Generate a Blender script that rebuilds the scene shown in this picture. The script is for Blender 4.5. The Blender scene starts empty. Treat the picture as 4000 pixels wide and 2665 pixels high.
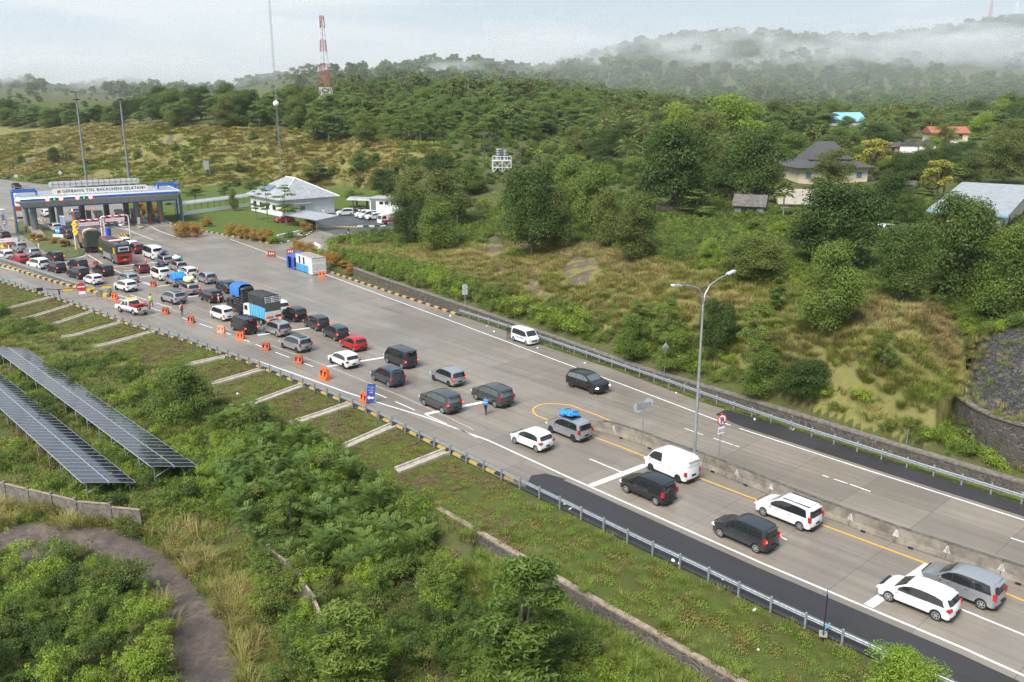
import bpy, math, random
import numpy as np
from mathutils import Vector, Matrix

# ------------------------------------------------------------ camera, sky, sun, exposure
S = bpy.context.scene
COL = S.collection
FL, PITCH, CAMH = 3430.0, 0.27119, 27.0          # focal length in photo pixels (photo 4000 x 2665), pitch, height
cd = bpy.data.cameras.new('camera'); cam = bpy.data.objects.new('camera', cd); COL.objects.link(cam)
cd.sensor_width = 36.0; cd.lens = 36.0 * FL / 4000.0; cd.clip_start = 0.5; cd.clip_end = 9000
cam.location = (0, 0, CAMH); cam.rotation_euler = (math.pi / 2 - PITCH, 0, 0)
S.camera = cam
S.render.resolution_x, S.render.resolution_y = 1024, 682
S.view_settings.view_transform = 'Standard'; S.view_settings.look = 'None'
S.view_settings.exposure = 0.52; S.view_settings.gamma = 1.0
S.cycles.use_denoising = True; S.cycles.denoiser = 'OPENIMAGEDENOISE'; S.cycles.denoising_input_passes = 'RGB_ALBEDO_NORMAL'; S.cycles.denoising_prefilter = 'NONE'; S.cycles.max_bounces = 6; S.cycles.diffuse_bounces = 2; S.cycles.glossy_bounces = 2
S.cycles.transmission_bounces = 3; S.cycles.volume_bounces = 1; S.cycles.transparent_max_bounces = 8
S.cycles.volume_step_rate = 2.0; S.cycles.volume_max_steps = 64
SUN_EL, SUN_AZ = math.radians(52), math.radians(215)
W = bpy.data.worlds.new('World'); S.world = W; W.use_nodes = True
nt = W.node_tree; N = nt.nodes; N.clear()
def wn(t, **k):
    n = N.new(t)
    for a, b in k.items(): setattr(n, a, b)
    return n
out = wn('ShaderNodeOutputWorld'); bg = wn('ShaderNodeBackground')
sky = wn('ShaderNodeTexSky', sky_type='NISHITA', sun_disc=False, sun_elevation=SUN_EL, sun_rotation=SUN_AZ, dust_density=2.0)
tc = wn('ShaderNodeTexCoord'); mp = wn('ShaderNodeMapping'); mp.inputs['Scale'].default_value = (1.4, 1.4, 9)
n1 = wn('ShaderNodeTexNoise'); n1.inputs['Scale'].default_value = 2.6; n1.inputs['Detail'].default_value = 6; n1.inputs['Roughness'].default_value = .5
n1.inputs['Distortion'].default_value = .3
sx = wn('ShaderNodeSeparateXYZ')
L = nt.links.new
L(tc.outputs['Generated'], mp.inputs['Vector']); L(mp.outputs[0], n1.inputs['Vector']); L(tc.outputs['Generated'], sx.inputs[0])
def wmath(op, a, b, clamp=False):
    m = wn('ShaderNodeMath', operation=op); m.use_clamp = clamp
    for i, v in enumerate((a, b)):
        if isinstance(v, (int, float)): m.inputs[i].default_value = v
        else: L(v, m.inputs[i])
    return m.outputs[0]
# white low cloud: thick near the horizon, reaching higher towards the west (-x)
lo = wmath('SUBTRACT', .075, sx.outputs['Z'])
lo = wmath('SUBTRACT', lo, wmath('MULTIPLY', sx.outputs['X'], .17))
f1 = wmath('ADD', wmath('MULTIPLY', lo, 9.0), wmath('MULTIPLY', wmath('SUBTRACT', n1.outputs['Fac'], .5), 5.5))
f1 = wmath('ADD', f1, .16, True)
cr = wn('ShaderNodeMix', data_type='RGBA'); cr.inputs['A'].default_value = (.295, .385, .47, 1); cr.inputs['B'].default_value = (.58, .60, .625, 1)
L(f1, cr.inputs['Factor'])
sk = wn('ShaderNodeMix', data_type='RGBA', blend_type='ADD'); sk.inputs['Factor'].default_value = 1
sc = wn('ShaderNodeVectorMath', operation='SCALE'); sc.inputs['Scale'].default_value = .06 * .25
L(sky.outputs[0], sc.inputs[0]); L(cr.outputs['Result'], sk.inputs['A']); L(sc.outputs[0], sk.inputs['B'])
L(sk.outputs['Result'], bg.inputs['Color']); bg.inputs['Strength'].default_value = 1.0
L(bg.outputs[0], out.inputs['Surface'])
sd = bpy.data.lights.new('sun', 'SUN'); sd.energy = 4.4; sd.angle = math.radians(32); sd.color = (1, .96, .9)
so = bpy.data.objects.new('sun', sd); COL.objects.link(so); so.location = (0, 0, 200)
sv = Vector((math.sin(SUN_AZ) * math.cos(SUN_EL), math.cos(SUN_AZ) * math.cos(SUN_EL), math.sin(SUN_EL)))
so.rotation_euler = sv.to_track_quat('Z', 'Y').to_euler()

# ------------------------------------------------------------ helpers
R = random.Random(7); rng = np.random.default_rng(7)
CT, ST = math.cos(PITCH), math.sin(PITCH)
def G(px, py, z=0.0):                              # where the photo pixel meets the level z
    x = (px - 2000) / FL; y = (py - 1332.5) / FL
    k = (z - CAMH) / -(ST + y * CT)
    return np.array([x * k, (CT - y * ST) * k, z])
def AT(px, py, Y):                                 # the point Y metres ahead seen at the pixel
    x = (px - 2000) / FL; y = (py - 1332.5) / FL
    k = Y / (CT - y * ST); return np.array([x * k, Y, CAMH - (ST + y * CT) * k])
def PX(p):
    p = np.asarray(p, float); X, Y, Z = p[..., 0], p[..., 1], p[..., 2] - CAMH
    dep = np.maximum(Y * CT - Z * ST, 1e-3)
    return 2000 + FL * X / dep, 1332.5 - FL * (Y * ST + Z * CT) / dep
def inpoly(x, y, poly):
    x = np.asarray(x); y = np.asarray(y); r = np.zeros(x.shape, bool); n = len(poly)
    for i in range(n):
        x0, y0 = poly[i]; x1, y1 = poly[i - 1]
        c = ((y0 > y) != (y1 > y)) & (x < (x1 - x0) * (y - y0) / ((y1 - y0) or 1e-9) + x0)
        r ^= c
    return r
def segdist(x, y, pl):                             # distance to a polyline, signed (+ on its left), and arc length
    x = np.asarray(x, float); y = np.asarray(y, float)
    best = np.full(x.shape, 1e9); sg = np.zeros(x.shape); sl = np.zeros(x.shape); acc = 0
    for (ax, ay), (bx, by) in zip(pl[:-1], pl[1:]):
        dx, dy = bx - ax, by - ay; LL = math.hypot(dx, dy)
        t = np.clip(((x - ax) * dx + (y - ay) * dy) / LL ** 2, 0, 1)
        d = np.hypot(x - ax - t * dx, y - ay - t * dy); m = d < best
        best = np.where(m, d, best); sg = np.where(m, np.sign(dx * (y - ay) - dy * (x - ax)), sg); sl = np.where(m, acc + t * LL, sl); acc += LL
    return best * sg, sl
def sstep(a, b, x):
    t = np.clip((x - a) / (b - a), 0, 1); return t * t * (3 - 2 * t)
def hsh(i, j, s):
    n = np.sin(i * 127.1 + j * 311.7 + s * 74.7) * 43758.5453; return n - np.floor(n)
def vnoise(x, y, s=0):
    i, j = np.floor(x), np.floor(y); u, v = x - i, y - j; u = u * u * (3 - 2 * u); v = v * v * (3 - 2 * v)
    return (hsh(i, j, s) * (1 - u) + hsh(i + 1, j, s) * u) * (1 - v) + (hsh(i, j + 1, s) * (1 - u) + hsh(i + 1, j + 1, s) * u) * v
def fbm(x, y, s=0, o=4):
    r = 0; a = .5
    for k in range(o): r = r + a * vnoise(x * 2 ** k, y * 2 ** k, s + k); a *= .5
    return r - .47

MATS = {}
def mat(name, col, rough=.7, metal=0.0, var=0.0, vs=3.0, bump=0.0, bs=20.0, emit=None, es=1.0, coat=0.0, col2=None, spec=.5, alpha=1.0, orand=0.0):
    if name in MATS: return MATS[name]
    m = bpy.data.materials.new(name); m.use_nodes = True; t = m.node_tree; b = t.nodes['Principled BSDF']
    b.inputs['Base Color'].default_value = (*col, 1); b.inputs['Roughness'].default_value = rough; b.inputs['Metallic'].default_value = metal
    b.inputs['Coat Weight'].default_value = coat; b.inputs['Coat Roughness'].default_value = .12; b.inputs['Specular IOR Level'].default_value = spec
    b.inputs['Alpha'].default_value = alpha
    if emit: b.inputs['Emission Color'].default_value = (*emit, 1); b.inputs['Emission Strength'].default_value = es
    lk = t.links.new
    if var or bump or col2 or orand:
        tcn = t.nodes.new('ShaderNodeTexCoord'); co = tcn.outputs['Object']
        nz = t.nodes.new('ShaderNodeTexNoise'); nz.inputs['Scale'].default_value = vs; nz.inputs['Detail'].default_value = 6; nz.inputs['Roughness'].default_value = .65
        lk(co, nz.inputs['Vector'])
        c2 = col2 or tuple(max(0, c * (1 - var)) for c in col); c1 = col if col2 else tuple(min(1, c * (1 + var * .6)) for c in col)
        mr = t.nodes.new('ShaderNodeMapRange'); mr.inputs[1].default_value = .35; mr.inputs[2].default_value = .65
        mx = t.nodes.new('ShaderNodeMix'); mx.data_type = 'RGBA'; mx.inputs['A'].default_value = (*c1, 1); mx.inputs['B'].default_value = (*c2, 1)
        lk(nz.outputs['Fac'], mr.inputs[0]); lk(mr.outputs[0], mx.inputs['Factor']); lk(mx.outputs['Result'], b.inputs['Base Color'])
        if bump:
            nb = t.nodes.new('ShaderNodeTexNoise'); nb.inputs['Scale'].default_value = bs; nb.inputs['Detail'].default_value = 5; lk(co, nb.inputs['Vector'])
            bp = t.nodes.new('ShaderNodeBump'); bp.inputs['Strength'].default_value = bump; bp.inputs['Distance'].default_value = .05
            lk(nb.outputs['Fac'], bp.inputs['Height']); lk(bp.outputs[0], b.inputs['Normal'])
    MATS[name] = m; return m
def leafmat(name, c1, c2, rough=.6, hue=.5):
    """leaf colour varies from leaf to leaf and from plant to plant"""
    m = bpy.data.materials.new(name); m.use_nodes = True; t = m.node_tree; b = t.nodes['Principled BSDF']; lk = t.links.new
    at = t.nodes.new('ShaderNodeAttribute'); at.attribute_name = 'v'
    oi = t.nodes.new('ShaderNodeObjectInfo')
    ma = t.nodes.new('ShaderNodeMath'); ma.operation = 'MULTIPLY_ADD'; ma.inputs[1].default_value = hue
    mb = t.nodes.new('ShaderNodeMath'); mb.operation = 'MULTIPLY'; mb.inputs[1].default_value = 1 - hue
    lk(at.outputs['Fac'], mb.inputs[0]); lk(oi.outputs['Random'], ma.inputs[0]); lk(mb.outputs[0], ma.inputs[2])
    mx = t.nodes.new('ShaderNodeMix'); mx.data_type = 'RGBA'; mx.inputs['A'].default_value = (*c1, 1); mx.inputs['B'].default_value = (*c2, 1)
    lk(ma.outputs[0], mx.inputs['Factor']); lk(mx.outputs['Result'], b.inputs['Base Color'])
    b.inputs['Roughness'].default_value = rough; b.inputs['Specular IOR Level'].default_value = .35
    tr = t.nodes.new('ShaderNodeBsdfTranslucent'); lk(mx.outputs['Result'], tr.inputs['Color'])
    ms = t.nodes.new('ShaderNodeMixShader'); ms.inputs[0].default_value = .22
    lk(b.outputs[0], ms.inputs[1]); lk(tr.outputs[0], ms.inputs[2]); lk(ms.outputs[0], t.nodes['Material Output'].inputs['Surface'])
    MATS[name] = m; return m

class MB:
    """collects shapes; build() links them as ONE mesh object"""
    def __init__(s): s.v = []; s.f = []; s.mi = []
    def add(s, vs, fs, mi=0):
        o = len(s.v); s.v += [tuple(map(float, p)) for p in vs]
        for q in fs: s.f.append([i + o for i in q]); s.mi.append(mi)
        return s
    def box(s, c, d, rz=0.0, mi=0, tilt=None, top=1.0):
        hx, hy, hz = d[0] / 2, d[1] / 2, d[2] / 2
        P = [(-hx, -hy, -hz), (hx, -hy, -hz), (hx, hy, -hz), (-hx, hy, -hz), (-hx * top, -hy * top, hz), (hx * top, -hy * top, hz), (hx * top, hy * top, hz), (-hx * top, hy * top, hz)]
        M = Matrix.Rotation(rz, 3, 'Z')
        if tilt: M = M @ Matrix.Rotation(tilt[1], 3, tilt[0])
        P = [Vector(c) + M @ Vector(p) for p in P]
        return s.add(P, [(0, 3, 2, 1), (4, 5, 6, 7), (0, 1, 5, 4), (1, 2, 6, 5), (2, 3, 7, 6), (3, 0, 4, 7)], mi)
    def tube(s, pts, r, n=8, mi=0, cap=True):
        pts = [Vector(p) for p in pts]; rs = r if isinstance(r, (list, tuple)) else [r] * len(pts); o = []; ref = None
        for i, p in enumerate(pts):
            d = (pts[min(i + 1, len(pts) - 1)] - pts[max(i - 1, 0)]).normalized()
            if ref is None: ref = Vector((0, 0, 1)) if abs(d.z) < .9 else Vector((1, 0, 0))
            a = d.cross(ref).normalized(); b = d.cross(a); ref = b * -1 if b.length else ref; ref = a.cross(d)
            o += [p + (a * math.cos(2 * math.pi * k / n) + b * math.sin(2 * math.pi * k / n)) * rs[i] for k in range(n)]
        F = [(i * n + k, i * n + (k + 1) % n, (i + 1) * n + (k + 1) % n, (i + 1) * n + k) for i in range(len(pts) - 1) for k in range(n)]
        if cap: F += [tuple(range(n))[::-1], tuple(range((len(pts) - 1) * n, len(pts) * n))]
        return s.add(o, F, mi)
    def prism(s, poly, h0, h1, mi=0):              # outline in xy, extruded in z
        n = len(poly); V = [(x, y, h0) for x, y in poly] + [(x, y, h1) for x, y in poly]
        return s.add(V, [tuple(range(n))[::-1], tuple(range(n, 2 * n))] + [(i, (i + 1) % n, n + (i + 1) % n, n + i) for i in range(n)], mi)
    def slab(s, poly, d, mi=0):                    # planar 3D outline given a thickness vector
        n = len(poly); d = Vector(d); P = [Vector(p) for p in poly]
        return s.add(P + [p + d for p in P], [tuple(range(n))[::-1], tuple(range(n, 2 * n))] + [(i, (i + 1) % n, n + (i + 1) % n, n + i) for i in range(n)], mi)
    def disc(s, c, r, ax, t, n=20, mi=0):
        ax = Vector(ax).normalized(); c = Vector(c); return s.tube([c - ax * t / 2, c + ax * t / 2], r, n, mi)
    def ball(s, c, r, mi=0, n=8):
        c = Vector(c); r = Vector(r) if isinstance(r, (tuple, list, Vector)) else Vector((r, r, r)); V = []; F = []
        for i in range(n + 1):
            a = math.pi * i / n
            for k in range(n * 2): b = math.pi * k / n; V.append(c + Vector((r.x * math.sin(a) * math.cos(b), r.y * math.sin(a) * math.sin(b), r.z * math.cos(a))))
        m = n * 2
        for i in range(n):
            for k in range(m): F.append((i * m + k, (i + 1) * m + k, (i + 1) * m + (k + 1) % m, i * m + (k + 1) % m))
        return s.add(V, F, mi)
    def mesh(s, name, mats, smooth=False):
        me = bpy.data.meshes.new(name); me.from_pydata(s.v, [], s.f)
        for m in (mats if isinstance(mats, (list, tuple)) else [mats]): me.materials.append(m)
        me.polygons.foreach_set('material_index', s.mi)
        if smooth:
            me.polygons.foreach_set('use_smooth', [True] * len(s.f)); me.set_sharp_from_angle(angle=math.radians(smooth if smooth is not True else 40))
        me.validate(); me.update(); return me
    def build(s, name, mats, parent=None, smooth=False):
        o = bpy.data.objects.new(name, s.mesh(name, mats, smooth)); COL.objects.link(o)
        if parent: o.parent = parent
        return o
def tag(o, label=None, cat=None, group=None, kind=None):
    for k, v in (('label', label), ('category', cat), ('group', group), ('kind', kind)):
        if v: o[k] = v
    return o
def thing(name, label, cat, loc=(0, 0, 0), rz=0.0, group=None, kind=None):
    o = bpy.data.objects.new(name, None); COL.objects.link(o); o.empty_display_size = .2
    o.location = loc; o.rotation_euler = (0, 0, rz); return tag(o, label, cat, group, kind)
KIDS = {}
def kids(o):
    return [c for c in o.children]
def copy_tree(o, parent=None):
    c = o.copy(); COL.objects.link(c)
    if parent: c.parent = parent
    for ch in kids(o): copy_tree(ch, c)
    return c
def npmesh(name, V, F, mats, attr=None, smooth=False):
    me = bpy.data.meshes.new(name); V = np.asarray(V, np.float32); F = np.asarray(F, np.int32); k = F.shape[1]
    me.vertices.add(len(V)); me.vertices.foreach_set('co', V.ravel())
    me.loops.add(F.size); me.loops.foreach_set('vertex_index', F.ravel())
    me.polygons.add(len(F)); me.polygons.foreach_set('loop_start', np.arange(0, F.size, k, dtype=np.int32))
    if smooth: me.polygons.foreach_set('use_smooth', np.ones(len(F), bool))
    for m in (mats if isinstance(mats, (list, tuple)) else [mats]): me.materials.append(m)
    me.update(calc_edges=True)
    for nm, (dom, arr) in (attr or {}).items():
        a = me.attributes.new(nm, 'FLOAT', dom); a.data.foreach_set('value', np.asarray(arr, np.float32))
    return me
def obj(name, me, parent=None):
    o = bpy.data.objects.new(name, me); COL.objects.link(o)
    if parent: o.parent = parent
    return o
def text(body, size, m, parent, M, name='lettering', spacing=1.0, offset=0.0, ext=.004):
    cu = bpy.data.curves.new(name, 'FONT'); cu.body = body; cu.size = size; cu.align_x = 'CENTER'; cu.align_y = 'CENTER'
    cu.extrude = ext; cu.space_character = spacing; cu.offset = offset; cu.resolution_u = 2
    to = bpy.data.objects.new(name, cu); COL.objects.link(to)
    me = bpy.data.meshes.new_from_object(to); bpy.data.objects.remove(to); me.materials.clear(); me.materials.append(m)
    o = obj(name, me, parent); o.matrix_local = M; return o
def TM(loc, face=0.0, up=0.0):
    """text lying in a vertical plane whose outward normal points at angle `face` (0 = -y)"""
    return Matrix.Translation(loc) @ Matrix.Rotation(face, 4, 'Z') @ Matrix.Rotation(math.pi / 2 + up, 4, 'X')

# ------------------------------------------------------------ ground shape
def XY(L, z=0.0): return [tuple(G(x, y, z)[:2]) for x, y in L]
NEAR_PX = [(3, 1105), (199, 1163), (498, 1270), (714, 1333), (984, 1427), (1428, 1610), (1688, 1739), (1938, 1859), (2240, 2008), (2512, 2144), (2722, 2243), (2951, 2355), (3213, 2478), (3460, 2592)]
near = XY(NEAR_PX)
DV = np.array([.684, -.7295]); NV = np.array([.7295, .684])            # along the road (towards the viewer), across it (away)
near = [(-330., 345.), (-200., 235.), (-120., 166.5)] + near + [tuple(np.array(near[-1]) + DV * 40)]
CURB_PX = [(1295, 1066), (1400, 1102), (1550, 1152), (1700, 1201), (1797, 1234)]
EDGE_PX = CURB_PX + [(1969, 1291), (2101, 1344), (2400, 1444), (2557, 1502), (2782, 1585), (2952, 1634), (3122, 1689), (3400, 1778), (4000, 1973)]
edge = XY(EDGE_PX); edge = edge + [tuple(np.array(edge[-1]) + DV * 40)]
COPE_PX = [(1319, 1021), (1500, 1085), (1867, 1208), (2003, 1255), (2200, 1322), (2398, 1393), (2523, 1436), (2757, 1504), (3097, 1606), (3400, 1700), (3567, 1750), (3916, 1854)]
cope = XY(COPE_PX, .7); cope = cope + [tuple(np.array(cope[-1]) + DV * 40)]
FAR_KERB_PX = [(540, 838), (626, 866), (800, 902), (900, 921), (1000, 940), (1060, 951), (1085, 951)]
ISLE_PX = [(1085, 951), (1120, 946), (1160, 935), (1195, 922), (1217, 907), (1226, 892), (1228, 880), (1232, 860), (1240, 845)]
bs_ = [(3716, 1640, 1545), (3735, 1672, 1560), (3775, 1712, 1590), (3850, 1762, 1628), (3930, 1800, 1655), (4000, 1828, 1672), (4120, 1872, 1695), (4250, 1915, 1715)]
up_ = [(3778, 1480), (3786, 1420), (3800, 1360), (3830, 1315), (3900, 1290), (4010, 1262), (4150, 1235), (4300, 1210)]
Bp, Tp, Up = [], [], []
for i, (x_, yb_, yt_) in enumerate(bs_):
    p = G(x_, yb_, 1.2); Bp.append(p); q = AT(x_, yt_, p[1]); Tp.append((p[0], p[1], q[2])); Up.append(AT(*up_[i], p[1] + 9 + i * .8))
CARVE = [tuple(p[:2]) for p in Bp] + [(Bp[-1][0] + 30, Bp[-1][1] + 20)] + [tuple(p[:2]) for p in Up[::-1]]
CARVE2 = XY([(3640, 1700), (3716, 1640), (3735, 1672), (3775, 1712), (3850, 1762), (3930, 1800), (4000, 1828), (4250, 1915), (4500, 2050), (3916, 1850), (3690, 1785)], 1.0)
RC = [  # photo pixel and ground level, for surfaces whose level is judged from the things on them
 (1319,1021,.7),(1500,1085,.7),(2003,1255,.75),(2398,1393,.8),(2757,1504,.8),(3097,1606,.8),(3400,1700,.8),(3700,1790,.8),(3916,1854,.8),
 (1800,1080,2.5),(2000,1120,3.2),(2150,1180,3.2),(2300,1230,3.2),(2600,1330,3.5),(3000,1430,4),(3300,1500,4.5),(3560,1520,5),
 (1450,960,.8),(1600,980,1.5),(1750,940,3),(1900,990,4),(2050,975,5),(2330,995,6.5),(2500,1020,7),(2700,1060,7.4),(3000,1100,7.8),(3300,1140,8.5),(3600,1190,9.5),(3900,1240,11),(4100,1260,11.5),
 (2300,910,6),(2600,920,6),(2900,915,6),(3200,950,6.4),(3500,940,6),(3850,930,5.6),(4100,930,5.6),(2950,850,6),(3300,850,6),(3600,860,6),
 (1700,820,4),(1900,800,5),(2150,790,6),(2450,800,6.2),(1600,860,1.2),(1850,720,7.5),(2200,700,8),(2600,700,8),(3230,722,6.5),(3500,720,7),(4000,720,7),
 (950,730,.6),(1120,725,.8),(1300,735,.8),(1420,745,.8),(1560,770,1.2),(700,760,.2),(1500,850,.2),(1250,900,0),(1500,925,.3),(1100,905,.5),(900,880,.3),
 (0,690,0),(150,690,.6),(300,700,.8),(500,690,1),(700,680,2),(1000,690,2),(1250,690,2.5),(1500,700,4.5),
 (0,600,6),(300,600,7),(600,600,8),(900,600,9),(1200,610,9),(1500,630,9.5),(1700,640,10),
 (0,535,10),(120,515,12),(350,500,14.5),(600,500,16),(850,505,16),(1100,515,15.5),(1400,545,14.5),(1650,575,13.5),(1800,600,12),(1960,670,8.5),(2050,650,9),
 (2250,640,9.5),(2500,620,10),(2800,620,8),(3100,610,8),(3400,620,8),(3700,600,8.5),(4000,600,9)]
RY = [  # photo pixel and distance ahead, for far ground
 (-300,430,480),(0,440,470),(200,440,470),(500,430,480),(800,430,480),(1100,440,470),(1500,470,390),(1750,470,390),(2000,470,390),(2250,520,340),(2500,500,360),
 (1300,400,470),(1500,385,470),(1800,380,480),(2050,385,480),(2250,400,480),(2450,420,480),(2700,500,390),(3000,500,400),(3300,510,400),(3600,520,400),(3900,520,400),(4300,520,400),
 (2700,430,600),(3000,435,600),(3300,440,600),(3600,440,600),(4000,440,600),(4400,440,600),
 (-300,350,700),(0,350,700),(120,330,700),(180,352,700),(260,372,720),(420,345,740),(570,358,740),(760,372,740),(900,365,680),(1050,325,660),(1200,284,650),(1290,272,650),(1400,290,680),
 (700,420,570),(400,400,560),(0,400,560),(1000,400,560),(1200,340,600),
 (1480,308,740),(1580,285,750),(1700,258,760),(1850,262,760),(1980,284,760),(2100,312,760),(1700,340,620),(2000,350,620),(2150,300,800),
 (2200,272,900),(2350,215,950),(2500,180,980),(2700,152,1000),(2850,136,1000),(3100,152,1000),(3400,160,1000),(3600,145,1050),(3800,105,1100),(4000,82,1150),(4400,60,1200),
 (2400,350,740),(2700,330,760),(3000,320,780),(3300,310,800),(3600,300,800),(4000,290,820),(4400,290,820)]
cp = [tuple(G(x, y, z)) for x, y, z in RC] + [tuple(AT(x, y, Y)) for x, y, Y in RY]
cp += [(x, y, z) for x, y, z in [(-900, 1500, 10), (-300, 1500, 10), (200, 1500, 20), (700, 1500, 30), (1200, 1500, 40), (-700, 900, 20), (-350, 950, 25), (-60, 950, 30), (150, 1200, 40), (700, 1300, 80)]]
for x, y, z in [(300, 1950, -2.0), (0, 1420, -1.6), (800, 1850, -2.4), (500, 1600, -1.8), (100, 1330, -1.4), (900, 1560, -1.6), (600, 1460, -1.3), (500, 2150, -3.2), (800, 2500, -4), (0, 2150, -3.2),
                (250, 2500, -3.6), (1300, 2200, -3.2), (1100, 1900, -2.6), (1700, 2400, -3.2), (2300, 2560, -3.0), (1500, 2640, -4), (2700, 2665, -2.8), (-400, 1700, -2), (-400, 2500, -3), (2000, 2900, -3.5), (3000, 3100, -3), (3800, 3500, -3)]:
    cp.append(tuple(G(x, y, z)))
cp += [(p[0], p[1] + .3, p[2] - .1) for p in Tp] + [tuple(p) for p in Up] + [((a[0] + b[0]) / 2, (a[1] + b[1]) / 2, (a[2] + b[2]) / 2 + .2) for a, b in zip(Tp, Up)]
cp = np.array(cp)
def wrp(x, y): y = np.maximum(y, 8.); return np.stack([x / (y + 15) * 2.2, np.log(y) * 1.5], -1)
CW = wrp(cp[:, 0], cp[:, 1]); K = np.linalg.norm(CW[:, None] - CW[None], axis=-1) + np.eye(len(cp)) * -.004
AW = np.linalg.solve(np.block([[K, np.ones((len(cp), 1)), CW], [np.ones((1, len(cp))), np.zeros((1, 3))], [CW.T, np.zeros((2, 3))]]), np.concatenate([cp[:, 2], np.zeros(3)]))
def rbf(x, y):
    sh = np.shape(x); x = np.ravel(x); y = np.ravel(y); o = np.empty(x.shape)
    for i in range(0, len(x), 8000):
        q = wrp(x[i:i + 8000], y[i:i + 8000]); o[i:i + 8000] = np.linalg.norm(q[:, None] - CW[None], axis=-1) @ AW[:-3] + AW[-3] + q @ AW[-2:]
    return o.reshape(sh)
PLAZA = XY([(626, 868), (800, 904), (1000, 942), (1085, 953), (1217, 907), (1226, 892), (1240, 820), (1520, 830), (1530, 895), (1350, 945), (1260, 975), (1290, 1045), (1297, 1068)])
ROAD = near + edge[::-1] + XY([(1290, 1050), (1225, 1022), (1300, 965), (1360, 940), (1420, 928), (1560, 905), (1560, 872), (1300, 880), (1236, 886), (1226, 896), (1217, 908), (1195, 924), (1160, 937), (1120, 947), (1085, 953), (1000, 943), (800, 905), (690, 882)]) + [(-90., 208.), (-120., 265.), (-172., 300.), (-235., 345.), (-300., 420.)]
LOT = XY([(1226, 893), (1250, 826), (1540, 818), (1570, 905), (1300, 915)])
ISLE_L = XY([(120, 852), (65, 870), (60, 900), (95, 925), (200, 1000), (270, 1010), (322, 1000), (330, 985), (290, 960), (240, 935), (190, 895), (140, 868)])
def ground(x, y, fine=True):
    x = np.asarray(x, float); y = np.asarray(y, float)
    z = rbf(x, y); p, s = segdist(x, y, near); p = -p          # p > 0 outside the near rail
    f = fbm(x / 9, y / 9, 3); g = fbm(x / 2.2, y / 2.2, 9)
    amp = .8 + sstep(400, 560, y) * 3 + sstep(560, 900, y) * 4
    z = z + f * amp + (g * .35 if fine else 0)
    prof = np.where(p < 5.2, -.06 - .18 * p + g * .06, -1.0)
    inner = (p > -.5)
    ditch = sstep(235, 245, s + 0 * x) if False else (x > -2.6)
    w = sstep(5.2, 10.5, p)
    zn = prof * (1 - w) + (z + np.minimum(0, .0)) * w
    zd = np.where((p > 5.35) & (p < 7.3), -2.0 + .25 * g, np.where(p >= 7.3, -2.0 + (z + 2.0) * sstep(7.3, 9.5, p), zn))
    zn = np.where(ditch, zd, zn)
    side = inner & (p < 400) & (y < 330)
    z = np.where(side, zn, z)
    e, se = segdist(x, y, edge); q, sq = segdist(x, y, cope)   # + on the far side
    far = (e > 0) & (~side) & (y < 140) & (x > -45)
    zf = np.where(q < -.1, -.04 - .42 * sstep(.4, 1.6, e), z * sstep(0, 3.0, q) + .7 * (1 - sstep(0, 3.0, q)))
    z = np.where(far, zf, z)
    z = np.where(inpoly(x, y, CARVE), np.minimum(z - 2.5, 2.0), z); z = np.where(inpoly(x, y, CARVE2), np.minimum(z, .95), z)
    return z
def cut_roads(x, y, z):
    sh = z.shape; r = inpoly(x, y, ROAD); lot = inpoly(x, y, LOT)
    z = np.where(r | lot, -.12, z)
    return z
# terrain sheet: rows closer together near the viewer
ys = np.concatenate([np.arange(18, 60, .45), np.arange(60, 125, .62), np.arange(125, 300, 1.5), np.geomspace(300, 1900, 150)])
us = np.linspace(-1.0, 1.0, 430)
YY, UU = np.meshgrid(ys, us, indexing='ij'); XX = UU * (YY * .78 + 14)
isl = inpoly(XX, YY, ISLE_L)
ZZ = ground(XX, YY); ZZ = cut_roads(XX, YY, ZZ)
# lawns and hard standing around the office are level
AREA0 = XY([(640, 872), (420, 760), (700, 735), (1000, 742), (1240, 745), (1330, 745), (1560, 770), (1560, 870), (1226, 893), (1085, 951), (800, 903)], 0)
ina = inpoly(XX, YY, AREA0) & ~inpoly(XX, YY, LOT) & ~inpoly(XX, YY, ROAD)
ZZ = np.where(ina, np.clip(ZZ, .05, .5), ZZ)
def TZ(x, y):
    x = np.asarray(x, float); y = np.asarray(y, float); z = ground(x, y)
    rd = inpoly(x, y, ROAD) | inpoly(x, y, LOT)
    z = np.where(inpoly(x, y, ISLE_L), .12, np.where(rd, 0.0, z))
    a = inpoly(x, y, AREA0) & ~rd; return np.where(a, np.clip(z, .05, .5), z)
_k = np.geomspace(25, 1500, 700)
def HIT(px, py):
    """first point of the ground seen at the photo pixel"""
    x = (px - 2000) / FL; y = (py - 1332.5) / FL; d = np.array([x, CT - y * ST, -(ST + y * CT)])
    k = _k; P = d[None] * k[:, None]; P[:, 2] += CAMH; h = TZ(P[:, 0], P[:, 1]); b = np.nonzero(P[:, 2] < h)[0]
    if not len(b): return P[-1]
    i = max(b[0], 1); k0, k1 = k[i - 1], k[i]
    for _ in range(12):
        km = (k0 + k1) / 2; p = d * km
        if p[2] + CAMH < float(TZ(p[0], p[1])): k1 = km
        else: k0 = km
    p = d * k1; return np.array([p[0], p[1], float(TZ(p[0], p[1]))])
PXX, PYY = PX(np.stack([XX, YY, ZZ], -1))
PATH = [(40, 2050), (250, 2035), (490, 2075), (640, 2165), (740, 2270), (830, 2380), (905, 2500), (990, 2720), (680, 2720), (640, 2550), (590, 2380), (530, 2275), (440, 2215), (300, 2190), (120, 2205), (-60, 2260), (-60, 2110)]
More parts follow.
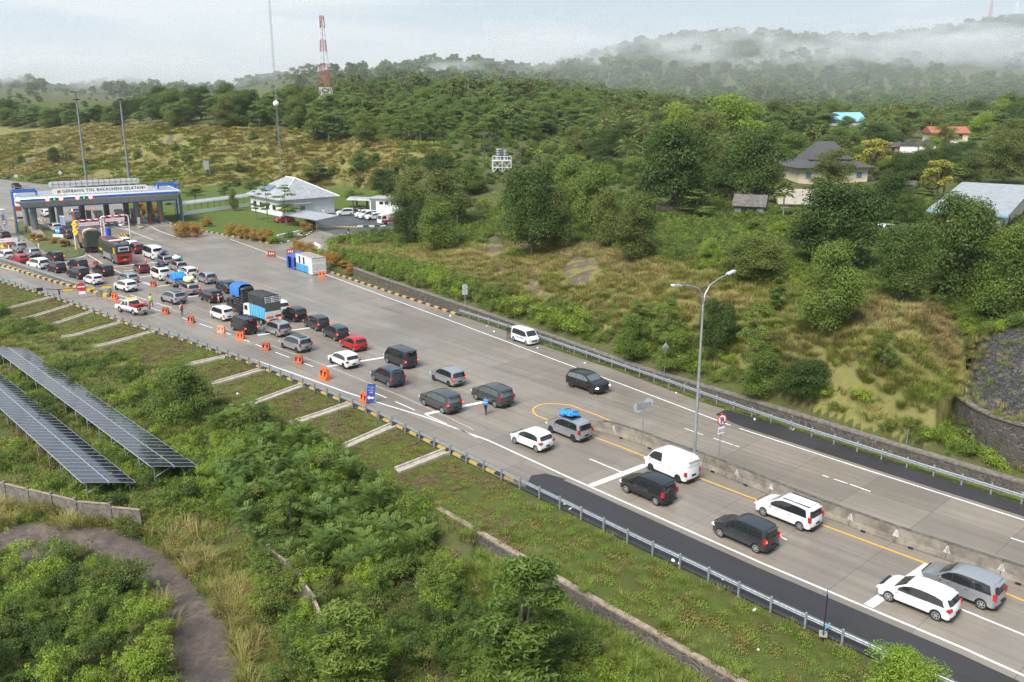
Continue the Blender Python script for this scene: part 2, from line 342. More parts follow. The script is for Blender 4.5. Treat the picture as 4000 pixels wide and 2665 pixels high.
GOLD = [[(1180, 965), (2050, 950), (2330, 960), (2560, 1010), (2800, 1060), (3100, 1120), (3400, 1150), (3700, 1200), (3780, 1350), (3760, 1500), (3640, 1740), (3300, 1650), (3000, 1520), (2700, 1390), (2300, 1270), (2080, 1200), (1850, 1120), (1700, 1060)],
        [(-400, 690), (-400, 480), (100, 505), (350, 480), (700, 490), (1000, 505), (1350, 530), (1700, 560), (1790, 600), (1700, 690), (1500, 740), (1250, 735), (1000, 700), (700, 740), (400, 720), (150, 690)]]
BARE = [[(2190, 1060), (2230, 1000), (2330, 1010), (2350, 1060), (2300, 1130), (2240, 1130)], [(2050, 1090), (2090, 1085), (2160, 1170), (2130, 1195), (2070, 1140)], [(1890, 930), (1960, 920), (1980, 960), (1930, 1020), (1895, 1000)],
        [(620, 560), (660, 525), (740, 525), (720, 555), (650, 568)], [(480, 610), (560, 592), (590, 598), (520, 625)], [(360, 590), (440, 582), (480, 600), (420, 605)], [(20, 565), (60, 550), (75, 555), (40, 575)],
        [(250, 545), (290, 532), (300, 540), (270, 553)], [(290, 705), (380, 665), (450, 668), (430, 700), (330, 715)], [(100, 590), (240, 560), (260, 572), (150, 600)], [(60, 640), (130, 612), (170, 625), (110, 645)]]
def zone(px, py, polys, soft=None):
    r = np.zeros(px.shape, bool)
    for q in polys: r |= inpoly(px, py, q)
    return r
wn1 = fbm(XX / 14, YY / 14, 21) * (40 + 0 * YY); wn2 = fbm(XX / 14, YY / 14, 33) * 30
gold = zone(PXX + wn1, PYY + wn2 * .5, GOLD).astype(float)
jx = fbm(XX / 2, YY / 2, 5) * 24; bare = (zone(PXX + jx, PYY + jx * .6, BARE) & (fbm(XX * 1.3, YY * .9, 13) > -.02)).astype(float)
path = inpoly(PXX + fbm(XX / 1.5, YY / 1.5, 5) * 40, PYY + fbm(XX / 1.5, YY / 1.5, 8) * 24, PATH).astype(float)
pn, sn = segdist(XX, YY, near); pn = -pn; verge = ((pn > -.2) & (pn < 6.0) & (YY < 200)).astype(float)
lawn = np.maximum(ina, isl).astype(float)
idx = np.arange(XX.size).reshape(XX.shape)
F = np.stack([idx[:-1, :-1], idx[:-1, 1:], idx[1:, 1:], idx[1:, :-1]], -1).reshape(-1, 4)
gm = bpy.data.materials.new('ground'); gm.use_nodes = True; t = gm.node_tree; b = t.nodes['Principled BSDF']; lk = t.links.new
def att(n): a = t.nodes.new('ShaderNodeAttribute'); a.attribute_name = n; return a.outputs['Fac']
def noise(scale, det=6, ro=.6, vec=None):
    n = t.nodes.new('ShaderNodeTexNoise'); n.inputs['Scale'].default_value = scale; n.inputs['Detail'].default_value = det; n.inputs['Roughness'].default_value = ro; lk(vec or tco, n.inputs['Vector']); return n.outputs['Fac']
def rampf(v, a, b_): m = t.nodes.new('ShaderNodeMapRange'); m.inputs[1].default_value = a; m.inputs[2].default_value = b_; lk(v, m.inputs[0]); return m.outputs[0]
def mixc(f, A, B):
    m = t.nodes.new('ShaderNodeMix'); m.data_type = 'RGBA'
    if isinstance(f, (int, float)): m.inputs['Factor'].default_value = f
    else: lk(f, m.inputs['Factor'])
    for s_, v in (('A', A), ('B', B)):
        if isinstance(v, tuple): m.inputs[s_].default_value = (*v, 1)
        else: lk(v, m.inputs[s_])
    return m.outputs['Result']
def mulc(A, B): m = t.nodes.new('ShaderNodeMath'); m.operation = 'MULTIPLY'; lk(A, m.inputs[0]); (lk(B, m.inputs[1]) if not isinstance(B, float) else setattr(m.inputs[1], 'default_value', B)); return m.outputs[0]
tco = t.nodes.new('ShaderNodeTexCoord').outputs['Object']
nA, nB, nC = rampf(noise(.35), .35, .65), rampf(noise(2.2), .35, .65), rampf(noise(9.), .3, .7)
lush = mixc(nA, mixc(nB, (.055, .07, .02), (.10, .115, .032)), mixc(nC, (.07, .075, .03), (.12, .115, .045)))
gld = mixc(nA, mixc(nB, (.17, .17, .05), (.24, .21, .075)), mixc(nC, (.15, .165, .042), (.18, .15, .07)))
vrg = mixc(nA, mixc(nC, (.06, .085, .02), (.10, .115, .03)), mixc(nB, (.085, .07, .025), (.06, .09, .018)))
lwn = mixc(nA, mixc(nC, (.07, .115, .02), (.10, .14, .03)), (.085, .11, .025))
dirt = mixc(nA, mixc(nC, (.105, .086, .076), (.060, .050, .047)), mixc(nB, (.19, .15, .12), (.085, .07, .063)))
bar = mixc(nC, mixc(nB, (.24, .19, .14), (.10, .075, .06)), (.14, .105, .08))
def brk(n_, k=1.3):
    a_ = t.nodes.new('ShaderNodeMath'); a_.operation = 'MULTIPLY_ADD'; a_.inputs[1].default_value = k; lk(fineN, a_.inputs[0]); lk(att(n_), a_.inputs[2]); return rampf(a_.outputs[0], k * .5 + .35, k * .5 + .65)
fineN = noise(1.4, 8, .75)
smp = t.nodes.new('ShaderNodeMapping'); smp.inputs['Rotation'].default_value = (0, 0, .5); smp.inputs['Scale'].default_value = (.35, 3.2, 1); lk(tco, smp.inputs[0]); bar = mixc(rampf(noise(1.0, 5, .7, smp.outputs[0]), .42, .58), bar, (.10, .075, .06))
c = mixc(brk('gold'), lush, gld); c = mixc(att('verge'), c, vrg); c = mixc(att('lawn'), c, lwn); c = mixc(brk('path', .5), c, dirt); c = mixc(brk('bare'), c, bar)
lk(c, b.inputs['Base Color']); b.inputs['Roughness'].default_value = .95; b.inputs['Specular IOR Level'].default_value = .15
bp = t.nodes.new('ShaderNodeBump'); bp.inputs['Strength'].default_value = .8; bp.inputs['Distance'].default_value = .12; lk(noise(7., 8, .75), bp.inputs['Height']); lk(bp.outputs[0], b.inputs['Normal'])
me = npmesh('ground', np.stack([XX, YY, ZZ], -1).reshape(-1, 3), F, gm, {'gold': ('POINT', gold.ravel()), 'bare': ('POINT', bare.ravel()), 'path': ('POINT', path.ravel()), 'verge': ('POINT', verge.ravel()), 'lawn': ('POINT', lawn.ravel())}, True)
tag(obj('ground', me), 'rolling green and straw coloured ground with far wooded hills', kind='structure')

# ------------------------------------------------------------ roads
def roadmat(name, c1, c2, wet, slab=None, ang=-.8175):
    m = bpy.data.materials.new(name); m.use_nodes = True
    global t, tco, lk
    t = m.node_tree; lk = t.links.new; b = t.nodes['Principled BSDF']
    tc0 = t.nodes.new('ShaderNodeTexCoord').outputs['Object']
    mp_ = t.nodes.new('ShaderNodeMapping'); mp_.inputs['Rotation'].default_value = (0, 0, -ang); lk(tc0, mp_.inputs[0]); tco = mp_.outputs[0]
    st = t.nodes.new('ShaderNodeMapping'); st.inputs['Scale'].default_value = (.035, .55, 1); lk(tco, st.inputs[0])
    streak = rampf(noise(1.6, 5, .6, st.outputs[0]), .35, .7); blot = rampf(noise(.10, 5, .6), .35, .65); fine = noise(26., 4, .8); mid = rampf(noise(1.1, 6, .7), .3, .7)
    c = mixc(mulc(streak, .9), mixc(mid, c1, tuple(a * .86 for a in c1)), c2); c = mixc(mulc(blot, .65), c, tuple(a * .8 for a in c2)); tk = t.nodes.new('ShaderNodeMapping'); tk.inputs['Scale'].default_value = (.02, 1.7, 1); lk(tco, tk.inputs[0]); c = mixc(mulc(rampf(noise(1.3, 4, .6, tk.outputs[0]), .48, .66), .5), c, tuple(a * .72 for a in c2)); c = mixc(mulc(rampf(noise(2.4, 7, .75), .60, .70), .6), c, tuple(a * .5 for a in c2)); c = mixc(mulc(fine, .30), c, tuple(a * .6 for a in c1))
    if slab:
        br = t.nodes.new('ShaderNodeTexBrick'); br.inputs['Scale'].default_value = 1; br.inputs['Brick Width'].default_value = 5.0; br.inputs['Row Height'].default_value = 3.6
        br.inputs['Mortar Size'].default_value = .018; br.offset = 0; br.inputs['Color1'].default_value = (1, 1, 1, 1); br.inputs['Color2'].default_value = (.80, .80, .80, 1); br.inputs['Mortar'].default_value = (.45, .45, .45, 1); br.inputs['Bias'].default_value = 0
        lk(tco, br.inputs['Vector']); mu = t.nodes.new('ShaderNodeMix'); mu.data_type = 'RGBA'; mu.blend_type = 'MULTIPLY'; mu.inputs['Factor'].default_value = 1; lk(c, mu.inputs['A']); lk(br.outputs['Color'], mu.inputs['B']); c = mu.outputs['Result']
    lk(c, b.inputs['Base Color'])
    wn_ = rampf(noise(.16, 5, .55), .38, .62); mr = t.nodes.new('ShaderNodeMapRange'); mr.inputs[3].default_value = wet[0]; mr.inputs[4].default_value = wet[1]; lk(wn_, mr.inputs[0]); lk(mr.outputs[0], b.inputs['Roughness'])
    bp = t.nodes.new('ShaderNodeBump'); bp.inputs['Strength'].default_value = .25; bp.inputs['Distance'].default_value = .01; lk(noise(30., 3, .7), bp.inputs['Height']); lk(bp.outputs[0], b.inputs['Normal'])
    MATS[name] = m; return m
concrete_road = roadmat('road_concrete', (.335, .285, .230), (.215, .185, .155), (.28, .6), True)
asphalt = roadmat('asphalt', (.042, .040, .042), (.034, .032, .036), (.45, .8))
lot_m = roadmat('lot_asphalt', (.085, .08, .08), (.06, .056, .058), (.3, .6))
def sheet(name, poly, z, m, kind='structure', label=None):
    bmn = MB(); bmn.add([(x, y, z) for x, y in poly], [tuple(range(len(poly)))]); o = bmn.build(name, m); return tag(o, label, kind=kind)
def offs(pl, d):                                    # shift a polyline to its left by d
    o = []
    for i, p in enumerate(pl):
        a = pl[max(i - 1, 0)]; c_ = pl[min(i + 1, len(pl) - 1)]; dx, dy = c_[0] - a[0], c_[1] - a[1]; l = math.hypot(dx, dy); o.append((p[0] - dy / l * d, p[1] + dx / l * d))
    return o
isle_m = mat('island_grass', (.085, .115, .028), .95, var=.4, vs=.8, bump=.5, bs=8)
tag(MB().prism(ISLE_L, -.05, .14).build('grass_island', isle_m), 'grass island between the two groups of toll lanes', kind='structure')
sheet('road', ROAD, 0.0, concrete_road, label='wide wet concrete toll road and plaza')
sheet('car_park', LOT, .004, lot_m, label='dark asphalt car park beside the white office')
EL_PX = [(700, 1306), (1000, 1408), (1200, 1478), (1350, 1532), (1506, 1582), (1655, 1627), (1910, 1722), (2224, 1866), (2400, 1944), (2975, 2200), (3764, 2533), (4000, 2640)]
el = XY(EL_PX); el = el + [tuple(np.array(el[-1]) + DV * 12)]
i0 = 7
sh = [tuple(G(2215, 1872)[:2])] + offs(el[i0:], -.62) + offs(near, -.05)[::-1][:8] + [tuple(G(2052, 1905)[:2]), tuple(G(2075, 1858)[:2]), tuple(G(2130, 1850)[:2])]
sheet('near_shoulder', sh, .004, asphalt, label='black asphalt shoulder along the near guardrail')
FL_PX = [(940, 990), (1147, 1080), (1400, 1190), (1620, 1263), (1700, 1290), (1900, 1362), (2100, 1430), (2250, 1437 + 45), (2430, 1506)]
fl = XY([(900, 935), (1100, 1008), (1292, 1080), (1500, 1157), (1617, 1200), (1825, 1277), (2037, 1357), (2254, 1438), (2425, 1500), (2853, 1662)])
fl2 = XY([(2888, 1674), (3400, 1841), (4000, 2032)]); fl2 += [tuple(np.array(fl2[-1]) + DV * 20)]
sheet('far_shoulder', XY([(2795, 1620), (2835, 1600)]) + offs(edge, .02)[-6:] + offs(fl2, .55)[::-1] + XY([(2862, 1652)]), .004, asphalt, label='black asphalt shoulder along the far guardrail')
white_p = mat('white_paint', (.72, .72, .70), .5, var=.25, vs=4); worn_p = mat('worn_paint', (.42, .40, .37), .6, var=.5, vs=5)
yellow_p = mat('yellow_paint', (.75, .40, .03), .5, var=.12, vs=3); black_p = mat('black_paint', (.03, .03, .032), .6, var=.3)
def strip(mb, pl, w, z=.008, mi=0):
    a, b_ = offs(pl, w / 2), offs(pl, -w / 2); n = len(pl)
    mb.add([(x, y, z) for x, y in a] + [(x, y, z) for x, y in b_], [(i, n + i, n + i + 1, i + 1) for i in range(n - 1)], mi)
mk = MB()
strip(mk, el, .17); strip(mk, fl, .16); strip(mk, fl2, .16)
for a in [(1438, 1524, 1511, 1555), (1544, 1569, 1621, 1603), (1658, 1618, 1744, 1656), (1784, 1673, 1866, 1710), (780, 1265, 829, 1282), (878, 1298, 901, 1308), (951, 1327, 975, 1336), (998, 1345, 1026, 1357), (1076, 1376, 1132, 1398), (1186, 1418, 1222, 1433), (712, 1242, 733, 1250), (589, 1204, 629, 1216), (508, 1152, 572, 1172), (610, 1184, 672, 1202),
          (2674, 1674, 2746, 1699), (2787, 1712, 2863, 1738), (2867, 1740, 2888, 1746), (3213, 1857, 3237, 1865), (3258, 1872, 3310, 1889), (3320, 1892, 3400, 1921), (3949, 2102, 4010, 2122), (2303, 1793, 2428, 1845), (3035, 2090, 3074, 2110)]:
    strip(mk, XY([(a[0], a[1]), (a[2], a[3])]), .13)
strip(mk, XY([(3744, 2376), (4000, 2481), (4300, 2610)]), .14)
for x0, y0, x1, y1, w in [(2308, 1898, 2522, 1817, .55), (3392, 2368, 3628, 2208, .55), (1663, 1618, 1893, 1570, .5), (1278, 1433, 1505, 1396, .42), (1006, 1310, 1295, 1269, .4), (731, 1161, 867, 1144, .35), (610, 1120, 780, 1099, .35), (540, 1084, 640, 1071, .35), (445, 1042, 612, 1025, .35), (484, 1060, 668, 1038, .3), (740, 1100, 780, 1094, .3), (820, 1148, 880, 1140, .3)]:
    strip(mk, XY([(x0, y0), (x1, y1)]), w, .012)
# hatched islands painted before the toll lanes
for L_ in [[(245, 1032), (342, 995)], [(342, 995), (420, 1042), (500, 1080)], [(390, 1075), (480, 1082)], [(190, 976), (330, 1002)], [(500, 1090), (592, 1115)], [(540, 1092), (592, 1114)], [(0, 1043), (250, 1103), (400, 1150), (480, 1172)], [(420, 1165), (500, 1175), (590, 1190)], [(450, 1150), (560, 1182)],
           [(489, 891), (520, 907), (598, 938)], [(592, 886), (622, 903), (702, 932)], [(150, 870), (192, 882)], [(0, 735), (155, 742)], [(0, 712), (60, 716)], [(395, 872), (500, 900)], [(520, 870), (592, 886)], [(480, 930), (540, 955)], [(45, 850), (95, 878)], [(145, 852), (165, 865)]]:
    strip(mk, XY(L_), .16)
for i in range(9):
    f = i / 8; strip(mk, XY([(332 + 95 * f, 1000 + 48 * f), (262 + 105 * f, 1012 + 48 * f)]), .14, .012)
for i in range(4):
    f = i / 4; strip(mk, XY([(500 - 12 * f + 22 * f, 893 + 13 * f), (470 + 35 * f, 897 + 10 * f)]), .12, .012); strip(mk, XY([(600 + 20 * f, 889 + 12 * f), (570 + 38 * f, 893 + 9 * f)]), .12, .012)
tag(mk.build('road_markings', white_p), 'white lane lines, bars and hatching painted on the road', kind='structure')
mk = MB(); strip(mk, XY([(1060, 1350), (1300, 1438), (1420, 1488), (1560, 1545), (1740, 1625), (1850, 1680)]), .12, .01); strip(mk, XY([(560, 1170), (760, 1240), (930, 1300)]), .1, .01)
tag(mk.build('worn_markings', worn_p), 'faded old lane line', kind='structure')
mk = MB(); strip(mk, XY([(2385, 1645), (2330, 1621), (2280, 1603), (2229, 1583), (2190, 1579), (2155, 1577), (2120, 1579), (2098, 1585), (2082, 1598), (2084, 1612), (2098, 1624), (2130, 1637), (2150, 1644), (2322, 1708), (2408, 1740), (2730, 1867), (3207, 2049), (3632, 2207), (3924, 2316), (4050, 2368), (4400, 2500)]), .15)
tag(mk.build('yellow_line', yellow_p), 'yellow line looping round the median nose', kind='structure')
mk = MB()
for i in range(13): f = i / 12; x = 1236 + 155 * f; strip(mk, XY([(x, 889), (x + 9, 884)]), .35, .012)
strip(mk, XY([(1235, 868), (1245, 881)]), .2, .012)
tag(mk.build('parking_markings', yellow_p), 'yellow dashes at the car park entrance', kind='structure')

# ------------------------------------------------------------ walls, kerbs, rails
def stonemat(name, c1, c2, mortar, scale):
    m = bpy.data.materials.new(name); m.use_nodes = True
    global t, tco, lk
    t = m.node_tree; lk = t.links.new; b = t.nodes['Principled BSDF']; tco = t.nodes.new('ShaderNodeTexCoord').outputs['Object']
    v = t.nodes.new('ShaderNodeTexVoronoi'); v.inputs['Scale'].default_value = scale; lk(tco, v.inputs['Vector'])
    e = t.nodes.new('ShaderNodeTexVoronoi'); e.feature = 'DISTANCE_TO_EDGE'; e.inputs['Scale'].default_value = scale; lk(tco, e.inputs['Vector'])
    sp = t.nodes.new('ShaderNodeSeparateColor'); lk(v.outputs['Color'], sp.inputs[0])
    c = mixc(sp.outputs[0], c1, c2); c = mixc(mulc(rampf(noise(.7), .4, .65), .6), c, tuple(a * .5 for a in c1)); ed = t.nodes.new('ShaderNodeMapRange'); ed.inputs[1].default_value = .03; ed.inputs[2].default_value = .09; lk(e.outputs['Distance'], ed.inputs[0])
    c = mixc(ed.outputs[0], mortar, c); c = mixc(mulc(rampf(noise(1.3), .52, .7), .7), c, (.09, .10, .03)); lk(c, b.inputs['Base Color']); b.inputs['Roughness'].default_value = .85
    bp = t.nodes.new('ShaderNodeBump'); bp.inputs['Strength'].default_value = .9; bp.inputs['Distance'].default_value = .06; lk(ed.outputs[0], bp.inputs['Height']); lk(bp.outputs[0], b.inputs['Normal']); MATS[name] = m; return m
stone = stonemat('river_stone', (.10, .085, .075), (.045, .04, .038), (.15, .13, .11), 2.6); stone_big = stonemat('stone_pitching', (.035, .032, .032), (.115, .105, .098), (.014, .013, .013), 3.2)
conc = mat('concrete', (.34, .31, .265), .85, var=.45, vs=2.2, bump=.3, bs=12, col2=(.20, .18, .155)); conc_old = mat('old_concrete', (.22, .20, .17), .9, var=.5, vs=3, bump=.4, bs=10, col2=(.10, .085, .075)); galv = mat('galvanised', (.42, .45, .47), .42, .6, var=.25, vs=6)
white_m = mat('white_wall', (.78, .78, .77), .6, var=.06, vs=.6); dark_m = mat('dark_void', (.015, .015, .017), .6); steel = mat('grey_steel', (.25, .27, .29), .45, .5, var=.15); rust = mat('rust', (.20, .07, .03), .8, var=.4)
def extrude(mb, pl, sec, mi=0, zf=None, close=True):
    """sweep the section (across, up) along a polyline; across is to the polyline's left"""
    n = len(sec); pts = []
    L_ = [offs(pl, a) for a, _ in sec]
    for i in range(len(pl)):
        z0 = zf[i] if zf is not None else 0.0
        for k, (a, z) in enumerate(sec): pts.append((L_[k][i][0], L_[k][i][1], z + z0))
    F_ = [(i * n + k, i * n + (k + 1) % n, (i + 1) * n + (k + 1) % n, (i + 1) * n + k) for i in range(len(pl) - 1) for k in range(n if close else n - 1)]
    if close: F_ += [tuple(range(n)), tuple(range((len(pl) - 1) * n, len(pl) * n))[::-1]]
    mb.add(pts, F_, mi); return mb
def resample(pl, step):
    d = [0]; 
    for a, b in zip(pl[:-1], pl[1:]): d.append(d[-1] + math.hypot(b[0] - a[0], b[1] - a[1]))
    n = max(2, int(round(d[-1] / step)) + 1); q = np.linspace(0, d[-1], n); return list(zip(np.interp(q, d, [p[0] for p in pl]), np.interp(q, d, [p[1] for p in pl])))
near_rail = XY([(3, 1105), (199, 1163), (498, 1270), (714, 1333), (984, 1427), (1428, 1610), (1688, 1739), (1938, 1859), (2240, 2008), (2512, 2144), (2722, 2243), (2951, 2355), (3213, 2478), (3460, 2592)]); near_rail = [tuple(np.array(near_rail[0]) + np.array([-24, 21]))] + near_rail + [tuple(np.array(near_rail[-1]) + DV * 6)]
def guardrail(name, label, pl, side, step, z=0.0, maxposts=100, double=False):
    t_ = thing(name, label, 'guardrail'); pl = resample(pl, step); mb = MB()
    sec = [(0, .47), (.035, .50), (.035, .56), (0, .60), (.035, .64), (.035, .70), (0, .74), (-.012, .74), (.02, .70), (.02, .64), (-.012, .60), (.02, .56), (.02, .50), (-.012, .47)]
    sec = [(a * 1.6 * -side, b) for a, b in sec]; extrude(mb, pl, sec, zf=[z] * len(pl)); mb.build('beam', galv, t_)
    if double: m2 = MB(); extrude(m2, offs(pl, side * .42), [(-a, b) for a, b in sec], zf=[z] * len(pl)); m2.build('beam', galv, t_)
    m0 = MB(); m0.box((0, .09, .38), (.11, .09, .96)); m0.box((0, .03, .60), (.10, .1, .3)); me_ = m0.mesh('post', galv)
    for i, p in enumerate(pl[:maxposts]):
        a = pl[max(i - 1, 0)]; b = pl[min(i + 1, len(pl) - 1)]; an = math.atan2(b[1] - a[1], b[0] - a[0]); o = obj('post', me_, t_); o.location = (p[0], p[1], z); o.rotation_euler = (0, 0, an + (0 if side > 0 else math.pi))
    return t_
guardrail('guardrail', 'long grey steel guardrail on the near edge of the road, above the grass verge', offs(near_rail, .0), -1, 2.05, .02)
far_rail = XY([(1795, 1210), (1900, 1243), (2003, 1276), (2100, 1309), (2400, 1412), (2600, 1480), (2900, 1586), (3180, 1680), (3600, 1812), (4000, 1935)], .7); far_rail += [tuple(np.array(far_rail[-1]) + DV * 10)]
guardrail('guardrail', 'long grey steel guardrail on the far edge of the road, below the stone drain wall', far_rail, 1, 2.0)
guardrail('guardrail', 'double sided steel guardrail behind the bright yellow and black kerb', XY([(-60, 1006), (0, 1026), (125, 1066), (250, 1109), (340, 1137), (412, 1150)], 0), 1, 2.0, .12, double=True)
guardrail('guardrail', 'distant curved guardrail beyond the left end of the toll gate roof', XY([(-40, 690), (0, 701), (60, 714), (120, 727), (150, 733)], .7), 1, 4.0)
def kerb(name, label, pl, w, h, cols, step=1.0, z=0.0, side=None):
    pl = resample(pl, step); a, b = offs(pl, w / 2), offs(pl, -w / 2); mb = MB()
    for i in range(len(pl) - 1):
        mi = (i % 2); V = [(*a[i], z), (*b[i], z), (*b[i + 1], z), (*a[i + 1], z), (*a[i], z + h), (*b[i], z + h), (*b[i + 1], z + h), (*a[i + 1], z + h)]
        mb.add(V, [(4, 5, 6, 7), (0, 4, 7, 3), (1, 2, 6, 5), (0, 1, 5, 4), (2, 3, 7, 6)], mi)
    return tag(mb.build(name, cols), label, 'kerb')
ky = mat('kerb_yellow', (.62, .39, .06), .6, var=.35, vs=3, col2=(.36, .27, .12)); ko = mat('kerb_orange', (.62, .34, .09), .65, var=.4, vs=3, col2=(.36, .24, .12)); kb = mat('kerb_black', (.035, .035, .038), .6, var=.4, vs=3); kw = mat('kerb_white', (.70, .70, .68), .6, var=.2, vs=3)
nk = [p for p in offs(near_rail, .22)[:10]]; nk[9] = tuple(G(2012, 1880)[:2]) if True else nk[9]
kerb('kerb', 'yellow and black kerb running along the foot of the near guardrail', nk[:9] + [nk[9]], .26, .16, [ky, kb], 1.0)
kerb('kerb', 'bright yellow and black kerb beside the double guardrail at the left', XY([(-60, 1018), (0, 1037), (60, 1054), (125, 1076), (250, 1113), (320, 1130), (402, 1152), (428, 1158)]), .45, .28, [ky, kb], 1.0)
kerb('kerb', 'long orange and black kerb from the toll gate along the far lawn', XY([(560, 848), (626, 868), (800, 904), (900, 923), (1000, 942), (1060, 953), (1085, 952)]), .3, .2, [ko, kb], 1.0)
kerb('kerb', 'white and black kerb curving round the lawn corner below the orange hedge', XY([(1085, 952), (1120, 947), (1160, 936), (1195, 923), (1217, 908), (1226, 894)]), .3, .2, [kw, kb], 1.0)
kerb('kerb', 'orange and black kerb on the far side, from the container post to the guardrail', XY(CURB_PX), .3, .2, [ko, kb], 1.0)
kerb('kerb', 'white and black kerb along the front of the white office', XY([(1195, 834), (1240, 830), (1325, 823)]), .3, .2, [kw, kb], 1.1)
kerb('kerb', 'white and black kerb of the planted island at the car park exit', XY([(1397, 886), (1440, 886), (1506, 884)]), .35, .25, [kw, kb], 1.1)
kerb('kerb', 'white and black kerb of the upper road above the golden slope, left stretch', [tuple(HIT(x, y)[:2]) for x, y in [(2584, 884), (2640, 890), (2704, 897)]], .3, 1.0, [kw, kb], 1.6, 5.9)
kerb('kerb', 'white and black kerb of the upper road above the golden slope, right stretch', [tuple(HIT(x, y)[:2]) for x, y in [(2817, 909), (2880, 917), (2960, 926)]], .3, 1.0, [kw, kb], 1.6, 6.0)
# median barrier
mt = XY([(2162, 1594), (2210, 1606), (2280, 1624), (2400, 1650), (2500, 1682), (2600, 1720), (2697, 1752), (2800, 1789), (3000, 1868), (3200, 1948), (3500, 2053), (4000, 2212)], 1.06); mt += [tuple(np.array(mt[-1]) + DV * 12)]
md = resample(mt, 1.0); barr = mat('barrier_concrete', (.25, .222, .18), .9, var=.5, vs=1.1, bump=.4, bs=9, col2=(.12, .105, .085)); tb = thing('concrete_barrier', 'long stained concrete median barrier between the two carriageways', 'barrier'); mb = MB()
zf = [0] * len(md); V = []; sec0 = [(-.36, 0), (-.36, .1), (-.20, .34), (-.12, .84), (.12, .84), (.20, .34), (.36, .1), (.36, 0)]; Ls = [offs(md, a) for a, _ in sec0]; n = 8
for i in range(len(md)):
    k = 1.25 * min(1, .45 + i * .09)
    for q in range(n): V.append((Ls[q][i][0], Ls[q][i][1], sec0[q][1] * k))
mb.add(V, [(i * n + q, i * n + q + 1, (i + 1) * n + q + 1, (i + 1) * n + q) for i in range(len(md) - 1) for q in range(n - 1)] + [tuple(range(n)), tuple(range((len(md) - 1) * n, len(md) * n))[::-1]]); mb.build('wall', barr, tb)
mb = MB(); extrude(mb, md[5:], [(-.135, 1.035), (-.135, 1.062), (.135, 1.062), (.135, 1.035)]); mb.build('cap', mat('barrier_cap', (.11, .10, .085), .9, var=.5, vs=2), tb)
joint_m = mat('joint_dark', (.05, .045, .04), .9); La, Lb, Lc = offs(md, -.205), offs(md, -.13), offs(md, -.365)
for i in range(4, len(md) - 1):
    k = 1.25 * min(1, .45 + i * .09); p, q, r = np.array(La[i]), np.array(Lb[i]), np.array(Lc[i]); d = np.array(md[i + 1]) - np.array(md[i]); d /= np.linalg.norm(d)
    if i % 3 == 0:
        mj, mp_ = MB(), MB(); mj.add([(*(r - d * .02), .1 * k), (*(r + d * .02), .1 * k), (*(p + d * .02), .34 * k), (*(p - d * .02), .34 * k)], [(0, 1, 2, 3)]); mj.add([(*(p - d * .02), .34 * k), (*(p + d * .02), .34 * k), (*(q + d * .02), .845 * k), (*(q - d * .02), .845 * k)], [(0, 1, 2, 3)])
        mj.build('joint', joint_m, tb)
        if i % 2 == 0 or i > 20: h1 = .34 * k; w_ = .22; e_ = -.003 * NV; mp_.add([(*(p + e_ - d * w_), h1), (*(p + e_ + d * w_), h1), (*(q + (p - q) * .25 + e_ + d * .05), .72 * k), (*(q + (p - q) * .25 + e_ - d * .05), .72 * k)], [(0, 1, 2, 3)]); mp_.build('paint_mark', worn_p, tb)
    if i % 3 == 1: MB().box((r[0], r[1], .07), (.3, .12, .12), math.atan2(d[1], d[0])).build('drain_hole', dark_m, tb)
# drain wall on the far side, ditch wall on the near side
w1 = MB(); cp_ = resample(cope, 2.0); extrude(w1, cp_, [(-.75, -.6), (-.55, .62), (.2, .62), (.2, -.6)]); c1_ = MB(); extrude(c1_, cp_, [(-.60, .62), (-.60, .76), (.10, .76), (.10, .62)])
tw = thing('retaining_wall', 'long low stone drain wall with a concrete coping at the foot of the golden slope', 'wall'); w1.build('stone_face', stone, tw); c1_.build('coping', conc_old, tw)
nr = [p for p in resample(near_rail, 1.5) if p[0] > -1.6]; tw = thing('ditch_wall', 'stone ditch wall with a worn concrete coping below the near verge, bottom right', 'wall')
w2 = MB(); extrude(w2, nr, [(-5.05, -2.7), (-5.05, -1.05), (-5.45, -1.05), (-5.75, -2.7)]); w2.build('stone_face', stone, tw); c2_ = MB(); extrude(c2_, nr, [(-5.0, -1.05), (-5.0, -.93), (-5.38, -.93), (-5.38, -1.05)]); c2_.build('coping', mat('coping_brown', (.30, .23, .17), .9, var=.4, vs=3, bump=.3), tw)
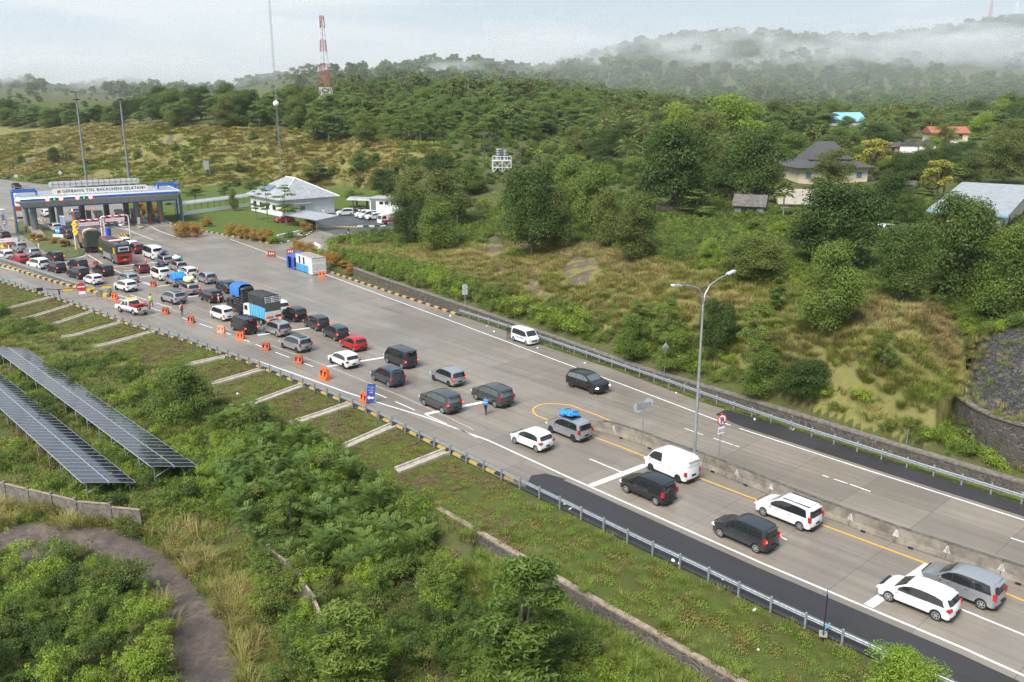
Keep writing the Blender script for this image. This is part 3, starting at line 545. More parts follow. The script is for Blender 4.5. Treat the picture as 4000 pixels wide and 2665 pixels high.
# gutters running down the verge
CH = [((1763, 1763), (1550, 1853), 'lowest, nearest the asphalt shoulder'), ((1555, 1661), (1317, 1763), 'second from the right'), ((1372, 1583), (1113, 1666), 'third from the right'), ((1215, 1503), (935, 1595), 'fourth from the right'), ((1045, 1444), (828, 1507), 'fifth from the right'), ((880, 1396), (722, 1441), 'sixth from the right'),
      ((605, 1299), (365, 1358), 'just beyond the shorter ones, above the solar panels'), ((478, 1262), (240, 1320), 'above the far end of the solar panels'), ((378, 1218), (136, 1286), 'third from the left'), ((290, 1192), (58, 1254), 'second from the left'), ((200, 1165), (0, 1212), 'farthest, at the left edge')]
for (a, b, w_) in CH:
    P0 = G(*a, -.1)[:2]; P1 = G(*b, -1.05)[:2]; d = (P1 - P0); Lg = np.linalg.norm(d); d /= Lg; s_ = np.array([-d[1], d[0]]); mb = MB(); K_ = [P0 + d * Lg * f for f in np.linspace(0, 1, 7)]
    for lo_, hi_ in ((-.52, -.30), (.30, .52)):
        V = []; 
        for q in K_: zt = float(TZ(*q)); V += [(*(q + s_ * lo_), zt - .4), (*(q + s_ * lo_), zt + .15), (*(q + s_ * hi_), zt + .15), (*(q + s_ * hi_), zt - .4)]
        mb.add(V, [(i * 4 + k, i * 4 + (k + 1) % 4, i * 4 + 4 + (k + 1) % 4, i * 4 + 4 + k) for i in range(6) for k in range(4)] + [(0, 1, 2, 3), (27, 26, 25, 24)])
    V = []
    for q in K_: zt = float(TZ(*q)); V += [(*(q - s_ * .32), zt + .03), (*(q + s_ * .32), zt + .03)]
    mb.add(V, [(i * 2, i * 2 + 2, i * 2 + 3, i * 2 + 1) for i in range(6)]); tag(mb.build('drain_channel', mat('pale_concrete', (.42, .38, .32), .85, var=.4, vs=2.5, bump=.3, bs=10, col2=(.26, .23, .19))), 'concrete gutter down the near verge, ' + w_, 'gutter', 'concrete gutters running down the near verge')
# stone faced cone and its retaining wall, right
tw = thing('retaining_wall', 'tall curved stone retaining wall at the right edge below the stone slope', 'wall'); mb = MB(); n = len(Bp)
mb.add([(p[0], p[1], p[2] - 1.2) for p in Bp] + Tp + [(p[0] + .5, p[1] + .5, p[2]) for p in Tp], [(i, i + 1, n + i + 1, n + i) for i in range(n - 1)] + [(n + i, n + i + 1, 2 * n + i + 1, 2 * n + i) for i in range(n - 1)]); mb.build('stone_face', stone, tw)
mb = MB(); extrude(mb, [(p[0], p[1]) for p in Tp], [(-.1, 0), (-.1, .16), (.45, .16), (.45, 0)], zf=[p[2] for p in Tp]); mb.build('coping', conc_old, tw)
V = []
for i in range(n):
    top = Tp[i]; U = Up[i]
    for k in range(9): f = k / 8; V.append((top[0] + (U[0] - top[0]) * f + .4, top[1] + .6 + (U[1] - top[1]) * f, top[2] - .05 + (U[2] - top[2]) * f + .15 * math.sin(math.pi * f)))
mb = MB(); mb.add(V, [(i * 9 + k, (i + 1) * 9 + k, (i + 1) * 9 + k + 1, i * 9 + k + 1) for i in range(n - 1) for k in range(8)]); tag(mb.build('stone_slope', stone_big, None, 60), 'dark slope faced with rounded stones at the right edge', 'stone slope')

# ------------------------------------------------------------ toll gate
gA = G(140, 902); gu = np.array([.8486, .529]); gang = math.atan2(gu[1], gu[0])
gate = thing('toll_gate', 'wide grey and blue toll gate canopy with its name board, across the road', 'toll gate', (gA[0], gA[1], 0), gang)
blue = mat('gate_blue', (.035, .12, .42), .4, var=.15, vs=2); panel = mat('gate_panel', (.40, .41, .42), .5, .2, var=.12, vs=1.0); rim = mat('gate_rim', (.66, .68, .70), .35, .3, var=.1); roofm = mat('gate_roof', (.36, .37, .385), .5, .3, var=.2, vs=1.2); colm = mat('column_grey', (.24, .255, .27), .5, .2, var=.15, vs=1.5); ochre = mat('ochre', (.42, .29, .05), .7, var=.15)
x0, x1, yf, yb_ = -1.8, 28.0, -3.4, 9.4
def ringbox(xa, xb, ya, yb, za, xc, xd, yc, yd, zc): return [(xa, ya, za), (xb, ya, za), (xb, yb, za), (xa, yb, za), (xc, yc, zc), (xd, yc, zc), (xd, yd, zc), (xc, yd, zc)]
mb = MB(); mb.add(ringbox(x0, x1, yf, yb_, 5.15, x0 - .9, x1 + .6, yf - 1.0, yb_ + .8, 6.35), [(0, 1, 5, 4), (1, 2, 6, 5), (2, 3, 7, 6), (3, 0, 4, 7), (0, 3, 2, 1)]); mb.build('canopy', panel, gate)
for i in range(22):
    f = i / 21; xa = x0 + (x1 - x0) * f; xb = x0 - .9 + (x1 - x0 + 1.5) * f; MB().add([(xa - .02, yf - .004, 5.15), (xa + .02, yf - .004, 5.15), (xb + .02, yf - 1.004, 6.35), (xb - .02, yf - 1.004, 6.35)], [(0, 1, 2, 3)]).build('panel_joint', mat('joint_grey', (.12, .12, .13), .7), gate)
mb = MB(); mb.box(((x0 + x1) / 2, yf - .02, 5.08), (x1 - x0, .25, .14)); mb.box((x0, (yf + yb_) / 2, 5.08), (.2, yb_ - yf, .14)); mb.box((x1, (yf + yb_) / 2, 5.08), (.2, yb_ - yf, .14)); mb.build('blue_edge', blue, gate)
# rounded rim tube: front, left side, right side
mb = MB(); xa, xb, ya, zz = x0 - .7, x1 + .5, yf - 1.0, 6.85; mb.tube([(xa, yb_ + .5, zz), (xa, ya + .3, zz), (xa + .3, ya, zz), (xb - .3, ya, zz), (xb, ya + .3, zz), (xb, yb_ + .5, zz)], .52, 14); mb.build('rim', rim, gate, 50)
mb = MB(); mb.add([(x, ya - .535, z) for x, z in [(xa + .35, 6.62), (xa + .2, 6.72), (xa + .15, 6.86), (xa + .2, 7.0), (xa + .35, 7.1), (xb - .3, 7.1), (xb - .15, 7.0), (xb - .1, 6.86), (xb - .15, 6.72), (xb - .3, 6.62)]], [tuple(range(9, -1, -1))]); mb.v = mb.v; mb.slab([(xa + .3, ya - .45, 6.62), (xb - .3, ya - .45, 6.62), (xb - .3, ya - .45, 7.1), (xa + .3, ya - .45, 7.1)], (0, -.084, 0)); mb.build('blue_band', blue, gate)
mb = MB(); mb.add([(xa, ya + .1, 7.25), (xb, ya + .1, 7.25), (xb, yb_ + .4, 7.25), (xa, yb_ + .4, 7.25), (xa + 4, 1.5, 7.75), (xb - 4, 1.5, 7.75), (xb - 4, 4.5, 7.75), (xa + 4, 4.5, 7.75)], [(0, 1, 5, 4), (1, 2, 6, 5), (2, 3, 7, 6), (3, 0, 4, 7), (4, 5, 6, 7)])
mb.build('roof', roofm, gate); mb = MB()
for i in range(40): x = xa + 4.2 + i * .56; mb.box((x, -1.55, 7.49), (.04, 6.1, .03), 0, tilt=('X', .079))
mb.build('roof_rib', rim, gate)
for cx, cy in [(0, 0), (5, 0), (20.1, 0), (25, 0), (-1, 7.6), (4.0, 7.4), (19.1, 7.6), (24.1, 7.6), (10, 7.6), (15, 7.6)]:
    mb = MB(); mb.tube([(cx, cy, 0), (cx, cy, 5.2)], .62, 16); mb.build('column', colm, gate, 40)
    if cy == 0:
        for z in (1.3, 2.6, 3.9): mb = MB(); mb.tube([(cx, cy, z - .02), (cx, cy, z + .02)], .628, 16); mb.build('column_band', mat('band', (.13, .14, .15), .6), gate)
def pylon(x, sgn):
    mb = MB(); mb.box((x, -1.2, 2.55), (.25, 1.0, 5.1)); mb.build('pylon', ochre, gate)
    mb = MB(); mb.box((x - sgn * .28, -1.2, 4.1), (.3, 1.02, 8.2)); mb.box((x - sgn * .28, 2.6, 4.1), (.3, .4, 8.2)); mb.box((x - sgn * .28, 1.0, 8.3), (.32, 4.6, .36)); mb.box((x - sgn * 2.4, -1.5, 8.3), (4.6, .34, .36)); mb.box((x - sgn * 2.4, 2.7, 8.3), (4.6, .34, .36)); mb.box((x - sgn * 4.6, -1.5, 7.9), (.34, .34, 1.1)); mb.box((x - sgn * 4.6, 2.7, 7.9), (.34, .34, 1.1)); mb.build('portal_frame', blue, gate)
pylon(-3.6, -1); pylon(29.4, 1)
def stadium(mb, xc, zc, w, h, y, t_, mi=0):
    P_ = [(xc + w / 2 - h / 2 + h / 2 * math.cos(a), y, zc + h / 2 * math.sin(a)) for a in np.linspace(-math.pi / 2, math.pi / 2, 9)] + [(xc - w / 2 + h / 2 + h / 2 * math.cos(a), y, zc + h / 2 * math.sin(a)) for a in np.linspace(math.pi / 2, 3 * math.pi / 2, 9)]
    return mb.slab(P_, (0, t_, 0), mi)
sgn_w = mat('sign_white', (.80, .80, .80), .45); ink = mat('ink_dark', (.03, .035, .06), .6); red_p = mat('sign_red', (.62, .03, .03), .45)
mb = stadium(MB(), 13.0, 8.2, 18.6, 1.15, -4.0, .25); nb = mb.build('name_board', sgn_w, gate); bkr = MB()
for x in (6, 10, 14, 18, 21): bkr.box((x, -3.7, 7.5), (.1, .5, .5))
bkr.build('bracket', steel, gate); text('GERBANG TOL BAKAUHENI SELATAN', .84, ink, nb, TM((13.4, -4.02, 8.2)), spacing=1.12, offset=.012)
mb = MB(); mb.box((4.95, -4.03, 8.2), (.62, .04, .62)); mb.build('emblem', mat('emblem_yellow', (.8, .42, .02), .5), nb); mb = MB(); mb.box((4.82, -4.06, 8.15), (.16, .03, .4), 0, tilt=('Y', .4)); mb.box((5.05, -4.06, 8.28), (.13, .03, .3), 0, tilt=('Y', -.5)); mb.build('emblem_mark', ink, nb)
text('HK', .62, red_p, nb, TM((21.4, -4.02, 8.2)), 'logo', 1.1)
mb = stadium(MB(), 13.5, 8.6, 18.6, 1.2, 9.2, -.2); nb2 = mb.build('rear_board', mat('board_back', (.55, .56, .57), .6, var=.1), gate); mb = MB()
for i in range(16): mb.box((5.0 + i * 1.15, 8.95, 8.6), (.05, .06, 1.15))
mb.box((13.5, 8.93, 8.6), (17.6, .05, .05)); mb.build('board_frame', rust, nb2)
lampr = mat('lit_sign_red', (.5, .02, .02), .4, emit=(1, .08, .08), es=1.0); lampg = mat('lit_arrow_green', (.02, .4, .1), .4, emit=(.02, 1, .25), es=1.6); lampw = mat('lit_sign_white', (.8, .8, .8), .4, emit=(1, .9, .9), es=.6)
for xc in (3.85, 9.4):
    for q, k in ((-1.25, 'r'), (0, 'g'), (1.25, 'r')):
        x = xc + q
        if k == 'r':
            mb = MB(); mb.disc((x, ya - .62, 6.86), .46, (0, 1, 0), .1, 24); o = mb.build('lane_sign', lampr, gate); mb = MB(); mb.disc((x, ya - .68, 6.86), .34, (0, 1, 0), .06, 24); mb.build('sign_face', lampw, o); mb = MB(); mb.box((x, ya - .72, 6.9), (.3, .02, .07)); mb.box((x, ya - .72, 6.76), (.3, .02, .05)); mb.build('sign_mark', ink, o)
        else:
            mb = MB(); mb.box((x, ya - .6, 6.86), (.8, .1, .62)); o = mb.build('lane_arrow', mat('display_dark', (.02, .03, .03), .4), gate); mb = MB(); mb.slab([(x - .08, ya - .66, 7.1), (x + .08, ya - .66, 7.1), (x + .08, ya - .66, 6.86), (x + .25, ya - .66, 6.86), (x, ya - .66, 6.6), (x - .25, ya - .66, 6.86), (x - .08, ya - .66, 6.86)][::-1], (0, -.02, 0)); mb.build('arrow', lampg, o)
def gl(x, y, z=0.0): v = gA[:2] + gu * x + np.array([-gu[1], gu[0]]) * y; return (float(v[0]), float(v[1]), z)
booth_w = mat('booth_grey', (.48, .49, .50), .5, var=.1); booth_r = mat('booth_red', (.42, .06, .04), .5); glass_d = mat('dark_glass', (.02, .024, .028), .08, spec=.8)
BO = [(8.2, 'leftmost'), (12.6, 'second from the left'), (16.8, 'third from the left'), (20.0, 'rightmost')]
for i, (x, w_) in enumerate(BO):
    mb = MB(); mb.box((0, 0, .1), (1.6, 15, .2)); o = mb.build('traffic_island', conc); o.location = gl(x, 2.0); o.rotation_euler = (0, 0, gang); tag(o, 'raised concrete island under the %s toll booth' % w_, 'traffic island', 'islands between the toll lanes')
    bt = thing('toll_booth', '%s grey toll booth with red corners under the canopy' % w_, 'toll booth', gl(x, 2.6, .2), gang, 'toll booths'); mb = MB(); mb.box((0, 0, 1.15), (1.3, 2.4, 2.3)); mb.build('cabin', booth_w, bt); mb = MB(); mb.box((0, 0, 2.55), (1.7, 2.9, .5), top=.85); mb.build('roof', booth_w, bt)
    mb = MB(); mb.box((-.62, -1.2, 1.15), (.16, .16, 2.3)); mb.box((.62, -1.2, 1.15), (.16, .16, 2.3)); mb.build('corner_post', booth_r, bt); mb = MB(); mb.box((-.66, 0, 1.6), (.03, 1.6, .8)); mb.box((.66, 0, 1.6), (.03, 1.6, .8)); mb.box((.1, -1.21, 1.5), (.5, .03, .7)); mb.build('window', glass_d, bt)
    bc = MB(); bc.box((0, 0, .85), (.55, .35, 1.3)); bc.box((.0, -.02, 1.55), (.45, .3, .25)); o = bc.build('ticket_machine', booth_w); o.location = gl(x - .3, -3.6, .2); o.rotation_euler = (0, 0, gang); tag(o, 'white ticket machine in front of the %s toll booth' % w_, 'ticket machine', 'ticket machines')
tag(MB().prism([gl(24.4, -4)[:2], gl(26.6, -4)[:2], gl(26.6, 9)[:2], gl(24.4, 9)[:2]], 0, .2).build('traffic_island', conc), 'concrete island round the right hand columns of the toll gate', 'traffic island')
tag(MB().prism([gl(18.9, -9)[:2], gl(21.2, -5)[:2], gl(21.2, -3.6)[:2], gl(18.9, -5.7)[:2]], 0, .2).build('traffic_island', conc), 'pointed nose of the island in front of the third gate column', 'traffic island')
tag(MB().prism([gl(-1.0, -14)[:2], gl(.9, -14)[:2], gl(.9, 6)[:2], gl(-1.0, 6)[:2]], .12, .3).build('walkway', conc), 'long pale concrete walkway beside the leftmost gate columns', 'walkway')
tag(MB().prism([gl(4.0, -3)[:2], gl(6.0, -3)[:2], gl(6.0, 9)[:2], gl(4.0, 9)[:2]], .0, .2).build('traffic_island', conc), 'island under the second gate column from the left', 'traffic island')
orange_p = mat('post_orange', (.70, .13, .04), .5); 
for x, y, h, w_ in [(20.9, -1.0, 2.2, 'left of the third column'), (22.6, -.8, 2.0, 'right of the third column'), (24.9, -1.2, 2.3, 'in front of the rightmost column'), (6.3, -12.5, 5.2, 'beside the queue left of the truck')]:
    o = MB().box((0, 0, h / 2), (.22, .22, h)).build('bollard', orange_p); o.location = gl(x, y, .1); o.rotation_euler = (0, 0, gang); tag(o, 'slim orange post %s' % w_, 'post', 'orange posts at the toll gate')
bar = thing('barrier_gate', 'red and white boom closing the lane right of the third gate column', 'barrier', gl(22.0, 5.0), gang); MB().box((2.4, 0, .9), (.3, .3, 1.0)).build('housing', booth_r, bar); MB().box((0, 0, 1.25), (4.6, .06, .1)).build('boom', kw, bar)
# height portals
def striped(name): 
    m = bpy.data.materials.new(name); m.use_nodes = True
    global t, tco, lk
    t = m.node_tree; lk = t.links.new; b = t.nodes['Principled BSDF']; tco = t.nodes.new('ShaderNodeTexCoord').outputs['Object']; w = t.nodes.new('ShaderNodeTexWave'); w.bands_direction = 'DIAGONAL'; w.inputs['Scale'].default_value = .55; lk(tco, w.inputs['Vector']); return m, b, w
m_, b_, w_ = striped('red_white_stripes'); g_ = t.nodes.new('ShaderNodeMath'); g_.operation = 'GREATER_THAN'; g_.inputs[1].default_value = .5; lk(w_.outputs['Fac'], g_.inputs[0]); lk(mixc(g_.outputs[0], (.75, .74, .74), (.6, .05, .04)), b_.inputs['Base Color']); rw = m_
m_, b_, w_ = striped('yellow_black_stripes'); w_.inputs['Scale'].default_value = .8; g_ = t.nodes.new('ShaderNodeMath'); g_.operation = 'GREATER_THAN'; g_.inputs[1].default_value = .5; lk(w_.outputs['Fac'], g_.inputs[0]); lk(mixc(g_.outputs[0], (.75, .5, .03), (.03, .03, .03)), b_.inputs['Base Color']); yb = m_
wpost = mat('post_white', (.72, .72, .73), .45); ypost = mat('post_yellow', (.78, .50, .02), .5); txt_r = mat('text_red', (.6, .25, .25), .6)
def portal(pa, pb, h, body, label, ht=4.9):
    pa, pb = np.array(pa), np.array(pb); d = pb - pa; Lg = np.linalg.norm(d); an = math.atan2(d[1], d[0]); o = thing('height_portal', label, 'height limit', (pa[0], pa[1], 0), an)
    mb = MB(); mb.tube([(0, 0, .9), (0, 0, h - .4), (.12, 0, h - .12), (.4, 0, h), (Lg - .4, 0, h), (Lg - .12, 0, h - .12), (Lg, 0, h - .4), (Lg, 0, .9)], .13, 10); mb.build('frame', wpost, o, 50); mb = MB(); mb.tube([(0, 0, h - 1.35), (Lg, 0, h - 1.35)], .09, 8); mb.tube([(.5, -.01, h + .01), (Lg - .5, -.01, h + .01)], .135, 10); mb.build('striped_bar', rw, o)
    for x in (0, Lg): mb = MB(); mb.tube([(x, 0, 0), (x, 0, 1.0)], .17, 10); mb.build('post_foot', ypost, o, 50)
    sg = MB().box((Lg / 2, -.16, h - .7), (Lg * .72, .08, .8)).build('sign_board', red_p, o); MB().box((Lg / 2, -.21, h - .7), (Lg * .68, .04, .62)).build('sign_face', sgn_w, sg); text(body, .42, txt_r, sg, TM((Lg / 2, -.235, h - .7)), spacing=1.1)
PA = np.array(G(299, 978)[:2]); u2 = np.array([.80, .60])
portal(PA, PA + u2 * 5.2, 5.3, 'TINGGI MAKS 4.2 M', 'white height limit frame above the tarpaulin covered truck')
PB = np.array(G(512, 945)[:2]); portal(PB - u2 * 5.0, PB, 5.2, 'TINGGI MAKS 4.2 M', 'white height limit frame standing right of the truck and bus')
PC = np.array(G(157, 998)[:2]); o = thing('height_portal', 'low striped height limit bar across the left lane above the silver van', 'height limit', (PC[0], PC[1], 0), math.atan2(-.52, -.85)); mb = MB(); mb.tube([(0, 0, 0), (0, 0, 2.2)], .12, 8); mb.tube([(4.6, 0, 0), (4.6, 0, 2.2)], .12, 8); mb.build('post', mat('post_cream', (.75, .66, .40), .5), o); MB().box((0, 0, 2.5), (.25, .25, .6)).build('post_top', booth_r, o); mb = MB(); mb.tube([(-.1, 0, 2.85), (9.5, 0, 2.85)], .07, 6); mb.build('bar', yb, o)
sg = MB().box((5.6, .12, 3.1), (4.9, .08, .62)).build('sign_board', sgn_w, o); text('TINGGI MAKS  2.1 M', .38, txt_r, sg, TM((5.6, .17, 3.1), math.pi), spacing=1.25)

# ------------------------------------------------------------ office, walkway, car park buildings
metal_roof = mat('metal_roof', (.36, .37, .385), .5, .2, var=.2, vs=.9); streak_m = mat('roof_streak', (.22, .20, .19), .7, var=.4, vs=2); tile_dark = mat('tile_dark', (.075, .07, .075), .75, var=.35, vs=3, bump=.5, bs=9); tile_red = mat('tile_red', (.36, .12, .07), .75, var=.35, vs=3, bump=.5, bs=9)
cream = mat('cream_wall', (.68, .58, .42), .75, var=.15, vs=.8); grey_wall = mat('grey_wall', (.22, .22, .22), .9, var=.5, vs=1.2); asb = mat('fibre_roof', (.13, .12, .11), .85, var=.4, vs=1.5, bump=.5, bs=6); blue_roof = mat('blue_roof', (.22, .48, .70), .45, var=.12); brown_w = mat('wood_brown', (.16, .08, .045), .8, var=.4); blue_tr = mat('blue_trim', (.12, .38, .58), .5)
def roofmesh(L_, Dp, ze, zr, hip, ov=.6, ridge=None, fl=0.0):
    """hip or gable roof over a box L_ x Dp centred on the origin"""
    a, b = L_ / 2 + ov, Dp / 2 + ov; r = (L_ / 2 - Dp / 2 if ridge is None else ridge / 2) if hip else a; mb = MB(); t_ = .12
    V = [(-a, -b, ze), (a, -b, ze), (a, b, ze), (-a, b, ze), (-r, 0, zr), (r, 0, zr)]; V += [(x, y, z - t_) for x, y, z in V[:4]]
    return mb.add(V, [(0, 1, 5, 4), (1, 2, 5), (2, 3, 4, 5), (3, 0, 4), (9, 8, 7, 6), (0, 6, 7, 1), (1, 7, 8, 2), (2, 8, 9, 3), (3, 9, 6, 0)])
F_ = G(1090, 784, 4.2); e1 = np.array([.64, -.768]); e2 = np.array([.768, .64]); LW, LD = 19.0, 15.5; oc = F_[:2] - e1 * LW / 2 + e2 * LD / 2
of = thing('office_building', 'white single storey office with a grey metal hip roof behind the car park', 'building', (oc[0], oc[1], 0.2), math.atan2(e1[1], e1[0]))
MB().box((0, 0, 2.0), (LW - 2.0, LD - 2.0, 4.0)).build('wall', white_m, of); rf = roofmesh(LW - 1.2, LD - 1.2, 4.0, 8.2, True, ridge=5.0).build('roof', metal_roof, of)
for i in range(11):
    f = (i + 1) / 12; y = -LD / 2 + LD * f; z0 = 4.0; dist = 1 - abs(2 * f - 1); xr = 2.5 + (LW / 2 - 2.5) * (1 - dist)
    mb = MB(); mb.tube([(LW / 2 - .05, y, 4.05), (xr + .05, y, 4.0 + 4.2 * dist - .02)], .04, 4); mb.build('seam', streak_m, rf)
for s_ in (1, -1): mb = MB(); mb.tube([(LW / 2, s_ * LD / 2, 4.02), (2.5, 0, 8.22)], .12, 5); mb.build('hip_cap', white_m, rf)
MB().tube([(-2.5, 0, 8.22), (2.5, 0, 8.22)], .12, 5).build('ridge_cap', white_m, rf)
sp = MB().box((0, 0, 0), (6.5, 2.2, .08), 0, tilt=('X', math.atan2(4.2, LD / 2))).build('solar_panel', mat('pv_grey', (.12, .15, .20), .25), rf); sp.location = (-3.5, -LD * .30, 5.85)
MB().box((LW / 2 - .95, -1.5, 1.1), (.1, 1.1, 2.2)).build('door', mat('door_grey', (.2, .2, .2), .5), of); MB().box((LW / 2 - .6, -1.8, 2.9), (.9, 4.2, .14)).build('awning', white_m, of)
for x in (-6, -2.5, 1, 4.5): w_ = MB().box((x, -LD / 2 + .98, 1.9), (1.6, .08, 1.2)).build('window', glass_d, of); MB().box((x, -LD / 2 + .93, 1.25), (1.8, .12, .1)).build('sill', white_m, w_)
c_ = G(1150, 858, 2.6); cpn = thing('carport', 'lean to carport with a light grey roof in front of the white office', 'carport', (c_[0] + 2, c_[1] + 6, 0), math.atan2(e1[1], e1[0]) + .1); MB().box((0, 0, 2.7), (13, 5.6, .14), 0, tilt=('X', .08)).build('roof', metal_roof, cpn)
for x in (-5.8, 0, 5.8): MB().box((x, -2.4, 1.25), (.14, .14, 2.5)).build('post', steel, cpn)
wk0, wk1 = G(700, 842)[:2], G(968, 806)[:2]; d_ = wk1 - wk0; Lw = np.linalg.norm(d_); wk = thing('covered_walkway', 'long covered walkway with a ribbed barrel roof from the toll gate to the office', 'walkway', (wk0[0], wk0[1], .1), math.atan2(d_[1], d_[0])); mb = MB()
prof = [(1.5 * math.sin(a), 2.35 + .75 * math.cos(a)) for a in np.linspace(-1.45, 1.45, 9)]; n = 9; V = [(x, y, z) for x in (-2.5, Lw) for y, z in prof]; mb.add(V, [(k, k + 1, n + k + 1, n + k) for k in range(n - 1)]); mb.build('roof', metal_roof, wk, 60)
for i in range(int(Lw / .9)): mb = MB(); mb.tube([(-2.4 + i * .92 + .02, y * 1.01, z * 1.004) for y, z in prof], .025, 4, cap=False); mb.build('roof_rib', steel, wk) if i < 60 else None
MB().box((Lw / 2, -1.3, .45), (Lw, .15, .9)).build('low_wall', white_m, wk)
for i in range(12): MB().box((i * Lw / 11, 1.2, 1.2), (.1, .1, 2.4)).build('post', steel, wk)
p0, p1 = G(1452, 832)[:2], G(1545, 846)[:2]; 
pb = thing('utility_building', 'small white flat roofed building with a row of windows behind the parked white cars', 'building', (*(G(1500, 838)[:2] + np.array([1.2, 3.0])), 0), -.30); MB().box((0, 0, 1.75), (8.5, 5, 3.5)).build('wall', white_m, pb); MB().box((0, 0, 3.62), (9.4, 5.8, .25)).build('roof', mat('slab_grey', (.35, .35, .34), .8, var=.3), pb)
for x in (-1.2, .2, 1.8, 3.2): MB().box((x, -2.52, 2.6), (1.0, .06, .7)).build('window', glass_d, pb)
MB().box((-3.3, -2.53, 1.6), (1.3, .08, 2.9)).build('door', steel, pb)
bk = thing('bike_shelter', 'open shelter with a curved grey roof over the motorcycles left of the small white building', 'shelter', (*(G(1415, 828)[:2] + np.array([0, 3.0])), 0), -.28); mb = MB(); prof = [(2.2 * math.sin(a), 2.5 + .8 * math.cos(a)) for a in np.linspace(-1.4, 1.4, 9)]; V = [(x, y, z) for x in (-3.6, 3.4) for y, z in prof]; mb.add(V, [(k, k + 1, n + k + 1, n + k) for k in range(n - 1)]); mb.build('roof', metal_roof, bk, 60)
for x in (-2.6, .2, 2.9): MB().box((x, 1.4, 1.4), (.35, .35, 2.8)).build('post', grey_wall, bk)

# ------------------------------------------------------------ masts, towers, poles
def mast(px, py, Y, label):
    p = G(px, py); o = thing('light_mast', label, 'light mast', (p[0], Y, 0), 0, 'tall light masts behind the toll gate'); mb = MB(); mb.tube([(0, 0, 0), (0, 0, 10)], [.36, .30], 10); mb.tube([(0, 0, 10), (0, 0, 20)], [.29, .24], 10); mb.tube([(0, 0, 20), (0, 0, 28.3)], [.23, .16], 10); mb.build('pole', steel, o, 50)
    MB().tube([(0, 0, 26.2), (0, 0, 26.5)], .8, 12).build('lamp_carriage', dark_m, o); MB().tube([(0, 0, 28.1), (0, 0, 28.3)], .5, 12).build('top_plate', dark_m, o)
    for k in range(6): a = k * math.pi / 3; MB().box((1.15 * math.cos(a), 1.15 * math.sin(a), 28.2), (.8, .45, .25), a).build('floodlight', mat('lamp_body', (.12, .12, .13), .5), o)
    MB().tube([(0, 0, 28.3), (0, 0, 30.2)], .03, 5).build('lightning_rod', steel, o)
mast(350, 790, 235, 'left one of the two tall grey floodlight masts behind the toll gate'); mast(516, 790, 235, 'right one of the two tall grey floodlight masts behind the toll gate')
lp = thing('street_lamp', 'tall galvanised double armed street lamp standing on the median barrier', 'street lamp', (13.87, 62.09, .8), math.atan2(NV[1], NV[0])); mb = MB(); mb.tube([(0, 0, 0), (0, 0, 5), (0, 0, 11.9)], [.13, .11, .075], 12); mb.build('pole', galv, lp, 50); MB().box((0, 0, .05), (.5, .5, .1)).build('base_plate', galv, lp)
for s_ in (1, -1):
    mb = MB(); mb.tube([(0, 0, 11.7), (s_ * .15, 0, 12.4), (s_ * .7, 0, 13.0), (s_ * 1.6, 0, 13.3), (s_ * 3.0, 0, 13.55)], [.07, .06, .055, .05, .045], 8); mb.build('arm', galv, lp, 50); hd = MB().box((s_ * 3.35, 0, 13.6), (.9, .32, .12), 0, tilt=('Y', -s_ * .15)).build('lamp_head', rim, lp); MB().box((s_ * 3.4, 0, 13.53), (.5, .24, .03)).build('lens', white_m, hd)
def lattice(mb, x0_, z0, x1_, z1, n, r, sides=4):
    for k in range(sides):
        a = math.pi / 4 + k * 2 * math.pi / sides; b = a + 2 * math.pi / sides
        def pt(f, an): w = x0_ + (x1_ - x0_) * f; return (w * math.cos(an), w * math.sin(an), z0 + (z1 - z0) * f)
        mb.tube([pt(0, a), pt(1, a)], r, 4)
        for i in range(n): f0, f1 = i / n, (i + 1) / n; mb.tube([pt(f0, a), pt(f1, b)], r * .6, 3); mb.tube([pt(f0, b), pt(f1, a)], r * .6, 3); mb.tube([pt(f1, a), pt(f1, b)], r * .6, 3)
tp = AT(1277, 448, 430); tz = float(TZ(tp[0], 430)); th = AT(1272, 62, 430)[2] - tz; tt = thing('telecom_tower', 'red and white lattice telecom tower on the wooded rise', 'tower', (tp[0], 430, tz))
tw_r = mat('tower_red', (.38, .08, .06), .6); tw_w = mat('tower_white', (.75, .75, .75), .5)
for i in range(8): z0, z1 = th * i / 8, th * (i + 1) / 8; w = lambda z: 3.6 * (1 - z / th) ** 1.5 + 1.1; mb = MB(); lattice(mb, w(z0), z0, w(z1), z1, 2, .11); mb.build('lattice', tw_r if i in (0, 2, 3, 5, 7) else tw_w, tt)
for k in range(6): a = k * 1.05; MB().box((1.9 * math.cos(a), 1.9 * math.sin(a), th - 3.5), (.3, .3, 2.6), a).build('antenna', white_m, tt)
MB().tube([(0, 0, 0), (0, 0, th)], .18, 5).build('cable_ladder', steel, tt)
P_ = HIT(1100, 700); ht = AT(1062, 0, P_[1])[2] - P_[2] + 8; gt = thing('guyed_mast', 'very thin grey lattice mast rising out of the picture behind the office', 'mast', tuple(P_)); mb = MB(); lattice(mb, .34, 0, .34, ht, 60, .022, 3); mb.build('lattice', galv, gt); MB().ball((0, -.5, AT(1086, 405, P_[1])[2] - P_[2]), .9, n=6).build('dish', white_m, gt); MB().tube([(.9, 0, AT(1075, 90, P_[1])[2] - P_[2]), (.9, 0, AT(1073, 55, P_[1])[2] - P_[2])], .09, 5).build('antenna', white_m, gt)
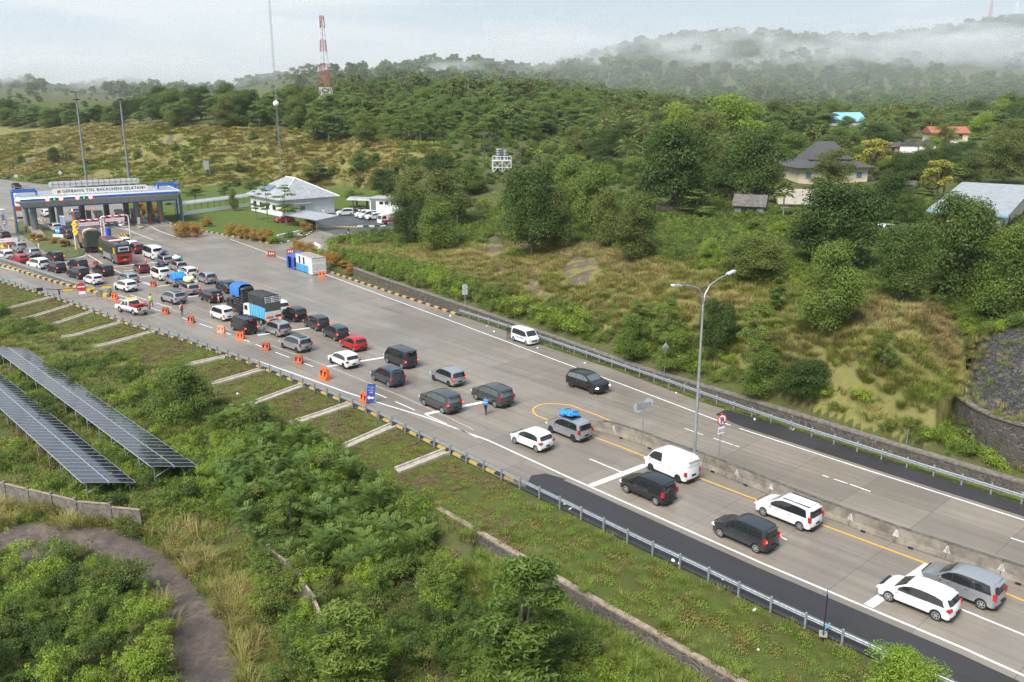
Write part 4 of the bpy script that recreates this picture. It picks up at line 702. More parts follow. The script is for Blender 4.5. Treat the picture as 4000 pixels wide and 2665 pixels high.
for px_, yt_, Y_, lb in [(3860, 2, 1120, 'pale red topped telecom tower half lost in fog on the right hill'), (3960, 6, 1160, 'faint grey telecom tower at the far right, almost hidden by fog')]:
    q = AT(px_, 120, Y_); z_ = float(TZ(q[0], Y_)); o = thing('telecom_tower', lb, 'tower', (q[0], Y_, z_)); mb = MB(); h_ = AT(px_, yt_, Y_)[2] - z_; lattice(mb, 3.0, 0, 1.0, h_, 12, .25); mb.build('lattice', tw_w if px_ > 3900 else tw_r, o)
wood_p = mat('pole_wood', (.10, .075, .06), .9, var=.4)
def pole(px, yt, yb, label, Y=None, arm=2.0, pl=None):
    P_ = HIT(px, yb) if Y is None else AT(px, yb, Y); h_ = AT(px, yt, P_[1])[2] - P_[2]; o = thing('power_pole', label, 'utility pole', tuple(P_)); MB().tube([(0, 0, -.5), (0, 0, h_)], [.19, .13], 7).build('pole', wood_p, o); MB().box((0, 0, h_ - .5), (arm, .12, .14)).build('crossarm', steel, o)
    for x in (-arm / 2, 0, arm / 2): MB().tube([(x * .9, 0, h_ - .42), (x * .9, 0, h_ - .1)], .06, 6).build('insulator', dark_m, o)
    return (P_[0], P_[1], P_[2] + h_ - .2)
q0 = pole(1594, 460, 549, 'wooden power pole at the edge of the wood, above the golden hill', 330, 3); q1 = pole(1893, 513, 662, 'tall wooden power pole left of the water tank stand'); q2 = pole(2015, 590, 664, 'short power pole right of the water tank stand', q1[1] - 1); q3 = pole(2034, 594, 657, 'plain pole at the right of the short power pole', q1[1] + 3, .6)
def wire(a, b, sag, label):
    a, b = Vector(a), Vector(b); mb = MB(); P = [a.lerp(b, f) + Vector((0, 0, -4 * sag * f * (1 - f))) for f in np.linspace(0, 1, 12)]; mb.tube(P, .05, 3); tag(mb.build('power_line', mat('cable', (.08, .08, .08), .5)), label, 'cable', 'power lines')
wire(q0, q1, 2.5, 'power line sagging between the hill pole and the tall pole'); wire(q1, q2, .8, 'power line between the tall pole and the short pole'); wire(q0, (q0[0] - 110, q0[1] + 40, q0[2] - 3), 3, 'power line running left from the hill pole over the trees')
P_ = HIT(1960, 674); sc_ = (1995 - 1924) / FL * (P_[1] * CT - (P_[2] - CAMH) * ST); hp = AT(1960, 628, P_[1])[2] - P_[2]; wt = thing('water_tower', 'white steel stand carrying two ribbed steel water tanks', 'water tank', tuple(P_), .1); mb = MB(); a_ = sc_ / 2
for x in (-a_, 0, a_):
    for y in (-1.3, 1.3): mb.tube([(x, y, -.3), (x, y, hp)], .09, 5)
for y in (-1.3, 1.3):
    for z in (hp * .45, hp): mb.tube([(-a_, y, z), (a_, y, z)], .08, 5)
    for x in (-a_, 0): mb.tube([(x, y, 0), (x + a_, y, hp)], .06, 4); mb.tube([(x + a_, y, 0), (x, y, hp)], .06, 4)
mb.build('stand', wpost, wt); mb = MB()
for y in (-1.4, 1.4): mb.tube([(-a_, y, hp + 1.1), (a_, y, hp + 1.1)], .05, 4); [mb.tube([(x, y, hp), (x, y, hp + 1.1)], .05, 4) for x in np.linspace(-a_, a_, 6)]
mb.build('railing', wpost, wt); MB().box((0, 0, hp + .05), (sc_, 2.8, .1)).build('platform', wpost, wt)
for x, hh in ((-.75, 2.9), (1.0, 2.6)): mb = MB(); Z = np.linspace(0, hh, 13); mb.tube([(x, 0, hp + .1 + z) for z in Z], [(.8 if i % 2 else .72) for i in range(13)], 14); tk = mb.build('tank', mat('tank_steel', (.62, .62, .64), .25, .8), wt, 50); [MB().tube([(x, 0, hp + .5 + z), (x, 0, hp + .6 + z)], .81, 14).build('tank_band', dark_m, tk) for z in (.3, .9, 1.5, 2.0)]
P_ = HIT(809, 692); hb = AT(809, 627, P_[1])[2] - P_[2]; bb = thing('billboard_frame', 'empty grey billboard frame on two legs standing on the golden hill', 'billboard', tuple(P_), .2); [MB().box((x, 0, hb / 2), (.16, .16, hb)).build('leg', steel, bb) for x in (-.85, .85)]; MB().box((0, 0, hb - 1.5), (1.9, .12, 2.8)).build('panel_frame', mat('panel_slats', (.30, .29, .28), .7, var=.3, vs=8), bb)

# ------------------------------------------------------------ container post, tents
c0, c1 = G(1220, 1077), G(1280, 1066); ax = np.array(G(1220, 1077)[:2]) - np.array(G(1173, 1041)[:2]); ax /= np.linalg.norm(ax); cang = math.atan2(-.80, .60); cl_ = np.array([.60, -.80]); cw_ = np.array([.80, .60]); corner = c0[:2]
ct = thing('container', 'white shipping container used as a post, blue painted below, beside the far kerb', 'container', (*(corner - cl_ * 3.0 + cw_ * 1.22), 0), math.atan2(cl_[1], cl_[0])); cwht = mat('container_white', (.72, .71, .69), .5, var=.12, vs=3, bump=.2, bs=3); MB().box((0, 0, 1.4), (6.0, 2.44, 2.55)).build('body', cwht, ct)
mb = MB()
for i in range(28): mb.box((-2.85 + i * .21, 0, 2.70), (.08, 2.3, .05))
mb.build('roof_rib', mat('container_roof', (.42, .40, .38), .7, var=.5, vs=3), ct); MB().box((-.6, -1.23, .72), (4.6, .04, 1.15)).build('blue_paint', mat('container_blue', (.06, .32, .62), .5, var=.35, vs=2), ct)
for x in (-1.5, .1): w_ = MB().box((x, -1.235, 1.9), (.55, .05, 1.0)).build('window', dark_m, ct); MB().box((x, -1.3, 2.45), (.65, .14, .1)).build('awning', blue, w_)
for y in (-.6, .6):
    dr = MB().box((3.01, y, 1.4), (.05, 1.15, 2.35)).build('door', cwht, ct); [MB().box((3.05, y, z), (.03, 1.05, .05)).build('door_rib', mat('rib_grey', (.4, .39, .38), .7), dr) for z in (.5, .95, 1.3, 1.65, 2.3)]  # door ribs in a darker grey than the white door leaves
MB().box((3.03, 0, 2.66), (.06, 2.44, .07)).build('lintel', booth_r, ct)
tn = thing('tent', 'blue canvas tent at the left end of the white container post', 'tent', (*(corner - cl_ * 7.4 + cw_ * 1.3), 0), math.atan2(cl_[1], cl_[0])); bluet = mat('tarp_blue', (.03, .09, .50), .6, var=.3, vs=1.5, bump=.3, bs=3); a, b = 1.4, 1.7; mb = MB(); mb.add([(-a, -b, 2.0), (a, -b, 2.0), (a, b, 2.0), (-a, b, 2.0), (0, 0, 2.8)], [(0, 1, 4), (1, 2, 4), (2, 3, 4), (3, 0, 4)]); mb.box((-a, 0, 1.0), (.03, 2 * b, 2.0)); mb.box((.9, -b, 1.0), (1.0, .03, 2.0)); mb.box((-1.1, -b, 1.0), (.6, .03, 2.0)); mb.build('canvas', bluet, tn); [MB().tube([(x, y, 0), (x, y, 2.0)], .04, 5).build('pole', steel, tn) for x in (-a, a) for y in (-b, b)]

# ------------------------------------------------------------ solar panel tables
pv = bpy.data.materials.new('solar_cell'); pv.use_nodes = True; t = pv.node_tree; lk = t.links.new; b = t.nodes['Principled BSDF']; tco = t.nodes.new('ShaderNodeTexCoord').outputs['Object']; br = t.nodes.new('ShaderNodeTexBrick'); br.offset = 0; br.inputs['Scale'].default_value = 1; br.inputs['Brick Width'].default_value = .16; br.inputs['Row Height'].default_value = .16; br.inputs['Mortar Size'].default_value = .004; br.inputs['Color1'].default_value = (.012, .014, .022, 1); br.inputs['Color2'].default_value = (.014, .016, .028, 1); br.inputs['Mortar'].default_value = (.10, .11, .13, 1); lk(tco, br.inputs['Vector']); lk(br.outputs['Color'], b.inputs['Base Color']); b.inputs['Roughness'].default_value = .10; b.inputs['Specular IOR Level'].default_value = .75
alu = mat('aluminium', (.60, .61, .63), .4, .5)
mm = MB(); mm.box((0, 0, 0), (1.93, .975, .03), mi=0); f_ = .035
for c, d in [((0, .4825, .004), (1.96, f_, .04)), ((0, -.4825, .004), (1.96, f_, .04)), ((.9625, 0, .004), (f_, .93, .04)), ((-.9625, 0, .004), (f_, .93, .04))]: mm.box(c, d, mi=1)
pvm = mm.mesh('module', [pv, alu])
def table(Lc, Rc, rows, label):
    Lc, Rc = np.array(Lc), np.array(Rc); ac = Rc - Lc; al = np.array([-DV[0], -DV[1], 0.0]); al = al / np.linalg.norm(al); w = np.linalg.norm(ac); acu = ac / w; nn = np.cross(acu, al); nn /= np.linalg.norm(nn)
    if nn[2] < 0: nn = -nn
    o = thing('solar_table', label, 'solar panels'); o.location = tuple(Lc); M0 = Matrix([[acu[i], al[i], nn[i]] for i in range(3)])
    for r_ in range(rows):
        for k in range(2): m_ = obj('module', pvm, o); m_.matrix_local = Matrix.Translation(Vector(acu * (w * (k * .5 + .25)) + al * (r_ * 1.0 + .5 + .02 * (r_ // 6)))) @ M0.to_4x4() @ Matrix.Diagonal((w / 2 / 1.97, 1, 1, 1))
    for f in (.06, .5, .94):
        mb = MB(); q = ac * f - nn * .12; mb.tube([q, q + al * rows], .05, 4); mb.build('rail', galv, o)
    for r_ in range(0, rows + 1, 3):
        for f in (.1, .9):
            q = ac * f + al * min(r_ + .3, rows - .2); g_ = float(TZ(*(Lc + q)[:2])) - Lc[2]; mb = MB(); mb.tube([(q[0], q[1], g_ - .3), (q[0], q[1], q[2] - .1)], .05, 5); mb.build('leg', galv, o)
        q = ac * .1 + al * min(r_ + .3, rows - .2); q2_ = ac * .45 + al * min(r_ + .3, rows - .2); g_ = float(TZ(*(Lc + q)[:2])) - Lc[2]; MB().tube([(q[0], q[1], (g_ + q[2]) / 2), tuple(q2_ - nn * .15)], .035, 4).build('brace', galv, o)
table(G(318, 1886, -.1), G(531, 1885, -1.25), 42, 'lower left one of the two long solar panel tables'); table(G(586, 1822, -.1), G(775, 1823, -1.2), 46, 'upper one of the two long solar panel tables, nearer the road')
# concrete panel walls in the undergrowth
def panelwall(pts, z, h, label, posts=True):
    o = thing('panel_wall', label, 'wall'); P = [HIT(x, y) for x, y in pts]; mb = MB()
    for a, b in zip(P[:-1], P[1:]):
        d = (b - a)[:2]; Lg = np.linalg.norm(d); n_ = max(1, int(round(Lg / 2.4)))
        for i in range(n_):
            f0, f1 = i / n_, (i + 1) / n_; p, q = a + (b - a) * f0, a + (b - a) * f1; c = (p + q) / 2; an = math.atan2(d[1], d[0]); MB().box((c[0], c[1], c[2] + h / 2 - .4), (Lg / n_ - .1, .08, h + .8)).v
            m1 = MB(); m1.box((c[0], c[1], c[2] + h / 2 - .4), (Lg / n_ - .12, .07, h + .8), an); m1.build('panel', conc_old, o); m2 = MB(); m2.box((c[0], c[1], c[2] + h + .04), (Lg / n_ - .12, .16, .08), an); m2.build('coping', mat('coping_brown', (.30, .23, .17)), o); m3 = MB(); m3.box((p[0], p[1], p[2] + h / 2 - .3), (.18, .18, h + 1.1), an); m3.build('post', conc_old, o)
panelwall([(-60, 1940), (120, 1985), (305, 2030), (440, 2050), (560, 2075)], 0, 1.5, 'weathered concrete panel wall below the solar tables'); panelwall([(1055, 2230), (1130, 2290), (1180, 2350), (1235, 2440), (1275, 2540), (1300, 2640)], 0, 1.7, 'mossy concrete panel wall with posts running down beside the dirt track')

# ------------------------------------------------------------ village
def house(label, x0, x1, yb, ye, yr, Y, depth, hip, wall, roof, rz=0.0, wins=3, ridge=None, ov=.7, cat='house', name='house', trim=None, skirt=None, wm=None):
    a, b = AT(x0, yb, Y), AT(x1, yb, Y); w = b[0] - a[0]; z0 = a[2]; ze = AT(x0, ye, Y)[2] - z0; zr = AT(x0, yr, Y + depth / 2)[2] - z0; o = thing(name, label, cat, ((a[0] + b[0]) / 2, Y + depth / 2, z0), rz)
    MB().box((0, 0, ze / 2 - 1), (w - 2 * ov, depth - 2 * ov, ze + 2)).build('wall', wall, o); rm = roofmesh(w - 2 * ov, depth - 2 * ov, ze, skirt or zr, hip, ov, ridge).build('roof', roof, o)
    if skirt: mb = roofmesh(w * .55, depth * .55, skirt * .62 + ze * .38, zr, True, 0, ridge); mb.build('upper_roof', roof, o)
    if not hip: mb = MB(); [mb.add([(s_ * (w / 2 - ov - .01), -(depth / 2 - ov), ze - .02), (s_ * (w / 2 - ov - .01), depth / 2 - ov, ze - .02), (s_ * (w / 2 - ov - .01), 0, zr - .25)], [(0, 1, 2)]) for s_ in (-1, 1)]; mb.build('gable', wall, o)
    if trim: mb = MB(); mb.box((0, -depth / 2 + .0, ze - .1), (w + .1, .12, .5)); mb.build('fascia', trim, o)
    for i in range(wins): x = (i + .5) / wins * (w - 3) - (w - 3) / 2; w_ = MB().box((x, -(depth / 2 - ov) - .02, ze * .5), (1.3, .08, 1.2)).build('window', wm or glass_d, o); MB().box((x, -(depth / 2 - ov) - .05, ze * .5 - .68), (1.5, .14, .1)).build('sill', conc, w_)
    return o, w, ze
house('large cream house with a steep dark tiled roof among the trees', 3088, 3414, 716, 655, 552, 217, 15, True, cream, tile_dark, .12, 4, 4.5, 1.4, skirt=6.6, wm=mat('window_blue', (.10, .22, .36), .4))
house('small grey block shed with a weathered fibre roof', 2880, 3010, 848, 806, 760, 158, 6, False, grey_wall, asb, -.35, 2, ov=.4, cat='shed', name='shed')
house('cream house with a pale roof and a white porch column behind the tall tree', 3060, 3400, 852, 800, 740, 164, 9, False, cream, mat('pale_roof', (.33, .30, .25), .7, var=.3, vs=2), -.2, 4, ov=.5)
house('tiny wooden shed with a dark roof beside the fan palm', 3520, 3590, 748, 722, 705, 200, 4, False, brown_w, tile_dark, -.2, 0, ov=.3, cat='shed', name='shed')
house('distant hall with a bright blue roof beyond the trees', 3272, 3385, 498, 474, 439, 395, 16, False, white_m, blue_roof, .1, 0, cat='hall', name='hall')
house('house with a terracotta tiled roof on the right, beyond the village', 3640, 3792, 545, 520, 494, 330, 10, False, cream, tile_red, -.05, 3)
for x0_, x1_, yb2, ye2, yr2, lb in [(3535, 3592, 590, 568, 547, 'leftmost of the small white village houses with dark roofs'), (3606, 3662, 588, 566, 544, 'small white gabled village house right of the leftmost one'), (3700, 3770, 600, 580, 556, 'small white village house partly behind a yellow green tree'), (3745, 3835, 635, 605, 577, 'nearest of the small white village houses, with a dark grey roof')]:
    house(lb, x0_, x1_, yb2, ye2, yr2, 290 if yb2 < 620 else 262, 6, False, white_m, tile_dark, 1.2, 1, ov=.4)
house('low orange walled village house at the left of the white ones', 3440, 3535, 590, 574, 556, 296, 6, False, mat('orange_wall', (.55, .25, .14), .8), tile_dark, .1, 1, ov=.4)
house('red roofed house peeping over the trees, left of the thin mast', 980, 1012, 455, 441, 428, 420, 7, False, cream, mat('red_roof', (.50, .10, .08), .6, var=.2), .4, 0, ov=.4); house('orange walled house with a bright red roof right of the thin mast', 1095, 1150, 470, 448, 429, 420, 9, False, mat('orange_wall2', (.6, .35, .2), .8), mat('red_roof', (.5, .1, .08)), -.4, 2, ov=.5)
# warehouse with its near corner at the right
wc = G(3905, 930, 5.4); eA = np.array([-.80, .60]); eB = np.array([.60, .80]); zc = AT(3907, 841, wc[1])[2] - 5.4; wh = thing('warehouse', 'cream warehouse with a large light grey metal roof and blue fascia at the right edge', 'warehouse', (wc[0], wc[1], 5.4), math.atan2(eB[1], eB[0]))
La, Lb = 8.0, 26.0; MB().box((Lb / 2, La / 2, zc / 2 - .5), (Lb, La, zc + 1)).build('wall', cream, wh); mb = MB(); rs = .14; V = [(-.8, -.8, zc), (Lb + .8, -.8, zc + 2.6), (Lb + .8, La + 3.2, zc + 2.6), (-.8, La + 3.2, zc)]; mb.add(V + [(x, y, z - .15) for x, y, z in V], [(0, 1, 2, 3), (7, 6, 5, 4), (0, 4, 5, 1), (1, 5, 6, 2), (2, 6, 7, 3), (3, 7, 4, 0)]); mb.build('roof', metal_roof, wh); MB().box((-.85, La / 2 + 1.1, zc - .12), (.1, La + 4.0, .28)).build('fascia', blue_tr, wh)
mb = MB(); mb.add([(0, -.01, zc - .1), (Lb, -.01, zc - .1), (Lb, -.01, zc + 2.45)], [(0, 1, 2)]); mb.build('gable', cream, wh)
for x, y, sx, sy in [(-.02, 2.6, .08, .8), (-.02, 9, .08, .8), (1.6, -.03, 1.1, .08), (7, -.03, 1.1, .08)]: w_ = MB().box((x, y, 2.0), (sx, sy, 1.3)).build('window', brown_w, wh)
rw_ = thing('ruined_wall', 'broken pale brick wall with posts among the bushes, left of the grey shed', 'wall'); q = [HIT(x, y) for x, y in [(2560, 845), (2630, 850), (2690, 852), (2750, 855)]]
for i, (a, b) in enumerate(zip(q[:-1], q[1:])): c = (a + b) / 2; d = (b - a)[:2]; MB().box((c[0], c[1], c[2] + .9), (np.linalg.norm(d), .15, 2.3 + .5 * (i % 2)), math.atan2(d[1], d[0])).build('wall_panel', mat('brick_pale', (.38, .30, .23), .9, var=.4, vs=3), rw_); MB().box((a[0], a[1], a[2] + 1.3), (.25, .25, 2.8)).build('post', conc_old, rw_)

# ------------------------------------------------------------ signs and small street furniture
sgn_b = mat('sign_blue', (.03, .08, .38), .45); sgn_y = mat('sign_yellow', (.82, .50, .01), .45); sgn_c = mat('sign_cyan', (.02, .28, .68), .45); lime = mat('board_grey', (.42, .43, .45), .6)
def post_sign(name, label, x, y, h, z0=0.0, rz=0.0, base=None):
    p = G(x, y, z0) if base is None else base; o = thing(name, label, 'road sign', (p[0], p[1], z0 if base is None else p[2]), rz); MB().tube([(0, 0, 0), (0, 0, h)], .045, 8).build('post', galv, o, 50); return o
fa = -.35
o = post_sign('road_sign', 'round no U turn sign with a white plate, standing on the median barrier', 2808, 1785, 3.5, .8, .55); MB().disc((0, -.06, 3.0), .46, (0, 1, 0), .03, 28).build('sign_ring', red_p, o); MB().disc((0, -.085, 3.0), .36, (0, 1, 0), .02, 28).build('sign_face', sgn_w, o); mb = MB(); mb.tube([(-.12, -.11, 2.75), (-.12, -.11, 3.08), (-.06, -.11, 3.18), (.04, -.11, 3.18), (.1, -.11, 3.08), (.1, -.11, 2.92)], .035, 6); mb.build('u_turn_arrow', ink, o); mb = MB(); mb.box((0, -.13, 3.0), (.8, .02, .075), 0, tilt=('Y', .78)); mb.build('slash', red_p, o); pl_ = MB().box((0, -.06, 2.15), (.62, .03, .55)).build('plate', sgn_w, o); text('KECUALI\nPETUGAS', .15, ink, pl_, TM((0, -.08, 2.15)))
o = post_sign('road_sign', 'twin round signs seen from behind on the median barrier, one red dot', 2511, 1680, 2.6, .8, .35)
for x, z in ((-.52, 2.0), (.42, 2.3)): MB().disc((x, -.03, z), .40, (0, 1, 0), .03, 24).build('sign_back', lime, o)
MB().box((-.05, -.07, 2.15), (1.3, .04, .5)).build('bracket_frame', galv, o); MB().disc((-.62, -.06, 1.95), .08, (0, 1, 0), .03, 12).build('red_reflector', mat('reflector', (.8, .1, .03), .4), o)
o = post_sign('road_sign', 'grey back of a diamond sign beyond the far guardrail', 2594, 1478, 3.6, .2, .3); mb = MB(); mb.slab([(0, -.03, 3.7), (.42, -.03, 3.1), (0, -.03, 2.5), (-.42, -.03, 3.1)], (0, .03, 0)); mb.build('sign_back', lime, o)
o = post_sign('road_sign', 'grey back of a round sign with a panel beside the far guardrail, left end', 1817, 1212, 3.4, .1, .3); MB().disc((0, 0, 3.1), .38, (0, 1, 0), .03, 20).build('sign_back', lime, o); MB().box((0, 0, 2.4), (.7, .03, .7)).build('plate_back', lime, o)
o = post_sign('marker_post', 'thin bare steel post beside the far guardrail at the right', 3537, 1765, 1.9, .1)
o = thing('direction_board', 'leaning blue board with white words and a big arrow behind the near guardrail', 'sign', tuple(G(1445, 1578, 0)), .35); M_ = Matrix.Rotation(.16, 4, 'Y') @ Matrix.Rotation(-.12, 4, 'X'); bd = MB().box((0, 0, 1.15), (.85, .04, 1.9)).build('board', sgn_b, o); bd.matrix_local = M_; text('PENGAMBILAN', .105, sgn_w, bd, TM((0, -.03, 1.75))); text('KARTU', .105, sgn_w, bd, TM((0, -.03, 1.58))); text('AMBIL LAJUR', .115, sgn_w, bd, TM((0, -.03, 1.42))); o.scale = (.88, .88, .88); text('KIRI', .22, sgn_w, bd, TM((0, -.03, 1.20))); mb = MB(); mb.slab([(-.36, -.03, .65), (-.12, -.03, .88), (-.12, -.03, .75), (.34, -.03, .75), (.34, -.03, .55), (-.12, -.03, .55), (-.12, -.03, .42)][::-1], (0, -.015, 0)); mb.build('arrow', sgn_w, bd); [MB().tube([(x, .1, 0), (x, .02, 1.9)], .02, 5).build('leg', galv, o) for x in (-.38, .38)]
vb = HIT(3213, 2492); o = thing('banner_stand', 'narrow blue, white and red banner on a black frame beside the near guardrail', 'banner', (vb[0], vb[1], vb[2]), 1.25); MB().tube([(-.3, 0, 0), (-.3, 0, 2.7)], .03, 6).build('frame', dark_m, o); MB().box((0, 0, 2.25), (.62, .03, .9)).build('banner_blue', sgn_b, o); MB().box((0, 0, 1.6), (.62, .03, .4)).build('banner_red', red_p, o); MB().box((0, -.02, 2.15), (.45, .02, .25)).build('banner_print', sgn_w, o); MB().box((-.1, 0, .3), (.5, .4, .1)).build('foot', conc, o); MB().box((-.2, -.1, .75), (.06, .06, .7), 0, tilt=('X', .5)).build('blue_strap', blue_tr, o)
o = post_sign('road_sign', 'round blue sign with white arrows and two white plates on the grass island', 238, 992, 4.6, .1, fa); MB().disc((0, -.05, 4.2), .62, (0, 1, 0), .04, 28).build('sign_face', sgn_c, o)
for s_ in (-1, 1): mb = MB(); mb.slab([(s_ * .06, -.08, 4.1), (s_ * .25, -.08, 4.4), (s_ * .45, -.08, 4.1), (s_ * .3, -.08, 3.98)][::(-1 if s_ > 0 else 1)], (0, -.02, 0)); mb.build('arrow', sgn_w, o)
for x in (-.62, .62): MB().box((x, -.04, 3.25), (1.05, .03, .5)).build('plate', sgn_w, o)
o = post_sign('road_sign', 'two yellow diamond clearance signs on one post beside the truck', 306, 994, 5.6, .1, fa)
for z, s_ in ((5.3, '5 m'), (4.05, '2.5 m')): mb = MB(); r_ = .72; mb.slab([(0, -.06, z + r_), (r_, -.06, z), (0, -.06, z - r_), (-r_, -.06, z)], (0, .03, 0)); q_ = mb.build('sign_face', sgn_y, o); text(s_, .36, ink, q_, TM((0, -.075, z)))
o = post_sign('traffic_light', 'small dark traffic light on a post at the tip of the grass island', 275, 997, 2.3, .1, fa); MB().box((0, -.08, 2.05), (.42, .3, .9)).build('housing', dark_m, o); [MB().disc((0, -.24, z), .13, (0, 1, 0), .03, 14).build('lens', mat('lens_off', (.08, .07, .05), .3), o) for z in (1.8, 2.25)]
o = post_sign('road_sign', 'yellow diamond sign on a thin post at the far left by the guardrail', 19, 1024, 2.7, .1, fa); mb = MB(); mb.slab([(0, -.05, 3.1), (.4, -.05, 2.65), (0, -.05, 2.2), (-.4, -.05, 2.65)], (0, .03, 0)); mb.build('sign_face', sgn_y, o)
o = post_sign('road_sign', 'round white no entry sign with a red rim right of the height frame', 476, 927, 3.6, 0, fa); MB().disc((0, -.05, 3.3), .5, (0, 1, 0), .03, 24).build('sign_ring', red_p, o); MB().disc((0, -.08, 3.3), .38, (0, 1, 0), .03, 24).build('sign_face', sgn_w, o); MB().box((0, -.11, 3.3), (.5, .02, .13)).build('sign_bar', ink, o); MB().box((0, -.05, 2.5), (.8, .03, .32)).build('plate', sgn_w, o)
o = post_sign('road_sign', 'round no entry sign on a blue board at the left foot of the toll gate', 26, 925, 4.3, 0, fa); MB().box((0, .05, 3.2), (1.3, .05, 2.4)).build('board', mat('board_blue_grey', (.28, .32, .50), .5), o); MB().disc((0, -.03, 2.9), .5, (0, 1, 0), .03, 24).build('sign_ring', red_p, o); MB().disc((0, -.06, 2.9), .38, (0, 1, 0), .03, 24).build('sign_face', sgn_w, o); MB().box((0, -.09, 2.9), (.5, .02, .13)).build('sign_bar', ink, o)
for x, y, w_ in [(250, 905, 'left'), (352, 880, 'right')]: o = thing('tariff_board', 'blue grey tariff board, %s one of the two under the gate canopy' % w_, 'sign', tuple(G(x, y, 0)), fa); [MB().tube([(q, 0, 0), (q, 0, 1.4)], .04, 5).build('leg', steel, o) for q in (-.5, .5)]; MB().box((0, 0, 2.3), (1.4, .08, 2.0)).build('board', mat('board_blue_grey', (.28, .32, .50), .5), o); MB().box((0, -.05, 3.2), (1.4, .03, .2)).build('header', sgn_w, o)
o = post_sign('road_sign', 'grey back of a diamond sign on the far bank beyond the gate roof', 241, 722, 3.6, 0, .2); mb = MB(); mb.slab([(0, 0, 4.5), (.75, 0, 3.75), (0, 0, 3.0), (-.75, 0, 3.75)], (0, .04, 0)); mb.build('sign_back', lime, o)
o = thing('sign_panel', 'small white panel beside the distant guardrail at the upper left', 'sign', tuple(G(66, 712, 0)), .2); MB().box((0, 0, 2.0), (1.1, .05, 1.0)).build('panel', lime, o); [MB().tube([(q, 0, 0), (q, 0, 1.6)], .04, 5).build('leg', galv, o) for q in (-.4, .4)]
cb = thing('concrete_block', 'concrete block with yellow and black stripes in front of the right height frame', 'block', tuple(G(488, 945, 0)), fa); MB().box((0, 0, .8), (2.2, .7, 1.6)).build('block', conc, cb); MB().box((0, -.36, 1.3), (2.1, .03, .6)).build('hazard_stripe', yb, cb)
bn = thing('waste_bin', 'blue plastic drum right of the tarpaulin covered truck', 'bin', tuple(G(425, 935, 0))); MB().tube([(0, 0, 0), (0, 0, 2.2)], [.55, .6], 14).build('drum', bluet, bn, 50)
# low manual barrier with no entry disc
o = thing('swing_barrier', 'black and yellow swing barrier carrying a red no entry disc at the lower left', 'barrier', tuple(G(235, 1172, 0)), math.atan2(.44, .90)); MB().box((0, 0, .75), (.18, .18, 1.5)).build('post', dark_m, o); mb = MB(); mb.tube([(-1.6, 0, 1.7), (.0, 0, 1.45), (6.6, 0, 1.45)], .05, 6); mb.tube([(0, 0, 1.1), (6.6, 0, 1.35)], .035, 6); mb.build('boom', dark_m, o); [MB().box((x, -.02, 1.28), (1.2, .06, .30)).build('yellow_band', sgn_y, o) for x in (1.1, 3.9, 6.0)]; MB().box((-2.3, 0, 1.7), (.8, .4, .4)).build('counterweight', dark_m, o); MB().disc((2.8, -.1, 1.6), .58, (0, 1, 0), .04, 28).build('no_entry_disc', red_p, o); MB().box((2.8, -.14, 1.6), (.95, .03, .15)).build('disc_bar', sgn_w, o); MB().box((2.85, -.1, .75), (.85, .04, .4)).build('plate', sgn_w, o)
for x, y, w_ in [(393, 1158, 'old grey'), (412, 1160, 'yellow')]: p = G(x, y, 0); tag(MB().box((p[0], p[1], .25), (1.2, .5, .5), -.5).build('concrete_block', ky if w_ == 'yellow' else conc_old), w_ + ' painted concrete block at the end of the yellow and black kerb', 'block')
ge = G(423, 1147, 0); tag(MB().tube([(ge[0], ge[1], .1), (ge[0], ge[1], .85)], .55, 16).build('guardrail_end', galv, None, 50), 'rounded grey drum closing the end of the double guardrail', 'guardrail end')
# traffic cones
cone_o = mat('cone_orange', (.85, .12, .03), .5)
def cone(x, y, label, s=1.0, z=0.0):
    o = thing('traffic_cone', label, 'traffic cone', tuple(G(x, y, z)), 0, 'orange and white traffic cones'); MB().box((0, 0, .02), (.36 * s, .36 * s, .04)).build('base', dark_m, o); mb = MB(); mb.tube([(0, 0, .04), (0, 0, .92 * s)], [.13 * s, .035 * s], 12); mb.build('body', cone_o, o, 50)
    for h_ in (.38, .62): mb = MB(); r = .13 * s - .095 * s * (h_ / .92) + .006; mb.tube([(0, 0, h_ * s), (0, 0, h_ * s + .13 * s)], [r, r - .0125 * s], 12); mb.build('white_band', sgn_w, o, 50)
CN = [(782, 1134, 'cone on the lane line between the silver luggage car and the black SUV'), (541, 1092, 'cone just behind the old silver hatchback'), (444, 1064, 'cone touching the right rear of the black MPV by the hatching'), (773, 1060, 'cone at the right rear of the white car beside the silver luggage cars'), (845, 1092, 'cone at the right rear of the old silver MPV'), (570, 1025, 'cone behind the bus, beside the white minibus'), (932, 1118, 'cone at the right rear corner of the black off roader'), (1238, 1072, 'tall cone standing at the container doors', ), (1044, 1001, 'small cone left of the red plastic barrier on the open road'), (784, 1145, ''),
      (360, 823, 'left cone of the pair standing behind the gate booths'), (367, 824, 'right cone of the pair standing behind the gate booths'), (158, 858, 'leftmost cone in the line beyond the left gate columns'), (166, 863, 'middle cone in the line beyond the left gate columns'), (178, 868, 'rightmost cone in the line beyond the left gate columns'), (209, 930, 'small cone by the walkway beside the queueing cars')]
for c in CN:
    if c[2]: cone(*c)
wb_m = {k: mat('barrier_' + k, c, .55, var=.2, vs=3) for k, c in dict(dark=(.42, .09, .04), pink=(.82, .30, .20), bright=(.85, .13, .02), red=(.33, .06, .05)).items()}
wbm = MB(); P_ = [(-.28, 0), (-.28, .12), (-.2, .2), (-.11, .5), (-.09, .85), (.09, .85), (.11, .5), (.2, .2), (.28, .12), (.28, 0)]
